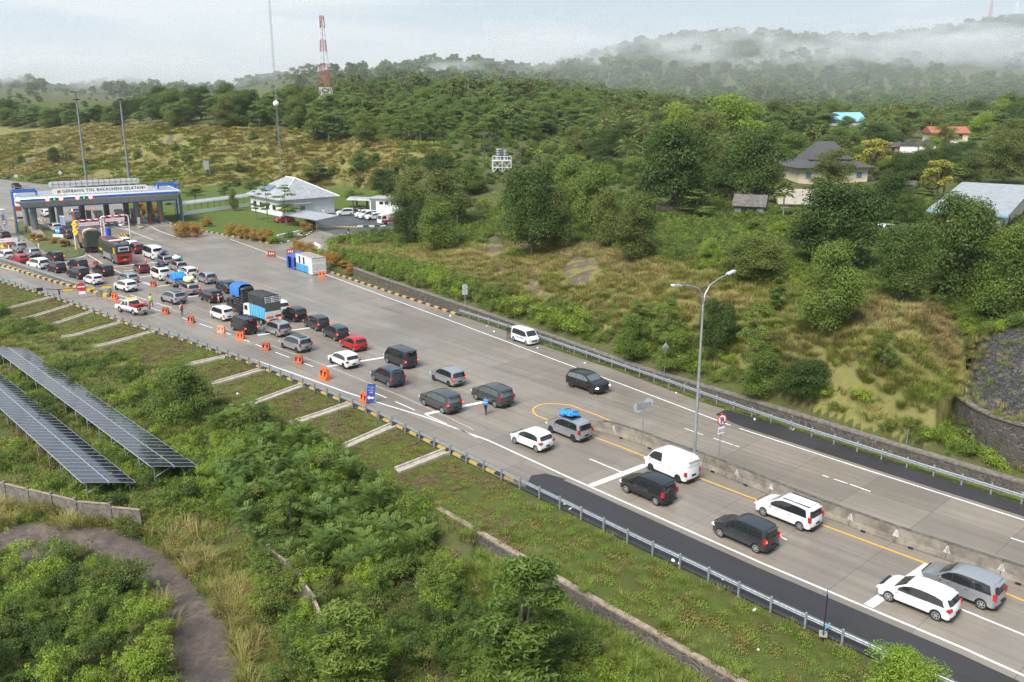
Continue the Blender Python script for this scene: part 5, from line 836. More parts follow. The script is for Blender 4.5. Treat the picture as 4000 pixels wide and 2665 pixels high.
def wbar(x, y, rz, k, label, text_=None, sz=1.0):
    o = thing('water_barrier', label, 'plastic barrier', tuple(G(x, y, 0)), rz, 'orange plastic water barriers'); mb = MB(); o.scale = (sz, sz, sz); n = len(P_); xs = [(-.5, 0), (-.42, 0), (-.40, -.0), (-.14, 0), (.14, 0), (.40, 0), (.42, 0), (.5, 0)]; V = [(X, yy, zz) for X, _ in xs for yy, zz in P_]; mb.add(V, [(i * n + q, i * n + (q + 1) % n, (i + 1) * n + (q + 1) % n, (i + 1) * n + q) for i in range(7) for q in range(n)] + [tuple(range(n)), tuple(range(7 * n, 8 * n))[::-1]]); mb.build('body', wb_m[k], o)
    for X in (-.27, .27): MB().box((X, -.14, .42), (.12, .12, .5)).build('recess', dark_m if k != 'pink' else wb_m['dark'], o)
    mb = MB(); [mb.box((X, 0, .88), (.2, .12, .08)) for X in (-.3, .3)]; mb.build('lug', wb_m[k], o)
wr = math.atan2(DV[1], DV[0])
for i, (x, y, k, lb) in enumerate([(450, 1169, 'bright', 'orange barrier at the end of the yellow and black kerb'), (600, 1119, 'dark', 'rust red barrier at the tip of the lane markings beside the blue tarp pickup'), (648, 1226, 'dark', 'rust red barrier left of the standing man in the red vest'), (747, 1260, 'dark', 'rust red barrier right of the standing man in the red vest'), (866, 1299, 'pink', 'faded pink barrier with the brightest white reflection'), (941, 1324, 'bright', 'bright orange barrier with yellow marks beside the black van'), (1040, 1367, 'dark', 'rust red barrier left of the sporty silver MPV'), (1168, 1419, 'dark', 'rust red barrier below the sporty silver MPV'), (376, 1040, 'red', 'small rust red barrier inside the painted hatching behind the black cars'), (1258, 1081, 'bright', 'orange barrier leaning at the container doors')]):
    wbar(x, y, wr + .42 if i not in (9,) else .1, k, lb, sz=.95)
for x, y, lb in [(1062, 1003, 'red plastic barrier with white marks on the open road'), (1136, 995, 'red plastic barrier with white marks by the orange hedge')]:
    o = thing('water_barrier', lb, 'plastic barrier', tuple(G(x, y, 0)), .05); MB().box((0, 0, .5), (1.35, .3, 1.0), top=.9).build('body', wb_m['red'], o); [MB().box((q, -.16, .6), (.2, .02, .3), top=.6).build('white_mark', sgn_w, o) for q in (-.32, 0, .32)]
wbar(1272, 1488 + 0, wr, 'bright', 'x') if False else None
wbar(1270, 1480, wr, 'bright', 'wide bright orange barrier beside the guardrail, left of the blue arrow board', sz=1.25)
wbar(1425, 1570, wr, 'bright', 'orange barrier half hidden behind the blue arrow board')
for x0_, y0_, x1_, y1_, lb in [(1085, 948, 1170, 930, 'low white wall at the corner of the lawn with the orange hedge'), (1230, 978, 1253, 992, 'short white wall end beside the orange bushes')]:
    a, b = G(x0_, y0_ - 6), G(x1_, y1_ - 6); c = (a + b) / 2; d = b - a; tag(MB().box((c[0], c[1], .6), (np.linalg.norm(d), .3, 1.2), math.atan2(d[1], d[0])).build('low_wall', white_m), lb, 'wall')
lit = mat('litter_white', (.75, .75, .73), .7); RL = random.Random(3)
for i, (x, y) in enumerate([(2166, 1353), (2285, 1420), (2320, 1372), (2640, 1538), (2950, 1640), (3100, 1680), (1902, 1275), (1760, 1235), (1930, 1296), (2100, 1362), (2205, 1975), (2230, 1990), (2630, 2190), (2650, 2205), (2830, 2265), (2950, 2385), (2590, 2420), (2660, 2430), (2960, 2540), (340, 1408), (930, 1540)]):
    P = HIT(x, y); s_ = RL.uniform(.10, .2); mb = MB(); mb.ball((0, 0, s_ * .4), (s_, s_ * .7, s_ * .45), n=3); o = mb.build('litter', lit); o.location = tuple(P); o.rotation_euler = (RL.random(), RL.random(), RL.random() * 6); tag(o, 'small piece of white litter on the verge', 'litter', 'white litter scattered along the verges')

cp0 = G(8, 925, 0); o = thing('booth_canopy', 'small white canopy on thin white posts at the left edge beside the gate foot', 'canopy', (cp0[0] - 1.2, cp0[1], 0), fa); MB().box((0, 0, 5.3), (4.2, 3.4, .22)).build('roof', wpost, o); [MB().tube([(x, y, 0), (x, y, 5.2)], .08, 6).build('post', wpost, o) for x in (-1.7, 1.7) for y in (-1.2, 1.2)]

# ------------------------------------------------------------ plants: leaf and blade shapes
leafmat('leaf_dark', (0.024, 0.056, 0.008), (0.085, 0.132, 0.02)); leafmat('leaf_mid', (0.054, 0.108, 0.014), (0.168, 0.225, 0.033)); leafmat('leaf_olive', (0.058, 0.088, 0.015), (0.165, 0.190, 0.034))
leafmat('leaf_bright', (0.13, 0.225, 0.017), (0.25, 0.325, 0.032)); leafmat('leaf_blue', (0.072, 0.14, 0.026), (0.155, 0.235, 0.048)); leafmat('leaf_yellow', (0.212, 0.22, 0.025), (0.39, 0.34, 0.051))
leafmat('leaf_orange', (0.42, 0.146, 0.033), (0.329, 0.232, 0.049), hue=.35); leafmat('straw', (0.27, 0.215, 0.07), (0.42, 0.34, 0.12), hue=.6); leafmat('grass_olive', (0.195, 0.205, 0.046), (0.29, 0.27, 0.065), hue=.6)
leafmat('grass_green', (0.125, 0.209, 0.023), (0.204, 0.256, 0.037), hue=.5); leafmat('grass_brown', (0.16, 0.115, 0.06), (0.25, 0.18, 0.09), hue=.6); leafmat('palm_leaf', (0.103, 0.142, 0.032), (0.217, 0.246, 0.065), hue=.4)
leafmat('moss_mat', (0.137, 0.113, 0.03), (0.229, 0.199, 0.048), hue=.7)
bark = mat('bark', (.13, .10, .075), .9, var=.5, vs=2); bark_pale = mat('bark_pale', (.26, .23, .19), .9, var=.4, vs=2)
def quads(c, a, b):                                 # diamonds / quads from centre and half axes
    V = np.stack([c - a, c - b * .9, c + a, c + b * .9], 1).reshape(-1, 3); return V, np.arange(len(V)).reshape(-1, 4)
def unit(v): return v / np.maximum(np.linalg.norm(v, axis=-1, keepdims=True), 1e-9)
def leafcloud(name, blobs, n, size, m, asp=.5, up=.5, seed=1, shell=.4, jit=.25):
    g = np.random.default_rng(seed); B = np.array(blobs, float); w = (B[:, 3] * B[:, 4] * B[:, 5]) ** (2 / 3); k = g.choice(len(B), n, p=w / w.sum())
    d = unit(g.normal(size=(n, 3))); d[:, 2] = np.where(d[:, 2] < -.55, -d[:, 2], d[:, 2]); r = g.random(n) ** shell
    c = B[k, :3] + d * B[k, 3:6] * r[:, None]; nn = unit(d * .8 + g.normal(size=(n, 3)) * .55 + np.array([0, 0, up]))
    a = unit(np.cross(nn, g.normal(size=(n, 3)))); b_ = np.cross(nn, a); s = size * (.6 + .8 * g.random(n))[:, None]
    V, F = quads(c, a * s * .5, b_ * s * .5 * asp * 1.1); bv = g.random(len(B))
    v = np.clip(.2 + .45 * bv[k] + .5 * g.random(n) + jit * d[:, 2] * 0, 0, 1)
    return npmesh(name, V, F, MATS[m], {'v': ('FACE', v)})
def blades(name, n, h, w, spread, lean, m, seed=1, m2=None, heads=0):
    g = np.random.default_rng(seed); a = g.random(n) * 6.283; r = spread * np.sqrt(g.random(n)); base = np.stack([r * np.cos(a), r * np.sin(a), np.full(n, -.08 * h)], -1)
    hh = h * (.55 + .6 * g.random(n)); la = a + g.normal(size=n) * .7; ln = lean * (.3 + g.random(n)) * hh; dr = np.stack([np.cos(la), np.sin(la), 0 * la], -1)
    sd_ = np.stack([-np.sin(la), np.cos(la), 0 * la], -1) * (w * (.6 + .8 * g.random(n)))[:, None]
    mid = base + dr * (ln * .35)[:, None] + np.array([0, 0, 1]) * (hh * .62)[:, None]; tip = base + dr * ln[:, None] + np.array([0, 0, 1]) * (hh * (1 - .3 * lean))[:, None]
    V = np.stack([base - sd_ * .6, base + sd_ * .6, mid + sd_ * .5, mid - sd_ * .5, tip + sd_ * .12, tip - sd_ * .12], 1).reshape(-1, 3)
    o = np.arange(n)[:, None] * 6; F = np.concatenate([o + [0, 1, 2, 3], o + [3, 2, 4, 5]]); v = g.random(n); v = np.concatenate([v, np.clip(v + .15, 0, 1)])
    return npmesh(name, V, F, MATS[m], {'v': ('FACE', v)})
def feather(name, nf, lf, nl, m, seed=1, height=1.0):   # fine compound leaves on arching fronds
    g = np.random.default_rng(seed); C_, A_, B_ = [], [], []; vv = []
    for i in range(nf):
        a = g.random() * 6.283; e = .2 + g.random() * .9; base = np.array([math.cos(a) * .3, math.sin(a) * .3, 0]) * g.random() * 2 + np.array([0, 0, height * (.15 + .75 * g.random())])
        d = np.array([math.cos(a) * math.cos(e), math.sin(a) * math.cos(e), math.sin(e)]); s = np.array([-math.sin(a), math.cos(a), 0]); fv = g.random()
        for k in range(nl):
            q = (k + .5) / nl; p = base + d * lf * q + np.array([0, 0, -.45 * lf * q * q]); ll = lf * .26 * math.sin(math.pi * (.15 + .8 * q))
            for sg in (-1, 1):
                C_.append(p + s * sg * ll * .5); A_.append(s * ll * .5 + d * ll * .12 * sg + np.array([0, 0, -.12 * ll])); B_.append(d * lf / nl * .34); vv.append(min(1, fv * .7 + g.random() * .3))
    V, F = quads(np.array(C_), np.array(A_), np.array(B_)); return npmesh(name, V, F, MATS[m], {'v': ('FACE', vv)})
def crownblobs(g, n, w, h, z0, flat=1.0, rad=(.28, .42), cone=0.0):
    o = []
    for i in range(n):
        t = g.random(); a = g.random() * 6.283; zz = z0 + h * (.12 + .78 * t); env = math.sqrt(max(.05, 1 - (2 * t - .9) ** 2 * .75)) * (1 - cone * t)
        r = w / 2 * env * math.sqrt(g.random()) * .78; rr = w / 2 * (rad[0] + (rad[1] - rad[0]) * g.random()) * (1 - cone * t * .5)
        o.append((r * math.cos(a), r * math.sin(a), zz, rr, rr, rr * .72 * flat))
    return o
def trunkmb(blobs, h0, r, n=7, seed=1, bend=.3):
    g = random.Random(seed); mb = MB(); top = max(b[2] for b in blobs) * .8; bx, by = g.uniform(-bend, bend), g.uniform(-bend, bend)
    P = [(0, 0, -.6), (bx * .2, by * .2, h0 * .5), (bx * .6, by * .6, h0), (bx, by, h0 + (top - h0) * .5), (bx * .6, by * .4, top)]
    mb.tube(P, [r * 1.25, r, r * .85, r * .55, r * .15], n)
    for b in blobs[:9]:
        z = h0 * .7 + g.random() * (b[2] - h0 * .7) * .5; mb.tube([(bx * .6, by * .6, z), (b[0] * .5 + bx * .3, b[1] * .5 + by * .3, (z + b[2]) / 2 + .2), (b[0], b[1], b[2])], [r * .4, r * .25, r * .07], 5)
    return mb
PROTO = {}
def treeproto(k, w, h, z0, nb, nl, size, m, bm=bark, r=.22, seed=1, nb_kw={}, **kw):
    g = random.Random(seed); bl = crownblobs(g, nb, w, h - z0, z0, **nb_kw)
    PROTO[k] = (leafcloud('crown_' + k, bl, nl, size, m, seed=seed, **kw), trunkmb(bl, max(z0, 1.0), r, seed=seed).mesh('trunk_' + k, bm, True), w, h)
treeproto('dense', 8, 9, .1, 46, 26000, .22, 'leaf_dark', seed=3, nb_kw=dict(rad=(.30, .50))); treeproto('dense2', 8, 9, .1, 44, 26000, .22, 'leaf_mid', seed=5, nb_kw=dict(rad=(.30, .48))); treeproto('olive', 7, 8, .1, 40, 20000, .20, 'leaf_olive', seed=8, nb_kw=dict(rad=(.30, .48)))
treeproto('bright', 8, 8, .4, 42, 20000, .22, 'leaf_bright', seed=12); treeproto('open', 6, 8, .5, 30, 9500, .20, 'leaf_mid', seed=14, nb_kw=dict(rad=(.18, .30)), shell=.6)
treeproto('umbrella', 9, 9, 2.6, 26, 8000, .30, 'leaf_mid', bark_pale, .16, seed=17, nb_kw=dict(flat=.35, rad=(.25, .42)), up=1.2)
treeproto('umbrella2', 9, 10, 2.4, 28, 8000, .30, 'leaf_blue', bark_pale, .16, seed=19, nb_kw=dict(flat=.4, rad=(.22, .40)), up=1.2)
treeproto('yellow', 6, 6, 1.5, 16, 3200, .34, 'leaf_yellow', seed=22, nb_kw=dict(rad=(.18, .32))); treeproto('hedge', 2, 2, .0, 16, 5000, .10, 'leaf_orange', r=.05, seed=25, nb_kw=dict(rad=(.4, .55)))
treeproto('slim', 3.2, 8, .1, 44, 15000, .20, 'leaf_mid', r=.09, seed=28, nb_kw=dict(rad=(.28, .42), cone=.45), asp=.30, up=-.3, shell=.6); treeproto('tier', 6, 8, 1.6, 13, 3000, .26, 'leaf_mid', r=.1, seed=31, nb_kw=dict(flat=.22, rad=(.3, .5), cone=.45), up=1.0)
treeproto('far', 10, 10, 1.0, 14, 1500, .95, 'leaf_olive', seed=35); treeproto('far2', 10, 10, 1.0, 14, 1500, .95, 'leaf_blue', seed=37)
def palmproto(k, h, nf, lf, droop, m, fan=False, seed=1):
    g = random.Random(seed); mb = MB(); lx = g.uniform(-.6, .6); mb.tube([(0, 0, -.5), (lx * .3, 0, h * .4), (lx, 0, h * .9), (lx * 1.1, 0, h)], [.2, .15, .12, .12], 7); C_, A_, B_, vv = [], [], [], []
    for i in range(nf):
        a = i * 2.4 + g.random() * .4; e = 1.25 - 1.75 * (i / nf) + g.uniform(-.1, .1); d = np.array([math.cos(a) * math.cos(e), math.sin(a) * math.cos(e), math.sin(e)]); s = np.array([-math.sin(a), math.cos(a), 0]); o = np.array([lx * 1.1, 0, h])
        if fan:
            c0 = o + d * lf * .45
            for q in range(11):
                an = (q - 5) / 5 * 1.35; dd = d * math.cos(an) + s * math.sin(an) + np.array([0, 0, -.25]); C_.append(c0 + dd * lf * .27); A_.append(dd * lf * .3); B_.append(np.cross(unit(dd), unit(d + np.array([.1, .2, .9]))) * lf * .055); vv.append(g.random())
            continue
        nl = 16
        for q in range(nl):
            u = (q + 1) / nl; p = o + d * lf * u + np.array([0, 0, -droop * lf * u * u]); ll = lf * .30 * math.sin(math.pi * (.12 + .82 * u)) + .1
            for sg in (-1, 1): C_.append(p + s * sg * ll * .45 + np.array([0, 0, -ll * .18])); A_.append(s * sg * ll * .5 + np.array([0, 0, -ll * .28]) + d * .1); B_.append(d * lf / nl * .36); vv.append(g.random())
    V, F = quads(np.array(C_), np.array(A_), np.array(B_)); PROTO[k] = (npmesh('crown_' + k, V, F, MATS[m], {'v': ('FACE', vv)}), mb.mesh('trunk_' + k, bark_pale, True), lf * 1.9, h + lf * .75)
palmproto('coconut', 8, 22, 4.2, .45, 'palm_leaf', seed=2); palmproto('coconut2', 9, 20, 4.0, .55, 'palm_leaf', seed=6); palmproto('fanpalm', 4.5, 34, 2.4, .3, 'palm_leaf', True, seed=4); palmproto('banana', 1.6, 9, 2.2, .55, 'leaf_bright', seed=9)
def tree_at(k, P, w, h, label=None, cat='tree', name=None, group=None, rz=None):
    cr, tr, pw, ph = PROTO[k]; palm = k in ('coconut', 'coconut2', 'fanpalm', 'banana')
    o = thing(name or ('palm_tree' if k in ('coconut', 'coconut2', 'fanpalm') else 'banana_plant' if k == 'banana' else 'hedge_bush' if k == 'hedge' else 'tree'), label, cat, tuple(P), R.random() * 6.28 if rz is None else rz, group)
    o.scale = (w / pw, w / pw, h / ph); obj('crown', cr, o); obj('trunk', tr, o); return o
def tree(k, x0, x1, yt, yb, label, cat='tree', name=None, group=None, Y=None, sink=0.0, P=None):
    xm = (x0 + x1) / 2; P = (HIT(xm, yb) if Y is None else AT(xm, yb, Y)) if P is None else P; dep = P[1] * CT - (P[2] - CAMH) * ST
    w = (x1 - x0) / FL * dep; top = AT(xm, yt, P[1])[2]; return tree_at(k, (P[0], P[1], P[2] - sink), w * 1.08, max(top - P[2] + sink, .5) * 1.04, label, cat, name, group)

# ------------------------------------------------------------ undergrowth: masses nobody could count, scattered as instances
def scatter(name, protos, P, scl, label, idx=None, cat='undergrowth'):
    n = len(P)
    if not n: return
    c = bpy.data.collections.new(name + '_sources')
    for i, m in enumerate(protos): c.objects.link(bpy.data.objects.new('%s_%02d' % (name, i), m))
    me = bpy.data.meshes.new(name); me.vertices.add(n); me.vertices.foreach_set('co', np.asarray(P, np.float32).ravel()); g = np.random.default_rng(len(name) + n)
    a = me.attributes.new('rot', 'FLOAT_VECTOR', 'POINT'); rr = np.stack([g.normal(size=n) * .12, g.normal(size=n) * .12, g.random(n) * 6.283], -1); a.data.foreach_set('vector', rr.astype(np.float32).ravel())
    a = me.attributes.new('scl', 'FLOAT_VECTOR', 'POINT'); a.data.foreach_set('vector', np.asarray(scl, np.float32).ravel())
    a = me.attributes.new('idx', 'INT', 'POINT'); a.data.foreach_set('value', (idx if idx is not None else g.integers(0, len(protos), n)).astype(np.int32))
    me.update(); o = obj(name, me); tag(o, label, cat, kind='stuff')
    ng = bpy.data.node_groups.new(name, 'GeometryNodeTree'); ng.interface.new_socket('Geometry', in_out='INPUT', socket_type='NodeSocketGeometry'); ng.interface.new_socket('Geometry', in_out='OUTPUT', socket_type='NodeSocketGeometry')
    nn = ng.nodes; gi = nn.new('NodeGroupInput'); go = nn.new('NodeGroupOutput'); ci = nn.new('GeometryNodeCollectionInfo'); ip = nn.new('GeometryNodeInstanceOnPoints')
    ci.inputs['Collection'].default_value = c; ci.inputs['Separate Children'].default_value = True; ci.inputs['Reset Children'].default_value = True
    ip.inputs['Pick Instance'].default_value = True
    for nm, ty, so_ in (('rot', 'FLOAT_VECTOR', 'Rotation'), ('scl', 'FLOAT_VECTOR', 'Scale'), ('idx', 'INT', 'Instance Index')):
        na = nn.new('GeometryNodeInputNamedAttribute'); na.data_type = ty; na.inputs['Name'].default_value = nm; ng.links.new(na.outputs['Attribute'], ip.inputs[so_])
    ng.links.new(gi.outputs[0], ip.inputs['Points']); ng.links.new(ci.outputs[0], ip.inputs['Instance']); ng.links.new(ip.outputs[0], go.inputs[0])
    mo = o.modifiers.new('scatter', 'NODES'); mo.node_group = ng; return o
def sample(dens, y0, y1, side=.66, pad=6):
    A = side * (y1 ** 2 - y0 ** 2) + 2 * pad * (y1 - y0); n = int(A * dens); y = np.sqrt(rng.random(n) * (y1 ** 2 - y0 ** 2) + y0 ** 2); x = (rng.random(n) * 2 - 1) * (y * side + pad); return x, y
def blob1(g, w, h): return [(g.uniform(-.3, .3) * w, g.uniform(-.3, .3) * w, h * g.uniform(.3, .75), w * g.uniform(.22, .34), w * g.uniform(.22, .34), h * g.uniform(.25, .4)) for _ in range(5)] + [(0, 0, h * .35, w * .42, w * .42, h * .38)]
gg = random.Random(5)
P_shrub = [leafcloud('shrub_%d' % i, blob1(gg, 1.5, .9) + [(gg.uniform(-.8, .8), gg.uniform(-.8, .8), gg.uniform(.2, .9), .16, .16, .22) for _ in range(6)], 1700, .066, mk_, seed=141 + i, asp=.65, shell=.6) for i, mk_ in enumerate(['leaf_mid', 'leaf_bright', 'leaf_olive', 'leaf_dark', 'leaf_mid', 'leaf_olive'])]
P_feath = [feather('feather_a', 46, .5, 9, 'leaf_blue', 51), feather('feather_b', 46, .5, 9, 'leaf_mid', 52)]
P_bush = [leafcloud('bush_a', blob1(gg, 2.6, 2.0), 900, .24, 'leaf_mid', seed=45), leafcloud('bush_b', blob1(gg, 2.6, 2.0), 900, .24, 'leaf_dark', seed=46), leafcloud('bush_c', blob1(gg, 2.6, 1.8), 900, .22, 'leaf_olive', seed=47), leafcloud('bush_d', blob1(gg, 2.6, 1.8), 900, .24, 'leaf_bright', seed=48)]
P_straw = [blades('straw_a', 70, .8, .014, .35, .7, 'straw', 61), blades('straw_b', 70, .75, .014, .4, .8, 'grass_olive', 62), blades('straw_c', 60, .6, .014, .4, .9, 'grass_brown', 63), blades('straw_d', 70, .7, .014, .4, .7, 'grass_green', 64)]
P_tall = [blades('tall_a', 90, 1.1, .018, .32, .75, 'grass_green', 65), blades('tall_b', 90, 1.2, .016, .35, .8, 'grass_olive', 66), blades('tall_c', 80, 1.2, .014, .3, .8, 'straw', 67)]
P_low = [leafcloud('low_a', [(0, 0, .05, .45, .45, .08)], 200, .055, 'moss_mat', seed=71, asp=.8, up=1.), leafcloud('low_b', [(0, 0, .05, .45, .45, .09)], 200, .055, 'grass_green', seed=72, asp=.6, up=1.), blades('low_c', 60, .18, .012, .4, .8, 'grass_green', 73), leafcloud('low_d', [(0, 0, .05, .45, .45, .08)], 200, .055, 'grass_brown', seed=74, asp=.8, up=1.), blades('low_e', 60, .2, .012, .4, .8, 'grass_olive', 75)]
P_fgrass = [blades('hill_a', 60, .9, .08, 1.1, .9, 'straw', 81), blades('hill_b', 60, .9, .08, 1.1, .9, 'grass_olive', 82), blades('hill_c', 60, .8, .07, 1.0, .8, 'grass_olive', 83), blades('hill_d', 60, .9, .07, 1.0, .7, 'grass_green', 84)]
P_wood = [PROTO['far'][0], PROTO['far2'][0]]
def clear(x, y):                                    # not on hard surfaces
    return ~(inpoly(x, y, ROAD) | inpoly(x, y, LOT))
SOLAR_PX = [[(-40, 1440), (540, 1890), (300, 1900), (-200, 1540), (-400, 1450)], [(-100, 1350), (80, 1368), (790, 1830), (570, 1840), (-40, 1400)]]
MOUND = [[(830, 1750), (950, 1640), (1150, 1720), (1350, 1830), (1560, 2020), (1500, 2200), (1250, 2250), (1050, 2180), (880, 2050), (800, 1880)], [(-60, 2240), (200, 2180), (420, 2210), (560, 2330), (640, 2500), (680, 2700), (-60, 2750)], [(1000, 2150), (1500, 2100), (1800, 2300), (1950, 2665), (1050, 2700)]]
def mound(px, py, x, y):
    j = fbm(x / 3, y / 3, 12) * 90; k = fbm(x / 3, y / 3, 14) * 60; m = zone(px + j, py + k, MOUND); return m * (1.0 + 1.4 * np.clip(fbm(x / 2.5, y / 2.5, 17) + .4, 0, 1.2))
# --- near side of the road
x, y = sample(2.1, 30, 165); p, s = segdist(x, y, near); p = -p; z = TZ(x, y); qx, qy = PX(np.stack([x, y, z], -1))
npath = ~inpoly(qx + fbm(x / 1.5, y / 1.5, 5) * 40, qy + fbm(x / 1.5, y / 1.5, 8) * 24, PATH); nsol = ~zone(qx, qy, SOLAR_PX)
off = (p > 6.0) & (p < 260) & npath & ~((x > -2.6) & (p < 7.4))
mh = mound(qx, qy, x, y); grassy = (fbm(x / 6, y / 6, 31) + .3 * fbm(x / 2, y / 2, 35) > .02) & (mh == 0)
m = off & ~grassy & (nsol | (rng.random(len(x)) < .35)); n = m.sum(); sc_ = (.5 + 1.1 * rng.random(n) ** 1.6) * np.where(nsol[m], 1, .6)
tone = fbm(x[m] / 9, y[m] / 9, 77) + rng.normal(size=n) * .12; ix = np.clip(((tone + .35) / .7 * 4), 0, 3).astype(int); ix = np.array([3, 0, 1, 2])[ix]; ix = np.where(rng.random(n) < .3, rng.integers(0, 6, n), ix)
scatter('undergrowth', P_shrub, np.stack([x[m], y[m], z[m] - .12 + mh[m] * rng.random(n)], -1), np.stack([sc_, sc_, sc_ * (.7 + .5 * rng.random(n))], -1), 'dense leafy green undergrowth below the near guardrail', ix)
m = off & grassy & (nsol | (rng.random(len(x)) < .3)) & (rng.random(len(x)) < .9); n = m.sum(); sc_ = (.5 + .5 * rng.random(n)) * np.where(nsol[m], 1, .6)
scatter('rough_grass', P_straw, np.stack([x[m], y[m], z[m]], -1), np.stack([sc_ * 1.2, sc_ * 1.2, sc_], -1), 'rough grass and straw between the shrubs below the near guardrail', np.where(rng.random(n) < .5, 3, rng.integers(0, 3, n)))
m = off & (mh > 0) & (qx > 650) & (qx < 1700) & (qy < 2300); m &= (fbm(x / 4, y / 4, 90) > -.05) & (rng.random(len(x)) < .55); n = m.sum(); sc_ = 1.0 + .7 * rng.random(n)
scatter('feathery_shrubs', P_feath, np.stack([x[m], y[m], z[m] + mh[m] * .7], -1), np.stack([sc_] * 3, -1), 'mass of feathery leaved shrubs behind the solar panels')
m = off & (y < 90); n = m.sum(); sc_ = 1.3 + .9 * rng.random(n)
scatter('short_growth', P_low, np.stack([x[m] + .3, y[m] + .2, TZ(x[m] + .3, y[m] + .2) + .03], -1), np.stack([sc_, sc_, sc_ * 1.6], -1), 'short grass and creepers filling the gaps in the undergrowth', np.where(rng.random(n) < .5, 2, rng.integers(0, 5, n)), 'grass')
x, y = sample(3.6, 34, 175); p, s = segdist(x, y, near); p = -p; m = (p > .35) & (p < 6.4) & ~((x > -2.5) & (p > 5.0))
for a, b, _ in CH: dd, _s = segdist(x, y, [tuple(G(*a, -.1)[:2]), tuple(G(*b, -1.05)[:2])]); m &= np.abs(dd) > .75
if 1: x, y, p = x[m], y[m], p[m]; n = len(x); sc_ = .8 + .7 * rng.random(n); tone = fbm(x / 4, y / 4, 55) + rng.normal(size=n) * .16
right = x > 0; ix = np.where(tone > (.12 + .0 * x), 3, np.where(tone > -.02, 0, np.where(tone > -.15, 4, 1))); ix = np.where(right & (ix == 3), 2, ix); ix = np.where(right & (ix == 0) & (rng.random(n) < .5), 1, ix)
scatter('verge_plants', P_low, np.stack([x, y, TZ(x, y)], -1), np.stack([sc_, sc_, sc_ * np.where(right, 1.4, .9)], -1), 'low creeping plants and short grass on the near verge', ix, 'grass')
x, y = sample(7, 34, 70); p, s = segdist(x, y, near); p = -p; m = (x > -2.5) & (((p > 5.7) & (p < 9.8)) | ((p > 4.2) & (p < 5.2) & (rng.random(len(x)) < .16))); x, y = x[m], y[m]; n = len(x); sc_ = .5 + .4 * rng.random(n)
scatter('ditch_grass', P_tall, np.stack([x, y, TZ(x, y) - .05], -1), np.stack([sc_] * 3, -1), 'bright long grass on the bank of the stone ditch', np.where(rng.random(n) < .85, 0, 1), 'grass')
# tall straw tufts beside the dirt track and round the wall
x, y = sample(1.6, 33, 75); z = TZ(x, y); qx, qy = PX(np.stack([x, y, z], -1)); d1 = [(640, 2150), (780, 2150), (1100, 2380), (1130, 2700), (930, 2700), (860, 2420), (760, 2270)]; d2 = [(-60, 1960), (600, 2000), (820, 2080), (700, 2170), (450, 2070), (-60, 2060)]; d3 = [(560, 2250), (650, 2350), (700, 2600), (620, 2500)]
m = zone(qx, qy, [d1, d2, d3]); n = m.sum(); sc_ = .7 + .6 * rng.random(n)
scatter('straw_tufts', P_tall, np.stack([x[m], y[m], z[m]], -1), np.stack([sc_] * 3, -1), 'tall arching straw coloured grass along the dirt track', np.where(rng.random(n) < .55, 2, 1), 'grass')
# --- far side: cutting slope, lush strip, plateau
x, y = sample(3.4, 55, 175); e, se = segdist(x, y, edge); q, sq = segdist(x, y, cope); z = TZ(x, y); qx, qy = PX(np.stack([x, y, z], -1)); cl = clear(x, y)
a_, b_ = fbm(x / 14, y / 14, 21) * 40, fbm(x / 14, y / 14, 33) * 15; gd = zone(qx + a_, qy + b_, GOLD[:1]); jx = fbm(x / 2, y / 2, 5) * 24; br = zone(qx + jx, qy + jx * .6, BARE)
STONE = [(3722, 1570), (3800, 1490), (3815, 1400), (3850, 1345), (3920, 1315), (4100, 1270), (4200, 1900), (3990, 1820), (3760, 1630)]
ok = (q > .9) & (e > 0) & cl & ~br & ~inpoly(qx, qy, STONE) & (qx > 1290)
m = ok & gd & (q > 2 + 5 * fbm(x / 5, y / 5, 61)); n = m.sum(); sc_ = .8 + .55 * rng.random(n); tone = fbm(x[m] / 7, y[m] / 7, 91) + rng.normal(size=n) * .14
scatter('slope_grass', P_straw, np.stack([x[m], y[m], z[m]], -1), np.stack([sc_ * 1.1, sc_ * 1.1, sc_], -1), 'dry straw and brown grass covering the cutting slope', np.where(tone > .16, 2, np.where(tone > .0, 0, np.where(tone > -.18, 1, 3))), 'grass')
m = ok & ~(gd & (q > 2.5 + 3 * fbm(x / 5, y / 5, 61))) & (rng.random(len(x)) < .38); n = m.sum(); big = (y[m] > 95); sc_ = (.9 + .7 * rng.random(n)) * np.where(big, 1.35, 1.)
scatter('slope_shrubs', P_shrub, np.stack([x[m], y[m], z[m] - .15], -1), np.stack([sc_, sc_, sc_ * .9], -1), 'green shrubs and creepers along the top of the drain wall and the plateau', np.where(q[m] < 9, rng.integers(0, 3, n), rng.integers(0, 6, n)))
m = ok & (q < 7.5) & (rng.random(len(x)) < .6); n = m.sum(); sc_ = .55 + .4 * rng.random(n)
scatter('slope_long_grass', P_tall, np.stack([x[m], y[m], z[m] - .05], -1), np.stack([sc_] * 3, -1), 'long green grass just behind the drain wall', np.where(rng.random(n) < .7, 0, 1), 'grass')
x, y = sample(6, 50, 125); e, se = segdist(x, y, edge); q, sq = segdist(x, y, cope); m = (e > .15) & (q < -.6) & (x > -8) & (y < 118); x, y = x[m], y[m]; n = len(x); sc_ = .6 + .5 * rng.random(n)
scatter('far_verge_grass', P_low, np.stack([x, y, TZ(x, y) + .02], -1), np.stack([sc_] * 3, -1), 'short green grass between the far guardrail and the shoulder', np.where(rng.random(n) < .7, 2, 1), 'grass')
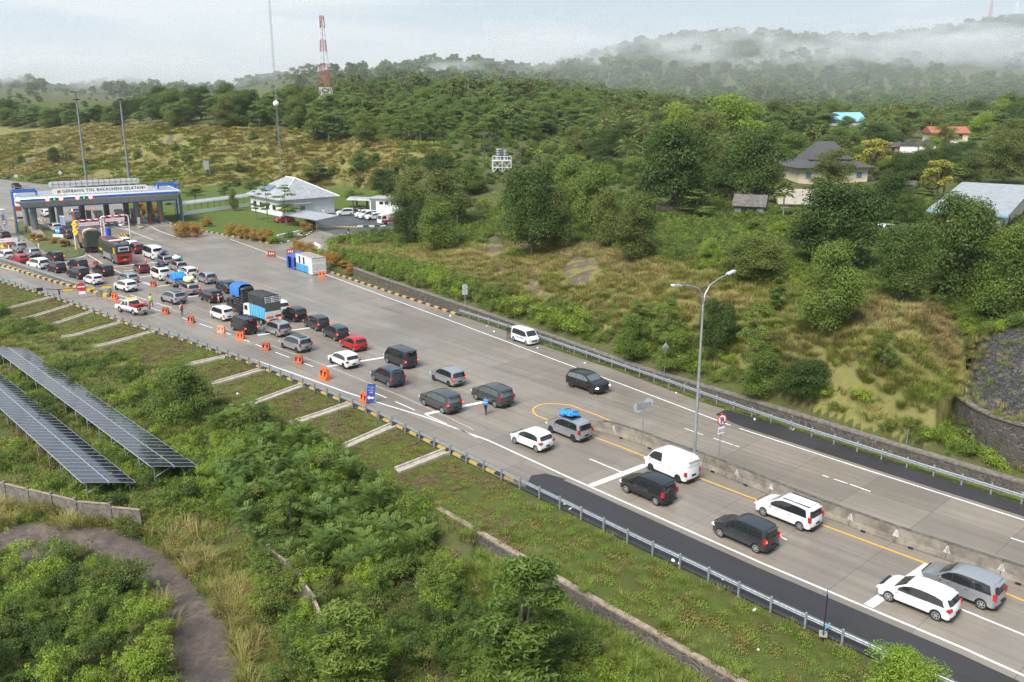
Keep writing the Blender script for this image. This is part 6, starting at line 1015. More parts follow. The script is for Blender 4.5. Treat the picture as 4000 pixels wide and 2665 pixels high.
# --- middle distance
x, y = sample(.48, 120, 400); z = TZ(x, y); qx, qy = PX(np.stack([x, y, z], -1)); cl = clear(x, y); ar = inpoly(x, y, AREA0) | inpoly(x, y, ISLE_L)
a_, b_ = fbm(x / 14, y / 14, 21) * 40, fbm(x / 14, y / 14, 33) * 15; gd = zone(qx + a_, qy + b_, GOLD[1:]); jx = fbm(x / 2, y / 2, 5) * 24; br = zone(qx + jx, qy + jx * .6, BARE); p, s = segdist(x, y, near)
ok = cl & ~ar & ~br & (p > 2) & ~((y < 175) & (qx > 1290) & (qy > 940))
houses = zone(qx, qy, [[(2850, 760), (3120, 760), (3480, 880), (3480, 930), (2850, 900)], [(3080, 600), (3420, 600), (3420, 740), (3080, 740)], [(3650, 700), (4100, 700), (4100, 960), (3700, 960)], [(3560, 480), (3860, 480), (3860, 640), (3560, 640)]]); ok &= ~houses
m = ok & gd; n = m.sum(); sc_ = .8 + .6 * rng.random(n); tone = fbm(x[m] / 22, y[m] / 22, 91) + rng.normal(size=n) * .12
scatter('hill_grass', P_fgrass, np.stack([x[m], y[m], z[m]], -1), np.stack([sc_ * 1.2, sc_ * 1.2, sc_ * .8], -1), 'golden dry grass covering the hill behind the toll gate', np.where(tone > .30, 2, np.where(tone > .0, 0, np.where(tone > -.2, 1, 3))), 'grass')
m = ok & (~gd | (fbm(x / 12, y / 12, 44) > .34)) & (rng.random(len(x)) < np.where(gd, .12, .19)) & (y < 330); n = m.sum(); sc_ = .5 + .7 * rng.random(n) + .2 * (y[m] > 230)
scatter('hill_bushes', P_bush, np.stack([x[m], y[m], z[m] - .3], -1), np.stack([sc_, sc_, sc_ * .8], -1), 'green bushes spread over the plateau and hill foot')
x, y = sample(.022, 300, 640, .7); z = TZ(x, y); qx, qy = PX(np.stack([x, y, z], -1)); p, s = segdist(x, y, near)
ok = (p > 10) & ~((qx < 1250) & (y < 420)) & ~((qx > 3160) & (qx < 3420) & (y > 330) & (y < 425)) & ~((qx > 3500) & (y < 420) & (qy > 470)) & ~((qx < 1150) & (rng.random(len(x)) < .93)); m = ok; n = m.sum(); sc_ = (.42 + .85 * rng.random(n) ** 1.7) * (1 - .25 * (qx[m] < 1300))
scatter('mid_wood', [PROTO['umbrella'][0], PROTO['umbrella2'][0], PROTO['far'][0], PROTO['open'][0]], np.stack([x[m], y[m], z[m] - 1.8 * sc_], -1), np.stack([sc_, sc_, sc_], -1), 'wooded rise of mixed trees in the middle distance')
x, y = sample(.012, 560, 1350, .72); z = ground(x, y); qx, qy = PX(np.stack([x, y, z], -1)); fieldm = (fbm(x / 90, y / 90, 70) > np.where(qx < 1400, -.02, .14)) | inpoly(qx, qy, [(1050, 420), (1150, 340), (1290, 285), (1290, 400)]) | inpoly(qx, qy, [(100, 400), (350, 365), (800, 440), (850, 470), (200, 480)])
m = ~(fieldm & (rng.random(len(x)) < .8)); n = m.sum(); sc_ = .4 + 1.0 * rng.random(n) ** 1.6; sc_ = np.where(fieldm[m], sc_ * .4, sc_)
scatter('far_wood', P_wood + [PROTO['coconut'][0]], np.stack([x[m], y[m], z[m] - 2 * sc_], -1), np.stack([sc_, sc_, sc_], -1), 'misty woods covering the far hills', np.where(rng.random(n) < .06, 2, rng.integers(0, 2, n)))

rs_ = np.random.default_rng(4); Q = []
for i in range(len(Tp) - 1):
    for k in range(26):
        f, g_ = rs_.random(), rs_.random() ** (1 if rs_.random() < .4 else 5); g_ = g_ if rs_.random() < .5 else 1 - g_; A = np.array(Tp[i]) * (1 - f) + np.array(Tp[i + 1]) * f; B = Up[i] * (1 - f) + Up[i + 1] * f; Q.append(A + (B - A) * g_ + [0, .5, .05])
Q = np.array(Q); sc_ = .3 + .5 * rs_.random(len(Q)); scatter('rock_weeds', P_straw, Q, np.stack([sc_] * 3, -1), 'weeds growing in the cracks and along the rim of the stone slope', None, 'grass')

# ------------------------------------------------------------ trees one can tell apart
TR = [  # kind, x0, x1, top, base (photo pixels), label
 ('olive',1520,1700,655,900,'dark olive tree leftmost of the group right of the car park'),('olive',1620,1860,665,905,'broad dark tree at the middle of the group right of the car park'),('dense2',1636,1800,770,985,'bright leaved rounded tree in front of the dark group right of the car park'),('dense',1530,1660,760,960,'dark bushy tree hiding the right end of the car park'),
 ('dense',1960,2190,645,1000,'dark dense tree left of the open bushy trees above the two scrape marks'),('olive',2090,2245,735,985,'pale olive tree standing in front of the dark dense tree'),('dense2',2130,2310,625,900,'tall mid green tree behind the pale olive tree'),('dense2',2225,2440,640,930,'big light green tree right of the tall mid green tree'),('olive',2295,2450,735,975,'olive tree below the big light green tree'),('olive',2380,2585,760,1015,'wide olive green tree above the right scrape mark'),
 ('dense',3075,3440,715,1060,'very large round tree in front of the pale roofed house'),('dense2',3100,3345,950,1300,'loose open tree on the golden slope right of the street lamp'),('dense',3405,3640,870,1195,'dark spreading tree on the slope, left of the warehouse'),('dense',3550,3860,760,1170,'large tree whose crown overlaps the warehouse roof'),('dense2',3790,4070,880,1270,'large olive tree at the right edge below the warehouse'),('dense2',3940,4060,870,1010,'small tree crown in front of the warehouse gable'),
 ('olive',2815,3090,930,1090,'low wide mound shaped tree covered in pale flowers'),('bright',2725,2815,930,1045,'bright leafy sapling left of the low mound shaped tree'),('slim',2990,3080,1075,1215,'thin pale sapling on the golden slope beside the loose open tree'),('open',2520,2680,1160,1350,'leafy tree left of the street lamp on the lower slope'),('dense',2715,2865,1170,1400,'dark narrow tree right behind the street lamp pole'),('open',2875,3055,1180,1430,'branchy tree on the lower slope right of the street lamp'),
 ('dense2',2400,2540,1235,1410,'bright bushy tree at the slope foot left of the back of the diamond sign'),('dense2',2890,3055,1370,1550,'round bush tree at the slope foot right of the diamond sign'),('dense',3045,3250,1410,1560,'dark round bush tree lowest on the slope foot'),('open',3400,3510,1300,1440,'small green shrub tree alone on the golden slope'),('dense2',2560,2720,1290,1440,'shrub tree between the back of the diamond sign and the lamp'),('open',2420,2560,1180,1290,'light shrub tree at the left end of the slope foot thicket'),
 ('dense',2490,2790,480,850,'tall dark tree behind the ruined wall'),('bright',2710,2985,374,600,'big bright domed tree on the skyline of the village wood'),('bright',2560,2720,405,600,'bright tree left of the big domed tree'),('dense',2820,3080,500,805,'large dark tree left of the joglo roofed cream house'),('olive',2720,2900,560,790,'olive tree above the grey block shed'),('olive',2680,2850,440,640,'brownish olive tree under the bright domed tree'),('dense2',2600,2760,640,830,'mid green tree between the palm and the grey shed'),
 ('olive',3160,3326,582,735,'olive tree in front of the dark steep roof'),('yellow',3332,3486,549,700,'yellow green tree right of the dark steep roof'),('dense',3470,3630,590,715,'dark round tree right of the yellow green tree'),('dense',3400,3565,672,880,'very dark dense tree right of the pale roofed house'),('yellow',3590,3730,630,780,'yellowish leafy tree above the fan palm by the tiny shed'),('olive',3710,3850,590,740,'olive tree behind the warehouse roof'),('olive',3830,4010,508,720,'large olive tree at the right edge behind the warehouse'),('dense',3935,4060,412,560,'dark tree at the right edge near the fog line'),
 ('dense2',3200,3360,500,620,'mid green tree behind the dark steep roof'),('dense',3350,3500,480,600,'dark tree behind the yellow green tree'),('umbrella',3480,3610,425,540,'flat topped tree left of the terracotta roof'),('olive',3560,3660,560,650,'small olive tree in front of the white village houses'),('umbrella2',2925,3080,430,560,'flat topped dark tree right of the bright domed tree'),('umbrella',3110,3290,440,540,'wide flat tree left of the blue roofed hall'),('dense2',3020,3160,520,640,'green tree left of the dark steep roof ridge'),
 ('dense',3480,3600,760,900,'dark shrub tree beside the parked village car'),('dense2',2890,2990,860,935,'green hedge like tree below the grey shed'),('bright',2990,3100,870,940,'bright climbing bush tree below the fan palm'),('tier',2650,2800,730,870,'feathery layered tree in front of the grey shed'),
 ('tier',975,1030,720,860,'leftmost of the thin layered trees on the office lawn'),('tier',1015,1075,700,870,'second thin layered tree on the office lawn'),('tier',1055,1180,712,880,'tallest thin layered tree on the office lawn, in front of the carport'),('dense2',896,935,740,824,'small dense green tree by the middle of the covered walkway'),('umbrella',715,810,730,790,'flat spreading tree right of the toll gate roof'),('umbrella2',1330,1430,730,810,'flat spreading tree behind the motorcycle shelter'),('umbrella',850,905,722,785,'flat small tree left of the office roof'),
 ('dense2',600,830,1430,1650,'wide feathery tree beside the upper solar table'),('slim',1820,2290,2140,2720,'tall drooping leaved young tree at the bottom centre'),('slim',1180,1560,2330,2760,'bright young tree at the bottom edge beside the panel wall'),('bright',3340,3690,2560,2800,'dense bright bush tree at the bottom edge by the guardrail'),('slim',1690,1810,2240,2430,'small sapling with pale feathery leaves in the undergrowth'),('open',1040,1240,1930,2120,'star leaved shrub tree above the end of the panel wall'),('dense',-60,60,2500,2700,'dark leaved shrub tree at the bottom left corner'),
 ('open',1160,1320,640,700,'bush tree on the golden hill above the office'),('dense2',1370,1450,590,670,'rounded bush tree on the golden hill right of the office'),('dense',1440,1560,660,770,'green tree at the hill foot behind the small white building'),('open',700,750,580,640,'small bright tree on the golden hill left of the thin mast'),('open',1540,1640,560,690,'bush tree at the right end of the golden hill'),('dense',1640,1780,600,700,'dark bush tree where the golden hill meets the wood'),('dense2',1780,1900,640,760,'bush tree left of the tall power pole'),
 ('open',240,290,570,635,'small conical tree on the hill left of the light masts'),('dense',190,240,575,640,'dark small tree on the hill at the left'),('open',90,125,515,550,'lone small round tree on the left hill')]
for a in TR: tree(*a)
for k, x0, x1, yt, yb, lb in [('coconut',2385,2500,515,700,'coconut palm left of the tall dark tree behind the ruined wall'),('coconut2',2239,2318,484,600,'leftmost of the small coconut palms in the wood'),('coconut',2325,2400,455,580,'coconut palm right of the leftmost small palms'),('coconut2',2395,2455,430,560,'tallest of the small coconut palms in the wood'),('coconut',2775,2865,505,690,'coconut palm below the bright domed tree'),
        ('fanpalm',3015,3100,708,870,'fan palm standing between the grey shed and the pale roofed house'),('fanpalm',3548,3645,708,850,'fan palm right of the tiny wooden shed'),('fanpalm',3624,3743,640,770,'fan palm behind the warehouse tree'),('coconut',3420,3485,415,540,'coconut palm right of the blue roofed hall'),('coconut2',3600,3660,428,540,'coconut palm left of the terracotta roof'),('coconut',2460,2560,470,600,'coconut palm leaning at the left of the bright tree'),('fanpalm',2475,2560,680,800,'low palm at the foot of the dark wood'),('fanpalm',3150,3225,690,760,'small fan palm in front of the cream house'),('coconut2',3350,3420,470,600,'coconut palm behind the yellow green tree'),('fanpalm',3250,3340,545,640,'blue green fan palm behind the steep roof')]: tree(k, x0, x1, yt, yb, lb, 'palm')
for i, (x0, x1, yt, yb) in enumerate([(2040,2085,560,610),(2075,2125,575,625),(2130,2180,610,660),(2190,2250,590,650),(2260,2310,640,700),(3560,3600,560,610),(3860,3910,520,580),(3900,3950,530,590),(3950,4000,525,590),(2480,2530,600,660)]): tree('banana', x0, x1, yt, yb, 'pale green banana plant at the edge of the wood or village', 'banana plant', group='banana plants')
HB = [(682,735,868,925),(700,745,880,925),(735,770,868,912),(752,790,880,925),(790,822,850,885),(885,925,873,918),(925,962,880,928),(958,985,888,930),(978,1012,895,940),(1010,1045,895,945),(1040,1068,897,945),(1192,1225,830,870),(1195,1233,850,890),(1180,1215,868,905),(1140,1180,938,985),(1165,1205,945,995),(1190,1245,950,1000),(1255,1290,985,1020),(1278,1320,985,1045),(1325,1365,1020,1065),(1350,1385,1035,1075),(540,575,790,835),(575,605,795,835),(605,632,800,835),(560,590,800,830),(200,235,925,950),(235,272,935,962),(150,178,915,940),(120,150,912,932)]
for i, (x0, x1, yt, yb) in enumerate(HB): tree('hedge', x0 - 8, x1 + 8, yt - 3, yb, 'rounded orange green ornamental bush on the mown grass' if i > 10 else 'rounded orange ornamental bush beside the toll gate lawn kerb', 'bush', group='orange ornamental bushes' if i > 10 else 'orange bushes by the gate')
# the wooded rise: trees standing clear of each other along it
RT = random.Random(11); FT = []
KW = dict(umbrella='flat topped', umbrella2='blue green flat', dense='dark round', dense2='bright round', olive='olive', open='thin crowned', bright='bright green')
def many(n, xa, xb, ya, yb_, kinds, wpx, hpx, label, group, places, mind=14, cat='tree'):
    k = 0; tries = 0
    while k < n and tries < n * 40:
        tries += 1; x = RT.uniform(xa, xb); y = RT.uniform(ya, yb_)
        if any(abs(x - a) < mind and abs(y - b) < mind * .45 for a, b in FT): continue
        P_ = HIT(x, y)
        if inpoly(P_[0], P_[1], ROAD) or inpoly(P_[0], P_[1], AREA0): continue
        FT.append((x, y)); s_ = RT.uniform(.75, 1.3) * 240 / P_[1] if P_[1] > 60 else 1
        kd = RT.choice(kinds); w = wpx * P_[1] / FL * s_ * (P_[1] / 240); h = hpx * P_[1] / FL * s_ * (P_[1] / 240); (w, h) = (w * .7, h * .55) if (label == 'the hilltop line' and x < 560) else (w, h); row = 'front' if y > (ya + yb_) / 2 else 'back'; fr = (x - xa) / (xb - xa); sec = int(fr * len(places)); lb = '%s tree, %s row of %s, %s' % (KW[kd], row, label, places[min(sec, len(places) - 1)])
        tree_at(kd, (P_[0], P_[1], P_[2] - .4), w, h, lb, cat, group='trees of ' + label); k += 1
many(105, 1230, 2300, 455, 560, ['umbrella', 'umbrella2', 'umbrella', 'dense2', 'open'], 85, 95, 'the wooded rise', 'trees', ['under the lattice tower', 'right of the lattice tower', 'left of the hill power pole', 'at the hill power pole', 'right of the hill power pole', 'left of the tall pole', 'at the tall pole', 'above the water tanks', 'right of the water tanks', 'left of the small palms'], 30)
many(62, -40, 1230, 455, 500, ['dense', 'dense2', 'dense', 'umbrella2', 'olive'], 95, 110, 'the hilltop line', 'trees', ['at the left edge', 'left of the masts', 'between the masts', 'just right of the masts', 'above the gate sign', 'above the empty billboard', 'left of the thin mast', 'by the thin mast'], 26)
many(95, 2250, 4030, 470, 720, ['dense', 'dense2', 'olive', 'dense', 'umbrella', 'bright', 'olive'], 105, 95, 'the village wood', 'trees', ['by the coconut palms', 'under the bright dome', 'left of the grey shed', 'above the grey shed', 'left of the steep roof', 'behind the steep roof', 'right of the steep roof', 'by the white houses', 'below the terracotta roof', 'at the right edge'], 34)
many(26, 1250, 2250, 620, 900, ['open', 'dense2', 'olive'], 55, 42, 'the green plateau', 'trees', ['right of the office', 'left of the olive group', 'above the olive group', 'below the tall pole', 'below the water tanks', 'at its right end'], 60)
many(26, 0, 1700, 545, 690, ['open', 'dense2', 'open'], 36, 30, 'the golden hill', 'trees', ['at the left edge', 'by the masts', 'by the billboard', 'above the office', 'right of the thin mast', 'at its right end'], 50)
for i in range(26):
    x = 930 + i * 17.5 + RT.uniform(-7, 7) if i < 20 else 300 + RT.random() * 400; y = 372 - (x - 930) * .29 if 930 < x < 1290 else 300; 
    if x > 1300: continue
    q = AT(x, y, 690); z_ = float(ground(q[0], 690.)); tree_at(RT.choice(['coconut', 'coconut2']), (q[0], 690, z_ - .5), 8, RT.uniform(9, 12), 'small coconut palm on the skyline of the left hill', 'palm', group='palms on the skyline')

# ------------------------------------------------------------ vehicles
yb = bpy.data.materials['yellow_black_stripes']
paint = {}
def pm(n, c, metal=0.0, r=.28): paint[n] = mat('paint_' + n, c, r, metal, coat=.6); return paint[n]
for n_, c_, m_ in [('white', (.74, .74, .73), 0), ('silver', (.40, .41, .43), .55), ('black', (.012, .012, .014), 0), ('grey', (.075, .078, .082), .4), ('darkgrey', (.045, .048, .055), .4), ('blue_grey', (.055, .070, .10), .4), ('red', (.45, .015, .02), .1), ('maroon', (.16, .010, .02), .3), ('orange', (.50, .09, .03), .1), ('green', (.03, .06, .05), .2)]: pm(n_, c_, m_)
glassv = mat('car_glass', (.018, .02, .022), .05, spec=.9); glassl = mat('car_glass_pale', (.10, .12, .12), .06, spec=.9); tyre_m = mat('tyre', (.018, .018, .02), .85); rim_m = mat('wheel_rim', (.50, .51, .52), .35, .7); rim_d = mat('wheel_rim_dark', (.05, .05, .055), .4, .6); trim_m = mat('trim_black', (.02, .02, .022), .5); chrome = mat('chrome', (.7, .7, .72), .15, 1)
tail_off = mat('tail_red', (.45, .012, .012), .2, coat=.5); tail_on = mat('tail_lit', (.8, .05, .02), .3, emit=(1, .10, .02), es=4.0); lens_w = mat('lens_white', (.6, .6, .62), .12); head_on = mat('head_lit', (.9, .9, .95), .2, emit=(1, 1, 1), es=3.0); plate_m = mat('plate_black', (.015, .015, .017), .5); gap_m = mat('door_gap', (.03, .03, .032), .7); orange_l = mat('orange_lamp', (.8, .2, .02), .3, emit=(1, .3, .03), es=1.5)
PROF = {  # side outlines, nose at +x: fractions of length and height, rear bumper first, over the roof to the front bumper
 'mpv': ([(-.490,.17),(-.500,.30),(-.497,.44),(-.488,.54),(-.470,.70),(-.445,.90),(-.425,.955),(-.30,.99),(-.10,1.0),(.03,.985),(.10,.945),(.265,.645),(.36,.605),(.44,.555),(.480,.47),(.498,.36),(.495,.17)], 3, 11, .60),
 'hatch': ([(-.490,.18),(-.500,.32),(-.496,.47),(-.485,.58),(-.450,.74),(-.405,.90),(-.375,.945),(-.24,.99),(-.04,1.0),(.06,.975),(.11,.94),(.275,.655),(.37,.60),(.445,.53),(.482,.44),(.498,.34),(.492,.17)], 3, 11, .61),
 'suv': ([(-.488,.22),(-.500,.34),(-.498,.50),(-.485,.60),(-.450,.76),(-.400,.92),(-.37,.955),(-.22,.99),(-.04,1.0),(.06,.975),(.11,.94),(.255,.68),(.36,.645),(.445,.585),(.482,.50),(.498,.40),(.490,.21)], 3, 11, .63),
 'van': ([(-.492,.15),(-.500,.28),(-.498,.42),(-.492,.55),(-.480,.78),(-.470,.93),(-.455,.968),(-.30,.995),(.0,1.0),(.20,.985),(.265,.95),(.405,.60),(.455,.53),(.482,.46),(.495,.38),(.5,.26),(.492,.15)], 3, 11, .56),
 'bighatch': ([(-.492,.13),(-.500,.26),(-.498,.40),(-.492,.50),(-.483,.74),(-.475,.90),(-.462,.95),(-.32,.99),(.0,1.0),(.24,.985),(.30,.94),(.40,.55),(.455,.48),(.482,.42),(.495,.34),(.5,.22),(.492,.13)], 3, 11, .50)}
def carmesh(kind, L_, Wd, H_, wb, tumble=.16, wr_=.31):
    """body shell with wheel arches; returns parts as meshes"""
    pts, ib, ifr, belt = PROF[kind]; P = [(x * L_, z * H_) for x, z in pts]; zb = belt * H_; hw = Wd / 2
    def hwid(z): return hw * (1 - (tumble * max(0, z - zb) / (H_ - zb)) - .05 * max(0, (zb * .5 - z) / (zb * .5)))
    arch = []; sill = pts[0][1] * H_ + .02; ra = wr_ * 1.16
    def archpts(cx):
        o = []
        for k in range(9):
            a = math.pi * k / 8; x = cx + ra * math.cos(a); z = wr_ + ra * math.sin(a); o.append((x, max(z, sill)))
        return o
    low = archpts(wb / 2) + archpts(-wb / 2); low = [(P[-1][0] - .02, sill)] + low + [(P[0][0] + .02, sill)]
    ring = P + low[1:-1]; U = [-1, -.93, -.72, 0, .72, .93, 1]; mb = MB(); n = len(ring); V = []
    def yx(x, z, u):
        e = abs(u) ** 5; xx = x - math.copysign(.055 * L_ * e, x) * (abs(x) / (L_ / 2)) ** 6; zz = z - (.035 * abs(u) ** 3 if z > zb + .1 else 0); return (xx, u * hwid(z), zz)
    for u in U:
        for x, z in ring: V.append(yx(x, z, u))
    m = len(U); np_ = len(P); Fc = [(i * n + k, i * n + k + 1, (i + 1) * n + k + 1, (i + 1) * n + k) for i in range(m - 1) for k in range(np_ - 1)]; mb.add(V, Fc)
    up = [k for k in range(ib, ifr + 1)]; lowr = [k for k in range(0, ib + 1)] + [k for k in range(ifr, n)]
    for s_ in (0, m - 1):
        f1, f2 = [s_ * n + k for k in up], [s_ * n + k for k in lowr]
        if s_: f1, f2 = f1[::-1], f2[::-1]
        mb.f += [f1[::-1], f2[::-1]]; mb.mi += [0, 0]
    body = mb.mesh('body', paint['white'], 38)
    ch = MB(); ch.box((0, 0, (sill + zb * .9) / 2), (L_ * .93, Wd * .72, zb * .9 - sill)); ch.box((0, 0, sill + .06), (wb - ra * 2.1, Wd * .93, .1)); chm = ch.mesh('chassis', trim_m)
    # glazing: strips over windscreen and rear window, panels on the sides
    def topat(x):
        for (x0, z0), (x1, z1) in zip(P[ib:ifr + 1][:-1], P[ib:ifr + 1][1:]):
            if x0 <= x <= x1 and x1 > x0: return z0 + (z1 - z0) * (x - x0) / (x1 - x0)
        return zb
    def strip_(ks, ulim, off, lo, hi):
        mb = MB(); us_ = np.linspace(-ulim, ulim, 9); a, b = P[ks[0]], P[ks[1]]; V = []; nx, nz = (b[1] - a[1]), -(b[0] - a[0]); nl_ = math.hypot(nx, nz); nx, nz = -nx / nl_ * off, -nz / nl_ * off
        for f in (lo, hi):
            x, z = a[0] + (b[0] - a[0]) * f, a[1] + (b[1] - a[1]) * f
            for u in us_: q = yx(x, z, u); V.append((q[0] + nx, q[1], q[2] + nz))
        mb.add(V, [(i, i + 1, 9 + i + 1, 9 + i) for i in range(8)]); return mb
    ws = strip_((ifr - 1, ifr), .90, .012, .04, .93).mesh('windshield', glassv); rw_ = strip_((ib + 1, ib + 2), .86, .014, -.42, .80).mesh('rear_window', glassv)
    xr, xf = P[ib + 2][0], P[ifr][0]; wins = []; sur = []; x0_ = P[ib + 1][0] + .16 * (H_ - zb) + .10; x1_ = xf - .16; cuts = [x0_, -wb * .26, wb * .10, x1_] if L_ > 3.9 else [x0_, -wb * .05, x1_]
    def sidepoly(xa, xb, zlo, s_, off, zmar):
        xs = np.linspace(xa, xb, 7); top = [(x + (.16 * (1 - (x - xa) / (xb - xa)) if abs(xa - x0_ - .02) < .05 else 0), max(min(topat(x) - zmar, H_ - zmar), zlo + .02)) for x in xs]; P_ = [(xa, zlo), (xb, zlo)] + top[::-1]; return [(x, s_ * (hwid(z) + off), z) for x, z in P_]
    for s_ in (-1, 1):
        mb = MB(); p = sidepoly(x0_ + .02, x1_ + .02, zb + .02, s_, .003, .11); mb.add(p, [tuple(range(len(p)))[::(1 if s_ < 0 else -1)]]); sur.append(mb.mesh('window_surround', trim_m))
        for xa, xb in zip(cuts[:-1], cuts[1:]):
            mb = MB(); p = sidepoly(xa + .02, xb - .02, zb + .04, s_, .006, .13); mb.add(p, [tuple(range(len(p)))[::(1 if s_ < 0 else -1)]]); wins.append(mb.mesh('side_window', glassv))
    doors = []; dc = [-wb * .26 + .02, wb * .10, wb / 2 - ra + .08]
    for s_ in (-1, 1):
        for xa, xb in zip(dc[:-1], dc[1:]):
            def dp(a_, b_, zl, zh, off): return [(a_, s_ * (hwid(zl) + off), zl), (b_, s_ * (hwid(zl) + off), zl), (b_, s_ * (hwid(zh) + off), zh), (a_, s_ * (hwid(zh) + off), zh)]
            o_ = (0, 1, 2, 3)[::(1 if s_ < 0 else -1)]; mb = MB(); mb.add(dp(xa, xb, sill + .05, zb + .01, .003), [o_], 1); mb.add(dp(xa + .014, xb - .014, sill + .066, zb + .005, .007), [o_], 0); d = mb.mesh('door', [paint['white'], gap_m]); h_ = MB().box((xa + .16, s_ * (hwid(zb * .88) + .02), zb * .88), (.16, .03, .03)).mesh('handle', chrome); doors.append((d, h_))
    xrb = -L_ / 2; tl = []
    for s_ in (-1, 1):
        z = H_ * (.56 if kind not in ('van', 'bighatch') else .44); mb = MB(); xx = yx(P[2][0], z, .85)[0]
        if kind in ('mpv', 'van', 'bighatch'): mb.box((xx + .06, s_ * hwid(z) * .90, z), (.22, .17, .34 if kind == 'mpv' else .30), 0, top=.9)
        else: mb.box((xx + .09, s_ * hwid(z) * .84, z), (.28, .32, .16), s_ * -.18, top=.85)
        tl.append(mb.mesh('tail_light', tail_off))
    hl = []
    for s_ in (-1, 1): z = H_ * .44; q = yx(P[-3][0], z, .8); hl.append(MB().box((q[0] - .10, s_ * hwid(z) * .80, z), (.30, .34, .14), s_ * -.30, top=.8).mesh('headlight', lens_w))
    misc = [('license_plate', MB().box((P[1][0] - .012, 0, H_ * .36), (.03, .44, .13)).mesh('license_plate', plate_m)), ('bumper_trim', MB().box((P[0][0] + .02, 0, P[0][1] + .06), (.1, Wd * .8, .12)).mesh('bumper_trim', trim_m)), ('grille', MB().box((P[-2][0] - .015, 0, H_ * .33), (.05, Wd * .5, .16)).mesh('grille', trim_m)),
            ('brake_light', MB().box((P[ib + 2][0] + .02, 0, P[ib + 2][1] - .05), (.05, .28, .035)).mesh('brake_light', tail_off)), ('spoiler', MB().box((P[ib + 2][0] - .01, 0, P[ib + 2][1] + .0), (.26, Wd * .66, .035), 0, tilt=('Y', .12)).mesh('spoiler', paint['white'])), ('wiper', MB().box((P[ib + 1][0] + .02, .12, zb + .14), (.03, .4, .02), .1).mesh('wiper', trim_m))]
    mirr = [MB().box((xf - .28, s_ * (hw + .08), zb + .05), (.12, .18, .13), 0, top=.85).mesh('mirror', paint['white']) for s_ in (-1, 1)]
    mb = MB(); mb.tube([(0, -.095, 0), (0, -.10, 0), (0, .10, 0), (0, .095, 0)], [wr_ * .86, wr_, wr_, wr_ * .86], 22, cap=False); mb.disc((0, 0, 0), wr_ * .9, (0, 1, 0), .15, 22); ty = mb.mesh('tyre', tyre_m, 50); rb = MB(); rb.disc((0, 0, 0), wr_ * .26, (0, 1, 0), .205, 12)
    for k in range(6): a = k * math.pi / 3; rb.box((math.cos(a) * wr_ * .36, 0, math.sin(a) * wr_ * .36), (wr_ * .60, .20, wr_ * .17), 0, tilt=('Y', -a))
    rg = 20; rb.tube([(0, -.1, 0), (0, .1, 0)], wr_ * .0 + wr_ * .10, 8); V = []
    for k in range(rg):
        a = 2 * math.pi * k / rg
        for r_ in (wr_ * .60, wr_ * .70):
            for y in (-.104, .104): V.append((r_ * math.cos(a), y, r_ * math.sin(a)))
    rb.add(V, [(k * 4, ((k + 1) % rg) * 4, ((k + 1) % rg) * 4 + 2, k * 4 + 2) for k in range(rg)] + [(k * 4 + 1, k * 4 + 3, ((k + 1) % rg) * 4 + 3, ((k + 1) % rg) * 4 + 1) for k in range(rg)]); rmm = rb.mesh('rim', rim_m)
    return dict(body=body, chassis=chm, ws=ws, rw=rw_, wins=wins, sur=sur, doors=doors, tl=tl, hl=hl, misc=misc, mirr=mirr, tyre=ty, rim=rmm, wb=wb, W=Wd, H=H_, L=L_, wr=wr_, zb=zb, roofx=(P[ib + 3][0], P[ifr - 2][0]))
SP = dict(mpv=('mpv', 4.14, 1.66, 1.69, 2.66, .16, .31), mpvs=('mpv', 4.07, 1.66, 1.62, 2.53, .17, .30), mpvl=('mpv', 4.58, 1.77, 1.76, 2.75, .16, .33), ertiga=('mpv', 4.30, 1.70, 1.68, 2.74, .18, .31), hatch=('hatch', 4.12, 1.70, 1.48, 2.55, .20, .31), hatchs=('hatch', 3.62, 1.62, 1.50, 2.45, .18, .29), tall=('van', 3.62, 1.50, 1.68, 2.42, .12, .28), suv=('suv', 4.55, 1.82, 1.68, 2.68, .20, .36), suvs=('suv', 4.30, 1.78, 1.60, 2.60, .20, .34), van=('van', 4.20, 1.68, 1.92, 2.65, .09, .31), hiace=('bighatch', 5.3, 1.90, 2.25, 3.1, .10, .34))
CM = {}
def setm(o, i, m): s = o.material_slots[i]; s.link = 'OBJECT'; s.material = m
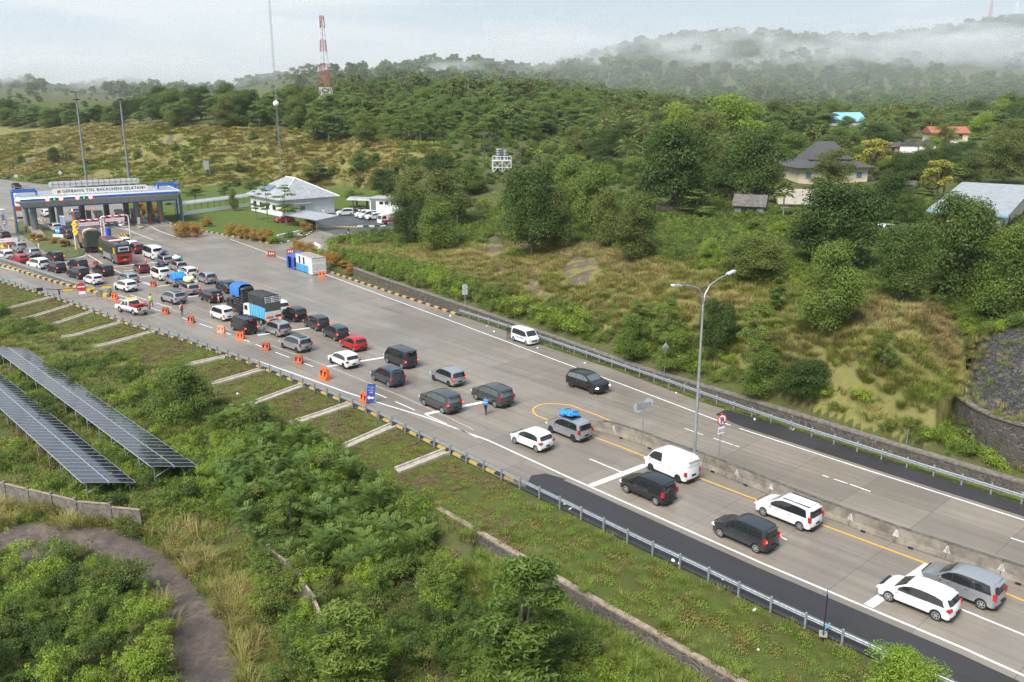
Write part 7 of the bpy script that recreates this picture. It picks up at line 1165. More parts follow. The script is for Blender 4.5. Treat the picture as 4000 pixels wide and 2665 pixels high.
def car(kind, col, label, fl=None, rl=None, pos=None, hd=None, lit=False, glass=None, rim=None, front=False, roof=None, heads=False, plate=True, cat='car', name=None, right=False):
    """fl / rl: photo pixels where the visible front and rear tyres touch the road (left side unless right=True)"""
    if kind not in CM: CM[kind] = carmesh(*SP[kind])
    c = CM[kind]; s_ = -1 if right else 1
    if pos is None:
        r = G(*rl)[:2]
        if fl is not None: d = G(*fl)[:2] - r; d /= np.linalg.norm(d)
        else: d = np.array(hd, float); d /= np.linalg.norm(d)
        nn = np.array([-d[1], d[0]]) * s_; ctr = r + d * c['wb'] / 2 - nn * (c['W'] / 2 - .02)
    else: ctr = np.array(pos[:2]); d = np.array(hd, float); d /= np.linalg.norm(d)
    o = thing(name or ('minibus' if kind in ('van', 'hiace') else 'parked_car' if cat == 'parked' else 'car'), label, 'minibus' if kind in ('van', 'hiace') else 'car', (ctr[0], ctr[1], pos[2] if pos is not None and len(pos) > 2 else .005), math.atan2(d[1], d[0]))
    pc = paint[col]; b = obj('body', c['body'], o); setm(b, 0, pc); obj('chassis', c['chassis'], o)
    for nm, me_ in (('windshield', c['ws']), ('rear_window', c['rw'])): q = obj(nm, me_, o); (setm(q, 0, glass) if glass else None)
    for me_ in c['wins']: q = obj('side_window', me_, o); (setm(q, 0, glass) if glass else None)
    for me_ in c['sur']: obj('window_surround', me_, o)
    for dm, hm_ in c['doors']: q = obj('door', dm, o); setm(q, 0, pc); obj('handle', hm_, q)
    for k_, me_ in enumerate(c['tl']):
        q = obj('tail_light', me_, o)
        if lit: ctr_ = sum((v.co for v in me_.vertices), Vector()) / len(me_.vertices); MB().box((ctr_.x - .10, ctr_.y, ctr_.z), (.05, .11, .12)).build('lit_bulb', tail_on, q) if ('b', kind, k_) not in CM else obj('lit_bulb', CM[('b', kind, k_)], q)
    for me_ in c['hl']: q = obj('headlight', me_, o); (setm(q, 0, head_on) if heads else None)
    for nm, me_ in c['misc']:
        q = obj(nm, me_, o)
        if nm == 'spoiler': setm(q, 0, pc)
        if nm == 'brake_light' and lit: setm(q, 0, tail_on)
    for me_ in c['mirr']: q = obj('mirror', me_, o); setm(q, 0, pc)
    for sx in (1, -1):
        for sy in (1, -1):
            w = bpy.data.objects.new('wheel', c['tyre']); COL.objects.link(w); w.parent = o; w.location = (sx * c['wb'] / 2, sy * (c['W'] / 2 - .11), c['wr']); q = obj('rim', c['rim'], w); (setm(q, 0, rim) if rim else None)
    if roof: q = MB().box(((c['roofx'][0] + c['roofx'][1]) / 2, 0, c['H'] - .0), (c['roofx'][1] - c['roofx'][0] - .2, c['W'] * .5, .03)).build('sunroof' if roof == 'sun' else 'roof_panel', glassv if roof == 'black' else pc, o)
    if roof in ('rails', 'sun'): [MB().box(((c['roofx'][0] + c['roofx'][1]) / 2, y, c['H'] + .01), (c['roofx'][1] - c['roofx'][0], .04, .05)).build('roof_rail', chrome if roof == 'rails' else trim_m, o) for y in (-c['W'] * .33, c['W'] * .33)]
    o['_k'] = kind; del o['_k']; return o, c
HD = np.array([-DV[0], -DV[1]])
C1 = car
C1('hatch', 'white', 'white hatchback with grey alloy wheels and a dark rear spoiler, nearest in the near lane', (3467, 2350), (3652, 2425), rim=rim_m)
C1('ertiga', 'silver', 'silver people carrier beside the nearest white hatchback, against the barrier', None, (3829, 2381), hd=HD)
C1('ertiga', 'white', 'white people carrier with a framed sunroof, by the median barrier', (2978, 2016), (3122, 2073.5), roof='sun')
C1('mpv', 'darkgrey', 'dark grey people carrier with ribbed roof, left of the white sunroof car', (2810, 2099), (2950, 2160.5), lit=True)
C1('mpv', 'black', 'black people carrier beside the windowless white van', (2442.5, 1925), (2559, 1975))
o, c = C1('van', 'white', 'windowless white panel van with black wheels next to the yellow line', (2540, 1841), (2647, 1887), rim=rim_d, name='panel_van')
for q in list(o.children):
    if q.name.startswith('window_surround'): bpy.data.objects.remove(q); continue
    if q.name.startswith(('rear_window', 'side_window')):
        if q.name.startswith('rear_window') or min(v.co.x for v in q.data.vertices) < .1: setm(q, 0, paint['white'])
C1('hatchs', 'white', 'small white hatchback left of the silver car with blue roof bundle', (2009.6, 1734.4), (2093, 1768))
C1('mpv', 'silver', 'silver people carrier carrying a bright blue bundle, at the barrier nose', (2152, 1692), (2239, 1727), rim=rim_d)
C1('mpvl', 'grey', 'large grey people carrier stopped across the thick white bar', (1656, 1586.6), (1727, 1617.6), glass=glassl, lit=True)
C1('mpvl', 'grey', 'grey people carrier just behind the man in the blue jacket', (1863, 1564.5), (1932, 1593), glass=glassl)
C1('mpvs', 'silver', 'silver people carrier with lit tail lights and a small aerial, alone in the right lane', (1694, 1487.6), (1752.6, 1512), lit=True, rim=rim_d)
C1('mpv', 'blue_grey', 'blue grey people carrier with silver roof rails and a red rear sticker', (1460.7, 1488), (1516.8, 1513.5), roof='rails')
C1('van', 'darkgrey', 'dark grey boxy minibus ahead of the blue grey people carrier', (1513.8, 1419.6), (1568.6, 1441), lit=True)
C1('suv', 'black', 'black off road car with lit headlights coming towards the viewer', (2310, 1541), (2230, 1513.5), right=True, heads=True, glass=glassl, rim=rim_d)
o, c = C1('tall', 'white', 'white tall small car with blue door lettering parked on the far shoulder', (2053, 1350), (2005, 1332.5), right=True, glass=None)
text('Tribun Lampung', .24, mat('letter_blue', (.02, .10, .40), .5), o, Matrix.Translation((.0, -c['W'] / 2 - .025, .72)) @ Matrix.Rotation(math.pi / 2, 4, 'X'))
C1('hatch', 'white', 'white hatchback with dark rear glass next to the red hatchback', (1291.6, 1419), (1342, 1441), rim=rim_d)
C1('hatchs', 'red', 'bright red small hatchback with lit lamps behind the dark grey people carriers', (1340, 1359.7), (1380.7, 1376), lit=True)
C1('mpvs', 'darkgrey', 'dark grey people carrier directly ahead of the bright red hatchback', (1268.5, 1315.5), (1307, 1333.5), lit=True)
C1('ertiga', 'silver', 'silver people carrier with black tailgate and dark wheels, right of the dashed line', (1106, 1360.7), (1159, 1378.7), rim=rim_d, roof='black')
C1('mpv', 'darkgrey', 'charcoal people carrier between the black one and the dark grey one', (1194.7, 1278), (1233.8, 1294.4), lit=True)
C1('mpv', 'black', 'black people carrier right of the blue sided truck', (1112, 1243.4), (1148, 1258.7), lit=True)
C1('mpvs', 'white', 'white car mostly hidden behind the blue sided truck', (1043, 1213), (1079, 1227), lit=True)
C1('mpv', 'silver', 'silver people carrier right behind the blue sided truck', (1034, 1300.5), (1081, 1317.5))
C1('van', 'black', 'black boxy minibus beside the bright orange barrier', (911.5, 1292), (949, 1308), lit=True)
C1('tall', 'white', 'white tall small car left of the tarp loaded truck', (832, 1244), (866.6, 1256), lit=True)
C1('suv', 'black', 'black off roader behind the man pointing in the red vest', (787.6, 1174), (818.4, 1185.7), lit=True)
C1('suv', 'black', 'black off roader in the right lane ahead of the blue topped truck', (852, 1137), (881, 1148), lit=True, rim=rim_d)
C1('mpv', 'silver', 'old silver people carrier last of the silver ones in the right lane', (776, 1101), (801.4, 1111))
C1('mpvs', 'white', 'clean white people carrier in front of the old silver one', (702, 1078), (728, 1087))
C1('mpvs', 'silver', 'silver people carrier with a cream bundle on its roof', (706, 1142), (731, 1154), lit=True)
C1('suv', 'silver', 'silver grey off roader with a black roof left of the cream bundle car', (638, 1180.8), (674, 1191), rim=rim_d, roof='black')
C1('van', 'white', 'white minibus with dark luggage on its roof', (598, 1088), (619.8, 1097))
C1('mpv', 'silver', 'silver people carrier with a white and light blue bundle on top', (669, 1055), (689.3, 1063.5))
C1('mpvs', 'silver', 'silver people carrier with a grey tarp bundle on top', (611, 1030), (634.7, 1038.5), lit=True)
C1('hiace', 'white', 'tall white minibus right of the bus', (566.3, 1006), (590, 1015))
C1('hatch', 'maroon', 'dark red hatchback behind the bus', (523.6, 1059), (541.9, 1068.9))
C1('mpvl', 'maroon', 'dark red people carrier between the bus and the tall white minibus', (500, 983), (524, 992.5), lit=True)
C1('suvs', 'white', 'white crossover with lit lamps at the foot of the hatching', (455.7, 1133.6), (488, 1143), lit=True, rim=rim_d)
C1('hatch', 'silver', 'old silver hatchback directly ahead of the white crossover', (466, 1100), (496, 1109))
C1('mpv', 'white', 'white people carrier roof showing in front of the bus, left one', (455, 958), (476, 965)); C1('mpv', 'white', 'white people carrier nosing out right of the bus, lamps lit', (482, 971), (505, 979), lit=True)
C1('hatchs', 'white', 'round white small hatchback at the end of the double guardrail', (335.6, 1108), (361, 1115.5), lit=True)
C1('mpvl', 'black', 'black people carrier with chrome strip left of the round white hatchback', (272.5, 1085), (302.7, 1092.8), lit=True)
C1('mpvl', 'black', 'black people carrier at the right of the painted hatching', (370, 1073), (398, 1081.5), lit=True)
C1('mpvl', 'black', 'black people carrier in the middle of the dark cars, chrome tailgate', (268, 1048.6), (299, 1058), lit=True)
C1('mpv', 'black', 'black people carrier between the white people carrier and the chrome striped one', (189, 1061.3), (217, 1068.8), lit=True)
C1('mpv', 'black', 'black people carrier rearmost beside the island kerb', (181, 1016), (209, 1024), lit=True)
C1('mpvl', 'white', 'white people carrier left of the black cars, behind the red hatchback', (120, 1048), (147, 1054))
C1('hatchs', 'red', 'red small hatchback at the left beside the double guardrail', (51, 1028), (73.3, 1033), lit=True)
C1('suvs', 'silver', 'silver grey crossover under the low striped height bar', (96.6, 998.7), (115.8, 1006.8), lit=True)
C1('mpvs', 'white', 'white car at the far left edge beside the yellow diamond sign', (-13, 1008), (13.8, 1016))
C1('van', 'silver', 'silver minibus behind the low height bar', (48, 980), (66.3, 989)); C1('mpvs', 'orange', 'orange red car behind the low height sign', (5, 958), (26, 966.5)); C1('suv', 'black', 'black car queueing at the left foot of the toll gate', (-20, 933), (2, 940), lit=False)
C1('mpvl', 'white', 'white people carrier in the lane beside the left gate columns', (190, 898.5), (205.5, 905.5), lit=True); C1('suv', 'maroon', 'dark red off roader with bright brake lights beside the orange post', (210, 918), (227, 925), lit=True); C1('mpvl', 'grey', 'grey people carrier queueing left of the truck', (240, 927), (258, 934), lit=True)
C1('suv', 'white', 'white off roader driving off beyond the left gate columns', (159, 843), (171, 848.5)); C1('suvs', 'silver', 'silver car seen between the booths beyond the gate', (268, 836), (280, 841)); 
LOTH = np.array([-1.0, .10])
o, c = C1('mpv', 'white', 'white patrol people carrier with a red stripe, alone in the car park', (1330, 844.4), (1372, 842)); MB().box((.3, 0, c['H'] + .07), (.3, 1.0, .12)).build('light_bar', booth_r, o)
for k, (fx, fy, kd, lb) in enumerate([(1402, 851, 'mpv', 'white car parked deepest in the row beside the small white building'), (1422, 856, 'mpvl', 'white car parked in the middle of the row beside the small white building'), (1445.5, 861.4, 'suvs', 'white crossover parked nearest in the row beside the small white building')]): C1(kd, 'white', lb, (fx, fy), (fx + 43, fy - 3), rim=rim_d if k == 2 else None)
C1('suvs', 'red', 'red car parked under the carport behind the lawn trees', (1108, 872), (1140, 870)); 
p = HIT(3468, 915); C1('mpv', 'white', 'white car parked in the village lane below the very dark tree', pos=tuple(p), hd=(.9, .4))
# --- loads on roofs
def bundle(label, vx, z, cols, w=1.0, l=1.3, h=.5, name='luggage_bundle', seed=1):
    g = random.Random(seed); o_, c_ = vx; ws_ = Matrix.Translation(o_.location) @ Matrix.Rotation(o_.rotation_euler.z, 4, 'Z'); p = ws_ @ Vector((-.15, 0, z)); b = thing(name, label, 'luggage', tuple(p), o_.rotation_euler.z)
    for i in range(7): x, y = g.uniform(-.35, .35) * l, g.uniform(-.3, .3) * w; MB().ball((x, y, h * g.uniform(.3, .6)), (l * g.uniform(.22, .4), w * g.uniform(.25, .4), h * g.uniform(.3, .5)), n=5).build('bag', cols[i % len(cols)], b, 60)
    for x in (-.3, .3): MB().tube([(x * l, -w * .52, 0), (x * l, -w * .4, h * .8), (x * l, 0, h * 1.05), (x * l, w * .4, h * .8), (x * l, w * .52, 0)], .025, 4).build('strap', trim_m, b)
    MB().box((0, 0, -.02), (l, w, .05)).build('roof_rack', trim_m, b); return b
def find(lbl): o_ = next(x for x in bpy.data.objects if x.get('label') == lbl); return o_, None
tarp_b = mat('tarp_bright_blue', (.02, .24, .70), .45, var=.35, vs=3, bump=.6, bs=5); tarp_c = mat('tarp_cream', (.75, .70, .42), .6, var=.2); bag_g = mat('bag_grey', (.18, .20, .25), .6, var=.5, vs=4); bag_n = mat('bag_navy', (.03, .045, .13), .6, var=.4, vs=4); bag_l = mat('bag_light_blue', (.30, .55, .68), .5, var=.4, vs=3); bag_w = mat('bag_white', (.62, .66, .68), .5, var=.3)
bundle('bright blue tarp bundle strapped on the silver people carrier at the barrier nose', find('silver people carrier carrying a bright blue bundle, at the barrier nose'), 1.72, [tarp_b], 1.1, 1.5, .5, seed=2); bundle('cream sheeted bundle on the roof of a silver people carrier', find('silver people carrier with a cream bundle on its roof'), 1.66, [tarp_c], 1.2, 1.7, .85, seed=3)
bundle('dark blue bags piled on the white minibus', find('white minibus with dark luggage on its roof'), 1.95, [bag_n, bag_g, bag_n], 1.1, 1.3, .9, seed=4); bundle('white and light blue plastic bundle on a silver people carrier', find('silver people carrier with a white and light blue bundle on top'), 1.72, [bag_w, bag_l, bag_w], 1.2, 1.6, .85, seed=5); bundle('grey and navy bundle on the silver people carrier beside the tall minibus', find('silver people carrier with a grey tarp bundle on top'), 1.66, [bag_g, bag_n, bag_g], 1.2, 1.5, .8, seed=6)

# ------------------------------------------------------------ pickups, trucks, bus
def wheels(o, xs, W_, r, m=None, tw=.24, dual=False):
    mb = MB(); mb.tube([(0, -tw / 2 + .01, 0), (0, -tw / 2 + .0, 0), (0, tw / 2, 0), (0, tw / 2 - .01, 0)], [r * .88, r, r, r * .88], 20, cap=False); mb.disc((0, 0, 0), r * .92, (0, 1, 0), tw * .8, 20); ty = mb.mesh('tyre', tyre_m, 50); rm_ = MB().disc((0, 0, 0), r * .55, (0, 1, 0), tw + .01, 14); rm_.disc((0, 0, 0), r * .2, (0, 1, 0), tw + .08, 10); rm_ = rm_.mesh('rim', m or rim_m)
    for x in xs:
        for s_ in (1, -1): w = bpy.data.objects.new('wheel', ty); COL.objects.link(w); w.parent = o; w.location = (x, s_ * (W_ / 2 - tw / 2), r); obj('rim', rm_, w)
def place(name, label, cat, fl, rl, wb, W_, hd=None):
    r = G(*rl)[:2]; d = (G(*fl)[:2] - r) if fl is not None else np.array(hd, float); d /= np.linalg.norm(d); nn = np.array([-d[1], d[0]]); ctr = r + d * wb / 2 - nn * (W_ / 2); return thing(name, label, cat, (ctr[0], ctr[1], .0), math.atan2(d[1], d[0]))
def pickup(label, fl, rl, col, hd=None):
    o = place('pickup_truck', label, 'pickup', fl, rl, 3.08, 1.8, hd); pc = paint[col]; wheels(o, (1.54, -1.54), 1.8, .38); H_ = 1.75
    sec = [(-2.6, .55), (-2.62, 1.08), (-.62, 1.10), (-.55, 1.12), (-.38, 1.70), (-.2, 1.76), (.55, 1.76), (.75, 1.68), (1.35, 1.14), (2.35, 1.02), (2.60, .85), (2.64, .5)]; arch = lambda cx: [(cx + .46 * math.cos(math.pi * k / 6), max(.5, .38 + .46 * math.sin(math.pi * k / 6))) for k in range(7)]
    ring = sec + arch(1.54) + arch(-1.54); n = len(ring); U = (-1, -.92, 0, .92, 1); mb = MB(); V = [(x, u * (.9 - (.13 * max(0, z - 1.12) / .62)), z - (.03 if abs(u) == 1 and z > 1.3 else 0)) for u in U for x, z in ring]
    mb.add(V, [(i * n + k, i * n + k + 1, (i + 1) * n + k + 1, (i + 1) * n + k) for i in range(4) for k in range(11) if not (k == 1)] + [tuple(range(n))[::-1], tuple(range(4 * n, 5 * n))]); mb.build('body', pc, o, 38)
    mb = MB(); mb.box((-1.6, 0, .72), (1.95, 1.55, .06)); [mb.box((-1.62, s_ * .84, .9), (1.98, .07, .42)) for s_ in (-1, 1)]; mb.build('cargo_bed', trim_m, o); tg = MB().box((-2.63, 0, .86), (.06, 1.6, .48)).build('tailgate', pc, o); MB().box((-2.70, 0, .5), (.14, 1.7, .14)).build('bumper', chrome, o); MB().box((-2.76, 0, .62), (.03, .44, .13)).build('license_plate', plate_m, o)
    for s_ in (-1, 1):
        MB().box((-2.6, s_ * .84, .92), (.12, .14, .36)).build('tail_light', tail_off, o); MB().box((2.5, s_ * .68, .82), (.28, .34, .16)).build('headlight', lens_w, o); MB().box((.95, s_ * 1.0, 1.18), (.12, .2, .2)).build('mirror', pc, o)
        for xa, xb, top in ((-.42, .12, 1.64), (.17, 1.05, 1.60)):
            za = 1.16; P_ = [(xa, s_ * .902, za), (xb, s_ * .902, za), (min(xb, .70) if xb > .5 else xb, s_ * .80, top), (xa + .12, s_ * .80, top)]; MB().add(P_, [(0, 1, 2, 3)[::(1 if s_ < 0 else -1)]]).build('side_window', glassv, o)
        MB().box((.0, s_ * .91, .62), (1.9, .06, .05)).build('side_step', trim_m, o)
    MB().add([(1.30, -.74, 1.19), (1.30, .74, 1.19), (.80, .66, 1.66), (.80, -.66, 1.66)], [(0, 1, 2, 3)]).build('windshield', glassv, o); MB().add([(-.58, -.72, 1.20), (-.58, .72, 1.20), (-.42, .66, 1.64), (-.42, -.66, 1.64)], [(3, 2, 1, 0)]).build('rear_window', glassv, o); MB().box((0, 0, .62), (4.9, 1.3, .3)).build('chassis', trim_m, o); return o
o = pickup('white patrol pickup with red cargo rails and amber light bar, by the dashed lane', (475.4, 1221.8), (521, 1233), 'white'); redr = mat('rail_red', (.45, .02, .03), .5)
for z in (1.25, 1.45): mb = MB(); mb.tube([(-.75, -.86, z), (-2.55, -.86, z), (-2.55, .86, z), (-.75, .86, z)], .04, 5); mb.build('cargo_rail', redr, o)
mb = MB(); [mb.tube([(x, s_ * .86, 1.05), (x, s_ * .86, 1.45)], .035, 5) for x in (-.75, -1.65, -2.55) for s_ in (-1, 1)]; mb.build('rail_post', redr, o); MB().box((.1, 0, 1.84), (.35, 1.3, .14)).build('light_bar', orange_l, o); [MB().box((-2.68, s_ * .58, .9), (.03, .34, .4)).build('hazard_stripe', yb, o) for s_ in (-1, 1)]; MB().box((.6, 0, 1.12), (3.6, 1.812, .05)).build('red_stripe', redr, o)
o = pickup('silver pickup with a bright blue tarpaulin over its load', (650.6, 1111), (675.5, 1122.6), 'silver'); mb = MB(); P_ = [(-.7, 1.0), (-.75, 1.95), (-1.0, 2.12), (-1.9, 2.10), (-2.7, 1.55), (-2.62, 1.0)]; n = 6; V = [(x, y, z + (.05 * math.sin(3 * x) if z > 1 else 0)) for y in (-.9, -.82, 0, .82, .9) for x, z in P_]; V = [(x, y, z - (.12 if abs(y) == .9 and z > 1.2 else 0)) for x, y, z in V]; mb.add(V, [(i * n + k, i * n + k + 1, (i + 1) * n + k + 1, (i + 1) * n + k) for i in range(4) for k in range(5)] + [tuple(range(n)), tuple(range(4 * n, 5 * n))[::-1]]); mb.build('tarpaulin', tarp_b, o)
pickup('dark green pickup driving away far beyond the toll gate', (46, 735), (57, 738.5), 'green')
def cab(o, x0, W_, pc, H_=2.15, L_=1.7):
    sec = [(x0, .55), (x0, H_), (x0 + L_ * .72, H_ + .03), (x0 + L_ * .90, H_ - .12), (x0 + L_, 1.25), (x0 + L_ + .02, .5)]; n = 6; mb = MB(); V = [(x, u * W_ / 2 * (1 - .05 * max(0, z - 1.3)), z) for u in (-1, 1) for x, z in sec]; mb.add(V, [(k, k + 1, n + k + 1, n + k) for k in range(5)] + [tuple(range(n))[::-1], tuple(range(n, 2 * n))]); cb_ = mb.build('cab', pc, o, 40)
    for s_ in (-1, 1): MB().box((x0 + L_ * .55, s_ * (W_ / 2 + .005) * .97, H_ * .76), (L_ * .5, .04, H_ * .26), 0, top=.86).build('side_window', glassv, cb_); MB().box((x0 + L_ * .95, s_ * (W_ / 2 + .2), H_ * .72), (.1, .16, .38)).build('mirror', trim_m, cb_)
    MB().add([(x0 + L_ + .01, -W_ * .44, 1.32), (x0 + L_ + .01, W_ * .44, 1.32), (x0 + L_ * .915, W_ * .42, H_ - .16), (x0 + L_ * .915, -W_ * .42, H_ - .16)], [(0, 1, 2, 3)]).build('windshield', glassv, cb_)
tgrey = mat('tarp_black', (.035, .036, .038), .8, var=.4, vs=2, bump=.5, bs=3); sky_b = mat('truck_light_blue', (.13, .48, .75), .5, var=.12, vs=2); plast = mat('black_plastic_load', (.028, .028, .03), .35, var=.5, vs=3, bump=.9, bs=4)
# light blue truck with a black canopy
o = place('box_truck', 'blue sided truck with a black canopy and wooden slats in the rear opening', 'truck', None, (1019.6, 1273), 3.4, 2.05, HD); wheels(o, (1.9, -1.7), 2.0, .42, m=rim_m, tw=.3); MB().box((0, 0, .75), (6.0, .9, .25)).build('chassis', trim_m, o); cab(o, 1.15, 1.95, paint['white'])
MB().box((-1.05, 0, 1.75), (4.1, 2.1, 1.55)).build('cargo_body', sky_b, o); [MB().box((-2.95 + i * .46, s_ * 1.07, 1.75), (.07, .05, 1.5)).build('side_rib', mat('rib_blue', (.08, .30, .52), .5), o) for i in range(9) for s_ in (-1, 1)]
mb = MB(); P_ = [(-1.07, 2.45), (-1.09, 3.65), (-.85, 3.85), (0, 3.92), (.85, 3.85), (1.09, 3.65), (1.07, 2.45)]; V = [(x, y, z) for x in (-3.12, -1.05, 1.02) for y, z in P_]; mb.add(V, [(i * 7 + k, i * 7 + k + 1, i * 7 + 7 + k + 1, i * 7 + 7 + k) for i in range(2) for k in range(6)] + [(14, 15, 16, 17, 18, 19, 20)]); mb.build('canopy', tgrey, o, 50)
mb = MB(); [mb.box((-3.1, 0, z), (.05, 2.0, .06)) for z in (3.72, 3.5, 3.3, 3.1)]; [mb.box((-3.1, y, 3.4), (.05, .06, .8)) for y in (-.95, -.1, .1, .95)]; mb.build('slats', sgn_w, o); MB().box((-2.9, 0, 3.4), (.05, 2.0, .9)).build('rear_opening', dark_m, o); MB().box((-3.12, 0, 2.45), (.06, 2.06, 1.1)).build('rear_flap', mat('flap_grey', (.10, .095, .09), .85, var=.2), o)
MB().box((-3.13, 0, 1.45), (.08, 2.1, 1.0)).build('tailgate', paint['white'], o); MB().box((-3.18, .55, 1.25), (.02, .95, .3)).build('painted_band', mat('band_orange', (.8, .28, .03), .5, var=.4, vs=3), o); MB().box((-3.18, -.6, 1.3), (.02, .8, .3)).build('painted_band', redr, o); MB().box((-3.1, 0, .7), (.15, 2.0, .16)).build('bumper', steel, o); [MB().box((-3.18, s_ * .8, .9), (.06, .24, .12)).build('tail_light', tail_on, o) for s_ in (-1, 1)]
# small truck piled high with black wrapped sacks
o = place('load_truck', 'small truck piled high with black wrapped sacks under a blue tarp', 'truck', None, (936, 1233), 2.6, 1.7, HD); wheels(o, (1.3, -1.3), 1.7, .33, m=rim_d); MB().box((-.5, 0, .62), (4.0, .8, .2)).build('chassis', trim_m, o); cab(o, .75, 1.65, paint['black'], 1.85, 1.5); MB().box((-1.0, 0, .95), (3.3, 1.75, .5)).build('cargo_bed', trim_m, o)
lo_ = MB(); g = random.Random(4); lv = []
for z in range(7):
    for x in (-2.1, -1.1, -.1): lv.append((x, z))
for i, (x, z) in enumerate(lv): MB().ball((x + g.uniform(-.05, .05), g.uniform(-.05, .05), 1.35 + z * .36), (.62, .98, .30), n=6).build('sack', plast, o, 70)
MB().box((-1.1, 0, 2.35), (3.0, 1.62, 2.4), top=.96).build('load_core', plast, o); mb = MB(); P_ = [(-1.02, 2.7), (-1.0, 3.7), (-.6, 3.98), (0, 4.02), (.6, 3.98), (1.0, 3.7), (1.02, 2.55)]; V = [(x, y * (1 + .03 * math.sin(x * 4)), z + .06 * math.sin(x * 3 + y * 2)) for x in (-1.9, -1.3, -.7, -.1, .55) for y, z in P_]; mb.add(V, [(i * 7 + k, i * 7 + k + 1, i * 7 + 7 + k + 1, i * 7 + 7 + k) for i in range(4) for k in range(6)] + [(28, 29, 30, 31, 32, 33, 34)]); mb.build('tarpaulin', mat('tarp_mid_blue', (.03, .16, .50), .55, var=.35, vs=2, bump=.7, bs=4), o, 60)
# long truck under tarpaulins and the coach
o = place('cargo_truck', 'long loaded truck under green and patterned tarpaulins ahead of the bus', 'truck', (296, 957), (337, 987), 5.2, 2.4); wheels(o, (3.2, -1.6, -2.9), 2.4, .5, m=rim_d, tw=.34); MB().box((0, 0, .95), (9.0, 1.0, .3)).build('chassis', trim_m, o); cab(o, 3.4, 2.3, paint['black'], 2.7, 1.9); MB().box((-.6, 0, 2.0), (7.6, 2.45, 1.7)).build('cargo_body', mat('truck_slats', (.06, .06, .065), .7, var=.4, vs=4), o); MB().box((1.3, 1.24, 2.15), (3.0, .06, 1.5)).build('orange_panel', mat('panel_orange', (.50, .20, .06), .6, var=.3, vs=4), o)
[MB().box((-4.2 + i * .5, s_ * 1.25, 2.0), (.07, .06, 1.7)).build('side_rib', steel, o) for i in range(15) for s_ in (-1, 1)]
def tarpd(nm, xa, xb, z0, z1, w, m, seed): g = np.random.default_rng(seed); mb = MB(); xs = np.linspace(xa, xb, 7); P_ = [(-w, z0), (-w * 1.02, z1 - .4), (-w * .75, z1), (0, z1 + .12), (w * .75, z1), (w * 1.02, z1 - .4), (w, z0)]; V = [(x, y + g.normal() * .05, z + g.normal() * .06) for x in xs for y, z in P_]; mb.add(V, [(i * 7 + k, i * 7 + k + 1, i * 7 + 7 + k + 1, i * 7 + 7 + k) for i in range(6) for k in range(6)] + [tuple(range(7))[::-1], tuple(range(42, 49))]); mb.build(nm, m, o, 60)
tarpd('tarpaulin', -1.6, 3.2, 2.6, 4.1, 1.24, mat('tarp_slate', (.07, .085, .12), .7, var=.3, vs=2, bump=.5, bs=3), 1); tarpd('patterned_sheet', -2.9, -1.3, 2.5, 4.05, 1.27, mat('sheet_pink', (.55, .32, .27), .8, var=.5, vs=6, col2=(.40, .38, .22)), 2); tarpd('green_tarpaulin', -4.75, -2.5, 1.3, 3.95, 1.30, mat('tarp_green', (.045, .055, .042), .85, var=.4, vs=2, bump=.9, bs=3), 3)
o = place('bus', 'black and red coach with a white framed rear window, waiting in the middle lane', 'bus', (404.5, 1011.5), (441.6, 1030.3), 6.0, 2.45); bk_ = mat('bus_black', (.02, .022, .025), .2, coat=.6); br_ = mat('bus_red', (.50, .02, .015), .3, coat=.5, var=.15); bw_ = mat('bus_white', (.6, .6, .58), .4); wheels(o, (3.0, -3.0), 2.45, .5, m=rim_m, tw=.3)
P_ = [(-5.6, .45), (-5.75, 1.3), (-5.65, 2.9), (-5.45, 3.35), (-5.0, 3.5), (5.0, 3.5), (5.5, 3.3), (5.85, 1.6), (5.85, .45)]; arch = lambda cx: [(cx + .62 * math.cos(math.pi * k / 7), max(.45, .5 + .62 * math.sin(math.pi * k / 7))) for k in range(8)]; ring = P_ + arch(3.0) + arch(-3.0); n = len(ring); V = [(x, u * 1.22 * (1 - .05 * max(0, z - 1.6) / 1.9), z - (.12 if abs(u) == 1 and z > 3 else 0)) for u in (-1, -.9, 0, .9, 1) for x, z in ring]; mb = MB(); mb.add(V, [(i * n + k, i * n + k + 1, (i + 1) * n + k + 1, (i + 1) * n + k) for i in range(4) for k in range(8)] + [tuple(range(n))[::-1], tuple(range(4 * n, 5 * n))]); mb.build('body', bk_, o, 40); MB().box((0, 0, 1.2), (11.0, 1.9, 1.4)).build('underbody', trim_m, o)
MB().box((-5.74, 0, 1.18), (.14, 2.38, 1.35)).build('rear_panel', br_, o); MB().box((-5.82, 0, 1.35), (.06, 1.5, .42), top=.8).build('rear_grille', trim_m, o); MB().box((-5.74, 0, 2.72), (.10, 1.75, .75), top=.92).build('rear_window_frame', bw_, o); MB().box((-5.80, 0, 2.68), (.04, 1.35, .40)).build('rear_window', glass_d, o); MB().box((-5.76, 0, .55), (.1, 2.2, .2)).build('bumper', trim_m, o); [MB().box((-5.80, s_ * 1.0, 1.3), (.08, .25, .7)).build('tail_light', tail_off, o) for s_ in (-1, 1)]; MB().box((-5.83, 0, .95), (.03, .5, .14)).build('license_plate', mat('plate_yellow', (.7, .5, .05), .5), o)
for s_ in (-1, 1): MB().box((.6, s_ * 1.205, 2.45), (9.2, .05, 1.0)).build('side_window', glass_d, o); MB().box((.3, s_ * 1.235, 1.05), (4.6, .03, .9)).build('lower_panel', mat('bus_grey', (.22, .23, .25), .4, var=.3), o); MB().box((-4.5, s_ * 1.23, 2.35), (.9, .04, 1.0)).build('amber_panel', mat('bus_amber', (.6, .30, .03), .5), o); MB().box((3.8, s_ * 1.235, 1.6), (1.6, .03, .3)).build('yellow_mark', sgn_y, o)
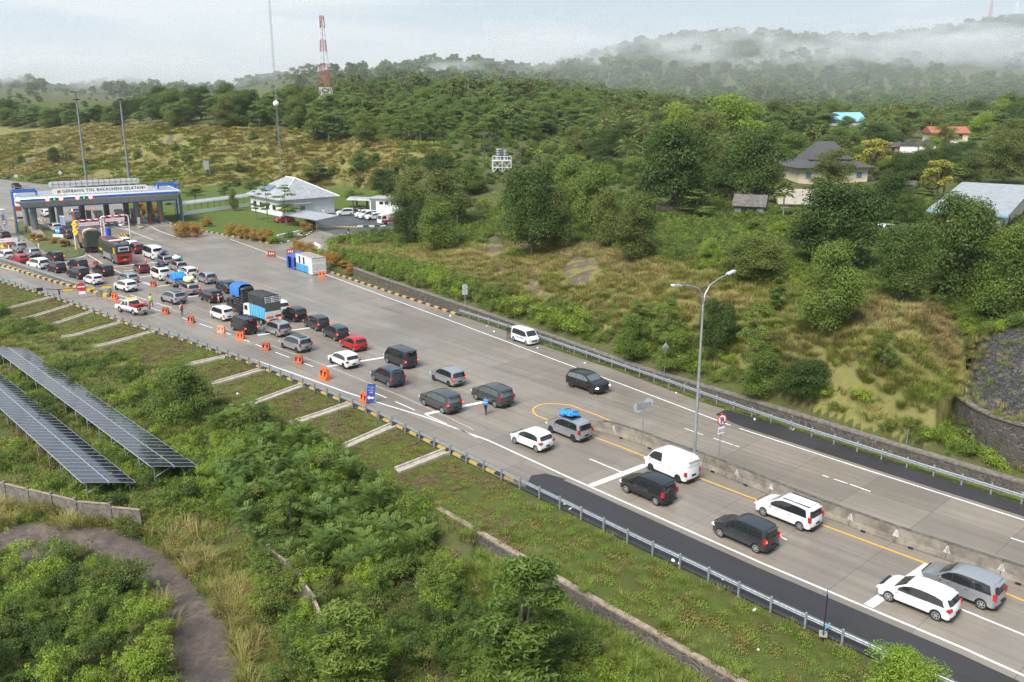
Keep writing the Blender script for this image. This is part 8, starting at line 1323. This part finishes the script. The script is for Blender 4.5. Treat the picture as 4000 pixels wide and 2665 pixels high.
MB().box((1.2, 0, 3.56), (7.0, 2.0, .12)).build('roof_stripe', br_, o); MB().box((2.2, 0, 3.62), (4.0, 1.6, .14)).build('roof_unit', mat('roof_unit_dark', (.05, .05, .055), .6, var=.3), o); MB().box((-1.2, 0, 3.60), (1.2, 2.0, .08)).build('roof_white', bw_, o); MB().ball((-3.5, 0, 3.62), (.18, .18, .2), n=5).build('roof_vent', trim_m, o)
o = place('bus', 'white coach with orange and yellow stripes beyond the left gate columns', 'bus', None, (62, 851), 5.5, 2.4, (-.53, .85)); wheels(o, (2.7, -2.7), 2.4, .48, m=rim_m, tw=.3); V = [(x, u * 1.2, z - (.1 if abs(u) == 1 and z > 3 else 0)) for u in (-1, -.9, 0, .9, 1) for x, z in ring]; mb = MB(); mb.add(V, [(i * n + k, i * n + k + 1, (i + 1) * n + k + 1, (i + 1) * n + k) for i in range(4) for k in range(8)] + [tuple(range(n))[::-1], tuple(range(4 * n, 5 * n))]); mb.build('body', bw_, o, 40); MB().box((-5.72, 0, 2.4), (.12, 2.2, 1.0)).build('rear_window', glass_d, o); [MB().box((-5.78, 0, z), (.04, 2.1, .12)).build('orange_stripe', mat('bus_orange', (.75, .14, .04), .5), o) for z in (2.0, 2.25, 2.5, 2.75)]; [MB().box((-2, s_ * 1.21, 2.2), (6.5, .03, 1.6)).build('side_graphic', mat('bus_yellow', (.7, .5, .08), .5, var=.4, vs=1, col2=(.2, .4, .12)), o) for s_ in (-1, 1)]; MB().box((-4, 0, 3.65), (2.5, 1.8, .35)).build('roof_load', mat('load_red', (.7, .08, .03), .7), o)
o = place('tow_truck', 'white and red recovery truck half hidden by the trees at the car park exit', 'truck', (1519, 880), (1560, 876), 3.4, 2.0); wheels(o, (1.7, -1.7), 2.0, .42, m=rim_d, tw=.28); MB().box((-.6, 0, .8), (5.4, 1.0, .25)).build('chassis', trim_m, o); cab(o, .95, 1.95, paint['white'], 2.3, 1.75); MB().box((-1.3, 0, 1.05), (4.3, 2.0, .2)).build('flat_bed', redr, o); [MB().box((1.8, s_ * .99, .95), (1.7, .03, .45)).build('red_flash', redr, o) for s_ in (-1, 1)]; MB().box((1.6, 0, 2.42), (.3, 1.2, .14)).build('light_bar', orange_l, o)
def motorcycle(x, y, rz, label, body, group=None):
    o = thing('motorcycle', label, 'motorcycle', tuple(G(x, y)), rz, group); ty = MB(); ty.tube([(0, -.05, 0), (0, .05, 0)], .28, 16)
    for wx in (.62, -.62): w = ty.build('wheel', tyre_m, o, 50); w.location = (wx, 0, .28); MB().disc((0, 0, 0), .16, (0, 1, 0), .11, 10).build('rim', rim_m, w)
    mb = MB(); mb.box((-.1, 0, .55), (.9, .22, .35), top=.7); mb.box((.42, 0, .68), (.2, .3, .5), top=.7); mb.build('body', body, o); MB().box((-.3, 0, .80), (.75, .24, .1)).build('seat', trim_m, o); mb = MB(); mb.tube([(.5, -.32, 1.02), (.42, 0, .98), (.5, .32, 1.02)], .025, 6); mb.tube([(.45, 0, .98), (.62, 0, .28)], .03, 6); mb.build('handlebar', trim_m, o); MB().ball((.54, 0, .86), (.08, .1, .08), n=4).build('headlight', lens_w, o); return o
for i, (x, y) in enumerate([(1392, 831), (1402, 829), (1412, 827), (1424, 826), (1434, 825)]): motorcycle(x, y, 2.6 + i * .05, 'parked black scooter in the row under the curved shelter', [trim_m, bag_w, trim_m, booth_r, trim_m][i], 'scooters parked under the shelter')
for i, (x, y) in enumerate([(1090, 868), (1100, 866), (1078, 870)]): motorcycle(x, y, 2.4, 'parked dark scooter under the office carport', trim_m, 'scooters under the office carport')

# ------------------------------------------------------------ people
skin = mat('skin', (.32, .17, .11), .6); hair_m = mat('hair', (.012, .010, .010), .6); cloth = {k: mat('cloth_' + k, c, .85, var=.15, vs=6) for k, c in dict(white=(.65, .65, .64), black=(.02, .02, .023), navy=(.03, .045, .09), red=(.50, .02, .03), blue=(.06, .22, .60), lime=(.50, .75, .03), denim=(.05, .09, .17), pale=(.6, .62, .65), pink=(.55, .35, .30)).items()}
def person(label, base, face, shirt, legs, vest=None, cap=None, stride=.0, arms=((.12, -.05), (.12, -.05)), sit=False, h=1.68, stripe=None):
    """one skinned body; the limbs follow joints; +x is forward"""
    o = thing('person', label, 'person', tuple(base), face); V, E_, Rr = [], [], []
    def pt(p, r): V.append(p); Rr.append(r); return len(V) - 1
    def chain(a, L_): 
        for p, r in L_: b = pt(p, r); E_.append((a, b)); a = b
        return a
    pz = .92 if not sit else .48; pel = pt((0, 0, pz), (.13, .15)); ch = chain(pel, [((0, 0, pz + .18), (.11, .14)), ((.0, 0, pz + .40), (.12, .17)), ((0, 0, pz + .50), (.07, .08)), ((.01, 0, pz + .56), (.055, .055))]); hd_ = chain(ch, [((.02, 0, pz + .64), (.075, .08)), ((.015, 0, pz + .72), (.09, .085)), ((.0, 0, pz + .79), (.06, .06))]); fi = []
    for s_ in (-1, 1):
        st = stride * s_
        if sit: k = chain(pel, [((.08, s_ * .1, pz), (.09, .09)), ((.42, s_ * .14, pz + .02), (.06, .06)), ((.40, s_ * .14, .10), (.045, .045)), ((.52, s_ * .14, .04), (.04, .045))])
        else: k = chain(pel, [((.02, s_ * .1, .84), (.09, .09)), ((st * .55 + .03, s_ * .11, .49), (.06, .06)), ((st * .9 - .04, s_ * .11, .10), (.045, .045)), ((st * .9 + .12, s_ * .125, .04), (.035, .045))])
        f_, up_a = arms[0 if s_ > 0 else 1]; sh_ = (0, s_ * .2, pz + .44); el = (f_ * .7 - .02, s_ * (.25 + .02), pz + .44 - .28 * math.cos(up_a)); wr2 = (el[0] + .24 * math.sin(max(0, up_a) + f_), s_ * (.25 + .02), el[2] - .24 * math.cos(max(0, up_a) * 1.6 + f_)); chest = 2
        w = chain(chest, [(sh_, (.06, .06)), (el, (.042, .042)), (wr2, (.03, .03)), ((wr2[0] + .02, wr2[1], wr2[2] - .05), (.035, .022))]); fi.append((wr2, s_))
    me = bpy.data.meshes.new('person_body'); me.from_pydata(V, E_, []); b = bpy.data.objects.new('body', me); COL.objects.link(b); sk = b.modifiers.new('skin', 'SKIN')
    for i, r in enumerate(Rr): me.skin_vertices[0].data[i].radius = r
    me.skin_vertices[0].data[0].use_root = True; ss = b.modifiers.new('sub', 'SUBSURF'); ss.levels = 1; dg = bpy.context.evaluated_depsgraph_get(); m2 = bpy.data.meshes.new_from_object(b.evaluated_get(dg)); bpy.data.objects.remove(b)
    Vx = [v.co.copy() for v in m2.vertices]; mb = MB(); mb.add(Vx, [list(p.vertices) for p in m2.polygons]); 
    for k, f in enumerate(mb.f):
        c_ = sum((Vector(mb.v[i]) for i in f), Vector()) / len(f); mb.mi[k] = 2 if c_.z > pz + .53 or (abs(c_.y) > .2 and c_.z < pz + .02 and c_.z > pz - .40 and not sit) else (1 if c_.z < pz + .02 or (sit and c_.x > .1 and c_.z < pz + .15) else 0)
        if c_.z < .075: mb.mi[k] = 3
    for (wx, wy, wz), s_ in fi:      # fingers and thumb
        for q in range(4): y = wy + (q - 1.5) * .018; ln_ = (.055, .07, .075, .06)[q]; mb.tube([(wx + .02, y, wz - .06), (wx + .03, y, wz - .06 - ln_ * .55), (wx + .045, y, wz - .06 - ln_)], [.009, .008, .006], 5, mi=2)
        mb.tube([(wx + .04, wy, wz - .02), (wx + .07, wy, wz - .05), (wx + .075, wy, wz - .075)], [.011, .009, .007], 5, mi=2)
    mb.ball((.10, 0, pz + .67), (.018, .014, .02), mi=2, n=3); mb.build('body', [cloth[shirt], cloth[legs], skin, trim_m], o, 80); hr = MB(); hr.ball((-.012, 0, pz + .745), (.098, .09, .085), n=6); hr.build('hair', hair_m, o, 80)
    if vest:
        v = MB(); P_ = [(.135, .0), (.10, .15), (0, .195), (-.11, .15), (-.135, 0), (-.11, -.15), (0, -.195), (.10, -.15)]; Z = [pz - .06, pz + .18, pz + .40, pz + .47]; K_ = [1.08, 1.0, 1.06, .7]; VV = [(x * k, y * k, z) for z, k in zip(Z, K_) for x, y in P_]; v.add(VV, [(i * 8 + q, i * 8 + (q + 1) % 8, i * 8 + 8 + (q + 1) % 8, i * 8 + 8 + q) for i in range(3) for q in range(8)]); v.build('vest', cloth[vest], o, 60)
    if stripe: v = MB(); v.tube([(0, 0, pz + .20), (0, 0, pz + .26)], .19, 14, cap=False); s2 = v.build('reflective_stripe', cloth['lime'], o); s2.scale = (.78, 1.06, 1)
    if cap: v = MB(); v.ball((0, 0, pz + .80), (.105, .10, .06), n=5); v.box((.11, 0, pz + .785), (.1, .14, .015)); v.build('cap', cloth[cap], o)
    return o
person('person in a blue jacket with a lime stripe and black trousers standing in the lane', G(1898, 1619), -2.2, 'blue', 'black', stripe=True, stride=.14)
person('person in black t shirt and jeans looking at a phone beside the parked white car', G(1985, 1326), -1.9, 'black', 'denim', arms=((.35, .9), (.35, .9)))
person('person in a white shirt and red vest standing between two rust red barriers', G(712, 1233), -.6, 'white', 'navy', 'red', 'black')
person('person in a white shirt and red vest pointing at the black off roader', G(856, 1200), .3, 'white', 'navy', 'red', 'white', arms=((.4, 1.2), (.1, 0)))
person('person in a lime safety vest walking behind the patrol pickup', G(592, 1198), -.9, 'white', 'black', 'lime', 'black', stride=.2)
person('person in a red vest with a dark blue hood walking on the grass island', G(104, 911), -1.5, 'navy', 'black', 'red', 'navy', stride=.18)
person('person in a pale shirt and red vest at the left edge by the gate foot', G(6, 918), .2, 'white', 'black', 'red', 'black')
person('person dressed in pale grey walking across the car park', G(1265, 843), -1.2, 'pale', 'pale', stride=.2)
person('person in pink sitting on the white kerb corner', (*G(1168, 931)[:2], 0), -1.9, 'pink', 'denim', sit=True); person('person in a dark top and pale cap sitting on the white kerb corner', (*G(1180, 928)[:2], 0), -1.9, 'black', 'white', cap='white', sit=True)
mo = motorcycle(1362, 922, -1.57, 'white scooter ridden towards the plaza on the side road', bag_w); p_ = G(1362, 921); person('person in black riding the white scooter on the side road', (p_[0], p_[1], .36), -1.57, 'black', 'black', cap='black', sit=True, arms=((.45, .8), (.45, .8)))

# ------------------------------------------------------------ air
hm = bpy.data.materials.new('haze'); hm.use_nodes = True; t = hm.node_tree; t.nodes.remove(t.nodes['Principled BSDF']); v = t.nodes.new('ShaderNodeVolumePrincipled'); v.inputs['Color'].default_value = (.86, .90, .94, 1); v.inputs['Density'].default_value = .00010; v.inputs['Anisotropy'].default_value = .2; t.links.new(v.outputs[0], t.nodes['Material Output'].inputs['Volume'])
tag(MB().box((0, 780, 70), (3600, 1760, 170)).build('haze', hm), 'thin morning haze over the whole valley', kind='stuff')
def mist(label, px0, px1, py0, py1, Y, thick, dens, seed):
    a, b = AT(px0, py1, Y), AT(px1, py0, Y); w, h = b[0] - a[0], b[2] - a[2]; m = bpy.data.materials.new('mist'); m.use_nodes = True; t = m.node_tree; t.nodes.remove(t.nodes['Principled BSDF']); lk = t.links.new
    v = t.nodes.new('ShaderNodeVolumePrincipled'); v.inputs['Color'].default_value = (.97, .98, .99, 1); tc = t.nodes.new('ShaderNodeTexCoord'); mp = t.nodes.new('ShaderNodeMapping'); mp.inputs['Scale'].default_value = (1 / 65, 1 / 65, 1 / 24); mp.inputs['Location'].default_value = (seed, seed, seed); lk(tc.outputs['Object'], mp.inputs[0]); nz = t.nodes.new('ShaderNodeTexNoise'); nz.inputs['Scale'].default_value = 1; nz.inputs['Detail'].default_value = 5; nz.inputs['Roughness'].default_value = .55; lk(mp.outputs[0], nz.inputs['Vector'])
    m2 = t.nodes.new('ShaderNodeMapping'); m2.inputs['Scale'].default_value = (2 / w, 2 / thick, 2 / h); lk(tc.outputs['Object'], m2.inputs[0]); ln = t.nodes.new('ShaderNodeVectorMath'); ln.operation = 'LENGTH'; lk(m2.outputs[0], ln.inputs[0])
    def M(op, a_, b_, cl=False):
        q = t.nodes.new('ShaderNodeMath'); q.operation = op; q.use_clamp = cl
        for i, x in enumerate((a_, b_)): (lk(x, q.inputs[i]) if not isinstance(x, (int, float)) else setattr(q.inputs[i], 'default_value', x))
        return q.outputs[0]
    f = M('ADD', M('SUBTRACT', .85, ln.outputs['Value']), M('MULTIPLY', M('SUBTRACT', nz.outputs['Fac'], .5), 4.2), True); f = M('MULTIPLY', f, dens); lk(f, v.inputs['Density']); lk(v.outputs[0], t.nodes['Material Output'].inputs['Volume'])
    o = MB().box((0, 0, 0), (w, thick, h)).build('mist_bank', m); o.location = ((a[0] + b[0]) / 2, Y, (a[2] + b[2]) / 2); tag(o, label, kind='stuff')
mist('low cloud hanging across the right hill', 1900, 6200, 95, 320, 880, 220, .045, 3)
mist('wisp of low cloud on the middle hill', 1400, 2200, 235, 360, 700, 120, .028, 11)
mist('low cloud resting on the left hills', -900, 1150, 215, 370, 700, 150, .035, 23)
vm = bpy.data.materials.new('valley_mist'); vm.use_nodes = True; t = vm.node_tree; t.nodes.remove(t.nodes['Principled BSDF']); v = t.nodes.new('ShaderNodeVolumePrincipled'); v.inputs['Color'].default_value = (.90, .93, .96, 1); v.inputs['Density'].default_value = .0012; t.links.new(v.outputs[0], t.nodes['Material Output'].inputs['Volume'])
tag(MB().box((0, 1000, 65), (3300, 940, 150)).build('valley_mist', vm), 'pale mist filling the valley before the far hills', kind='stuff')
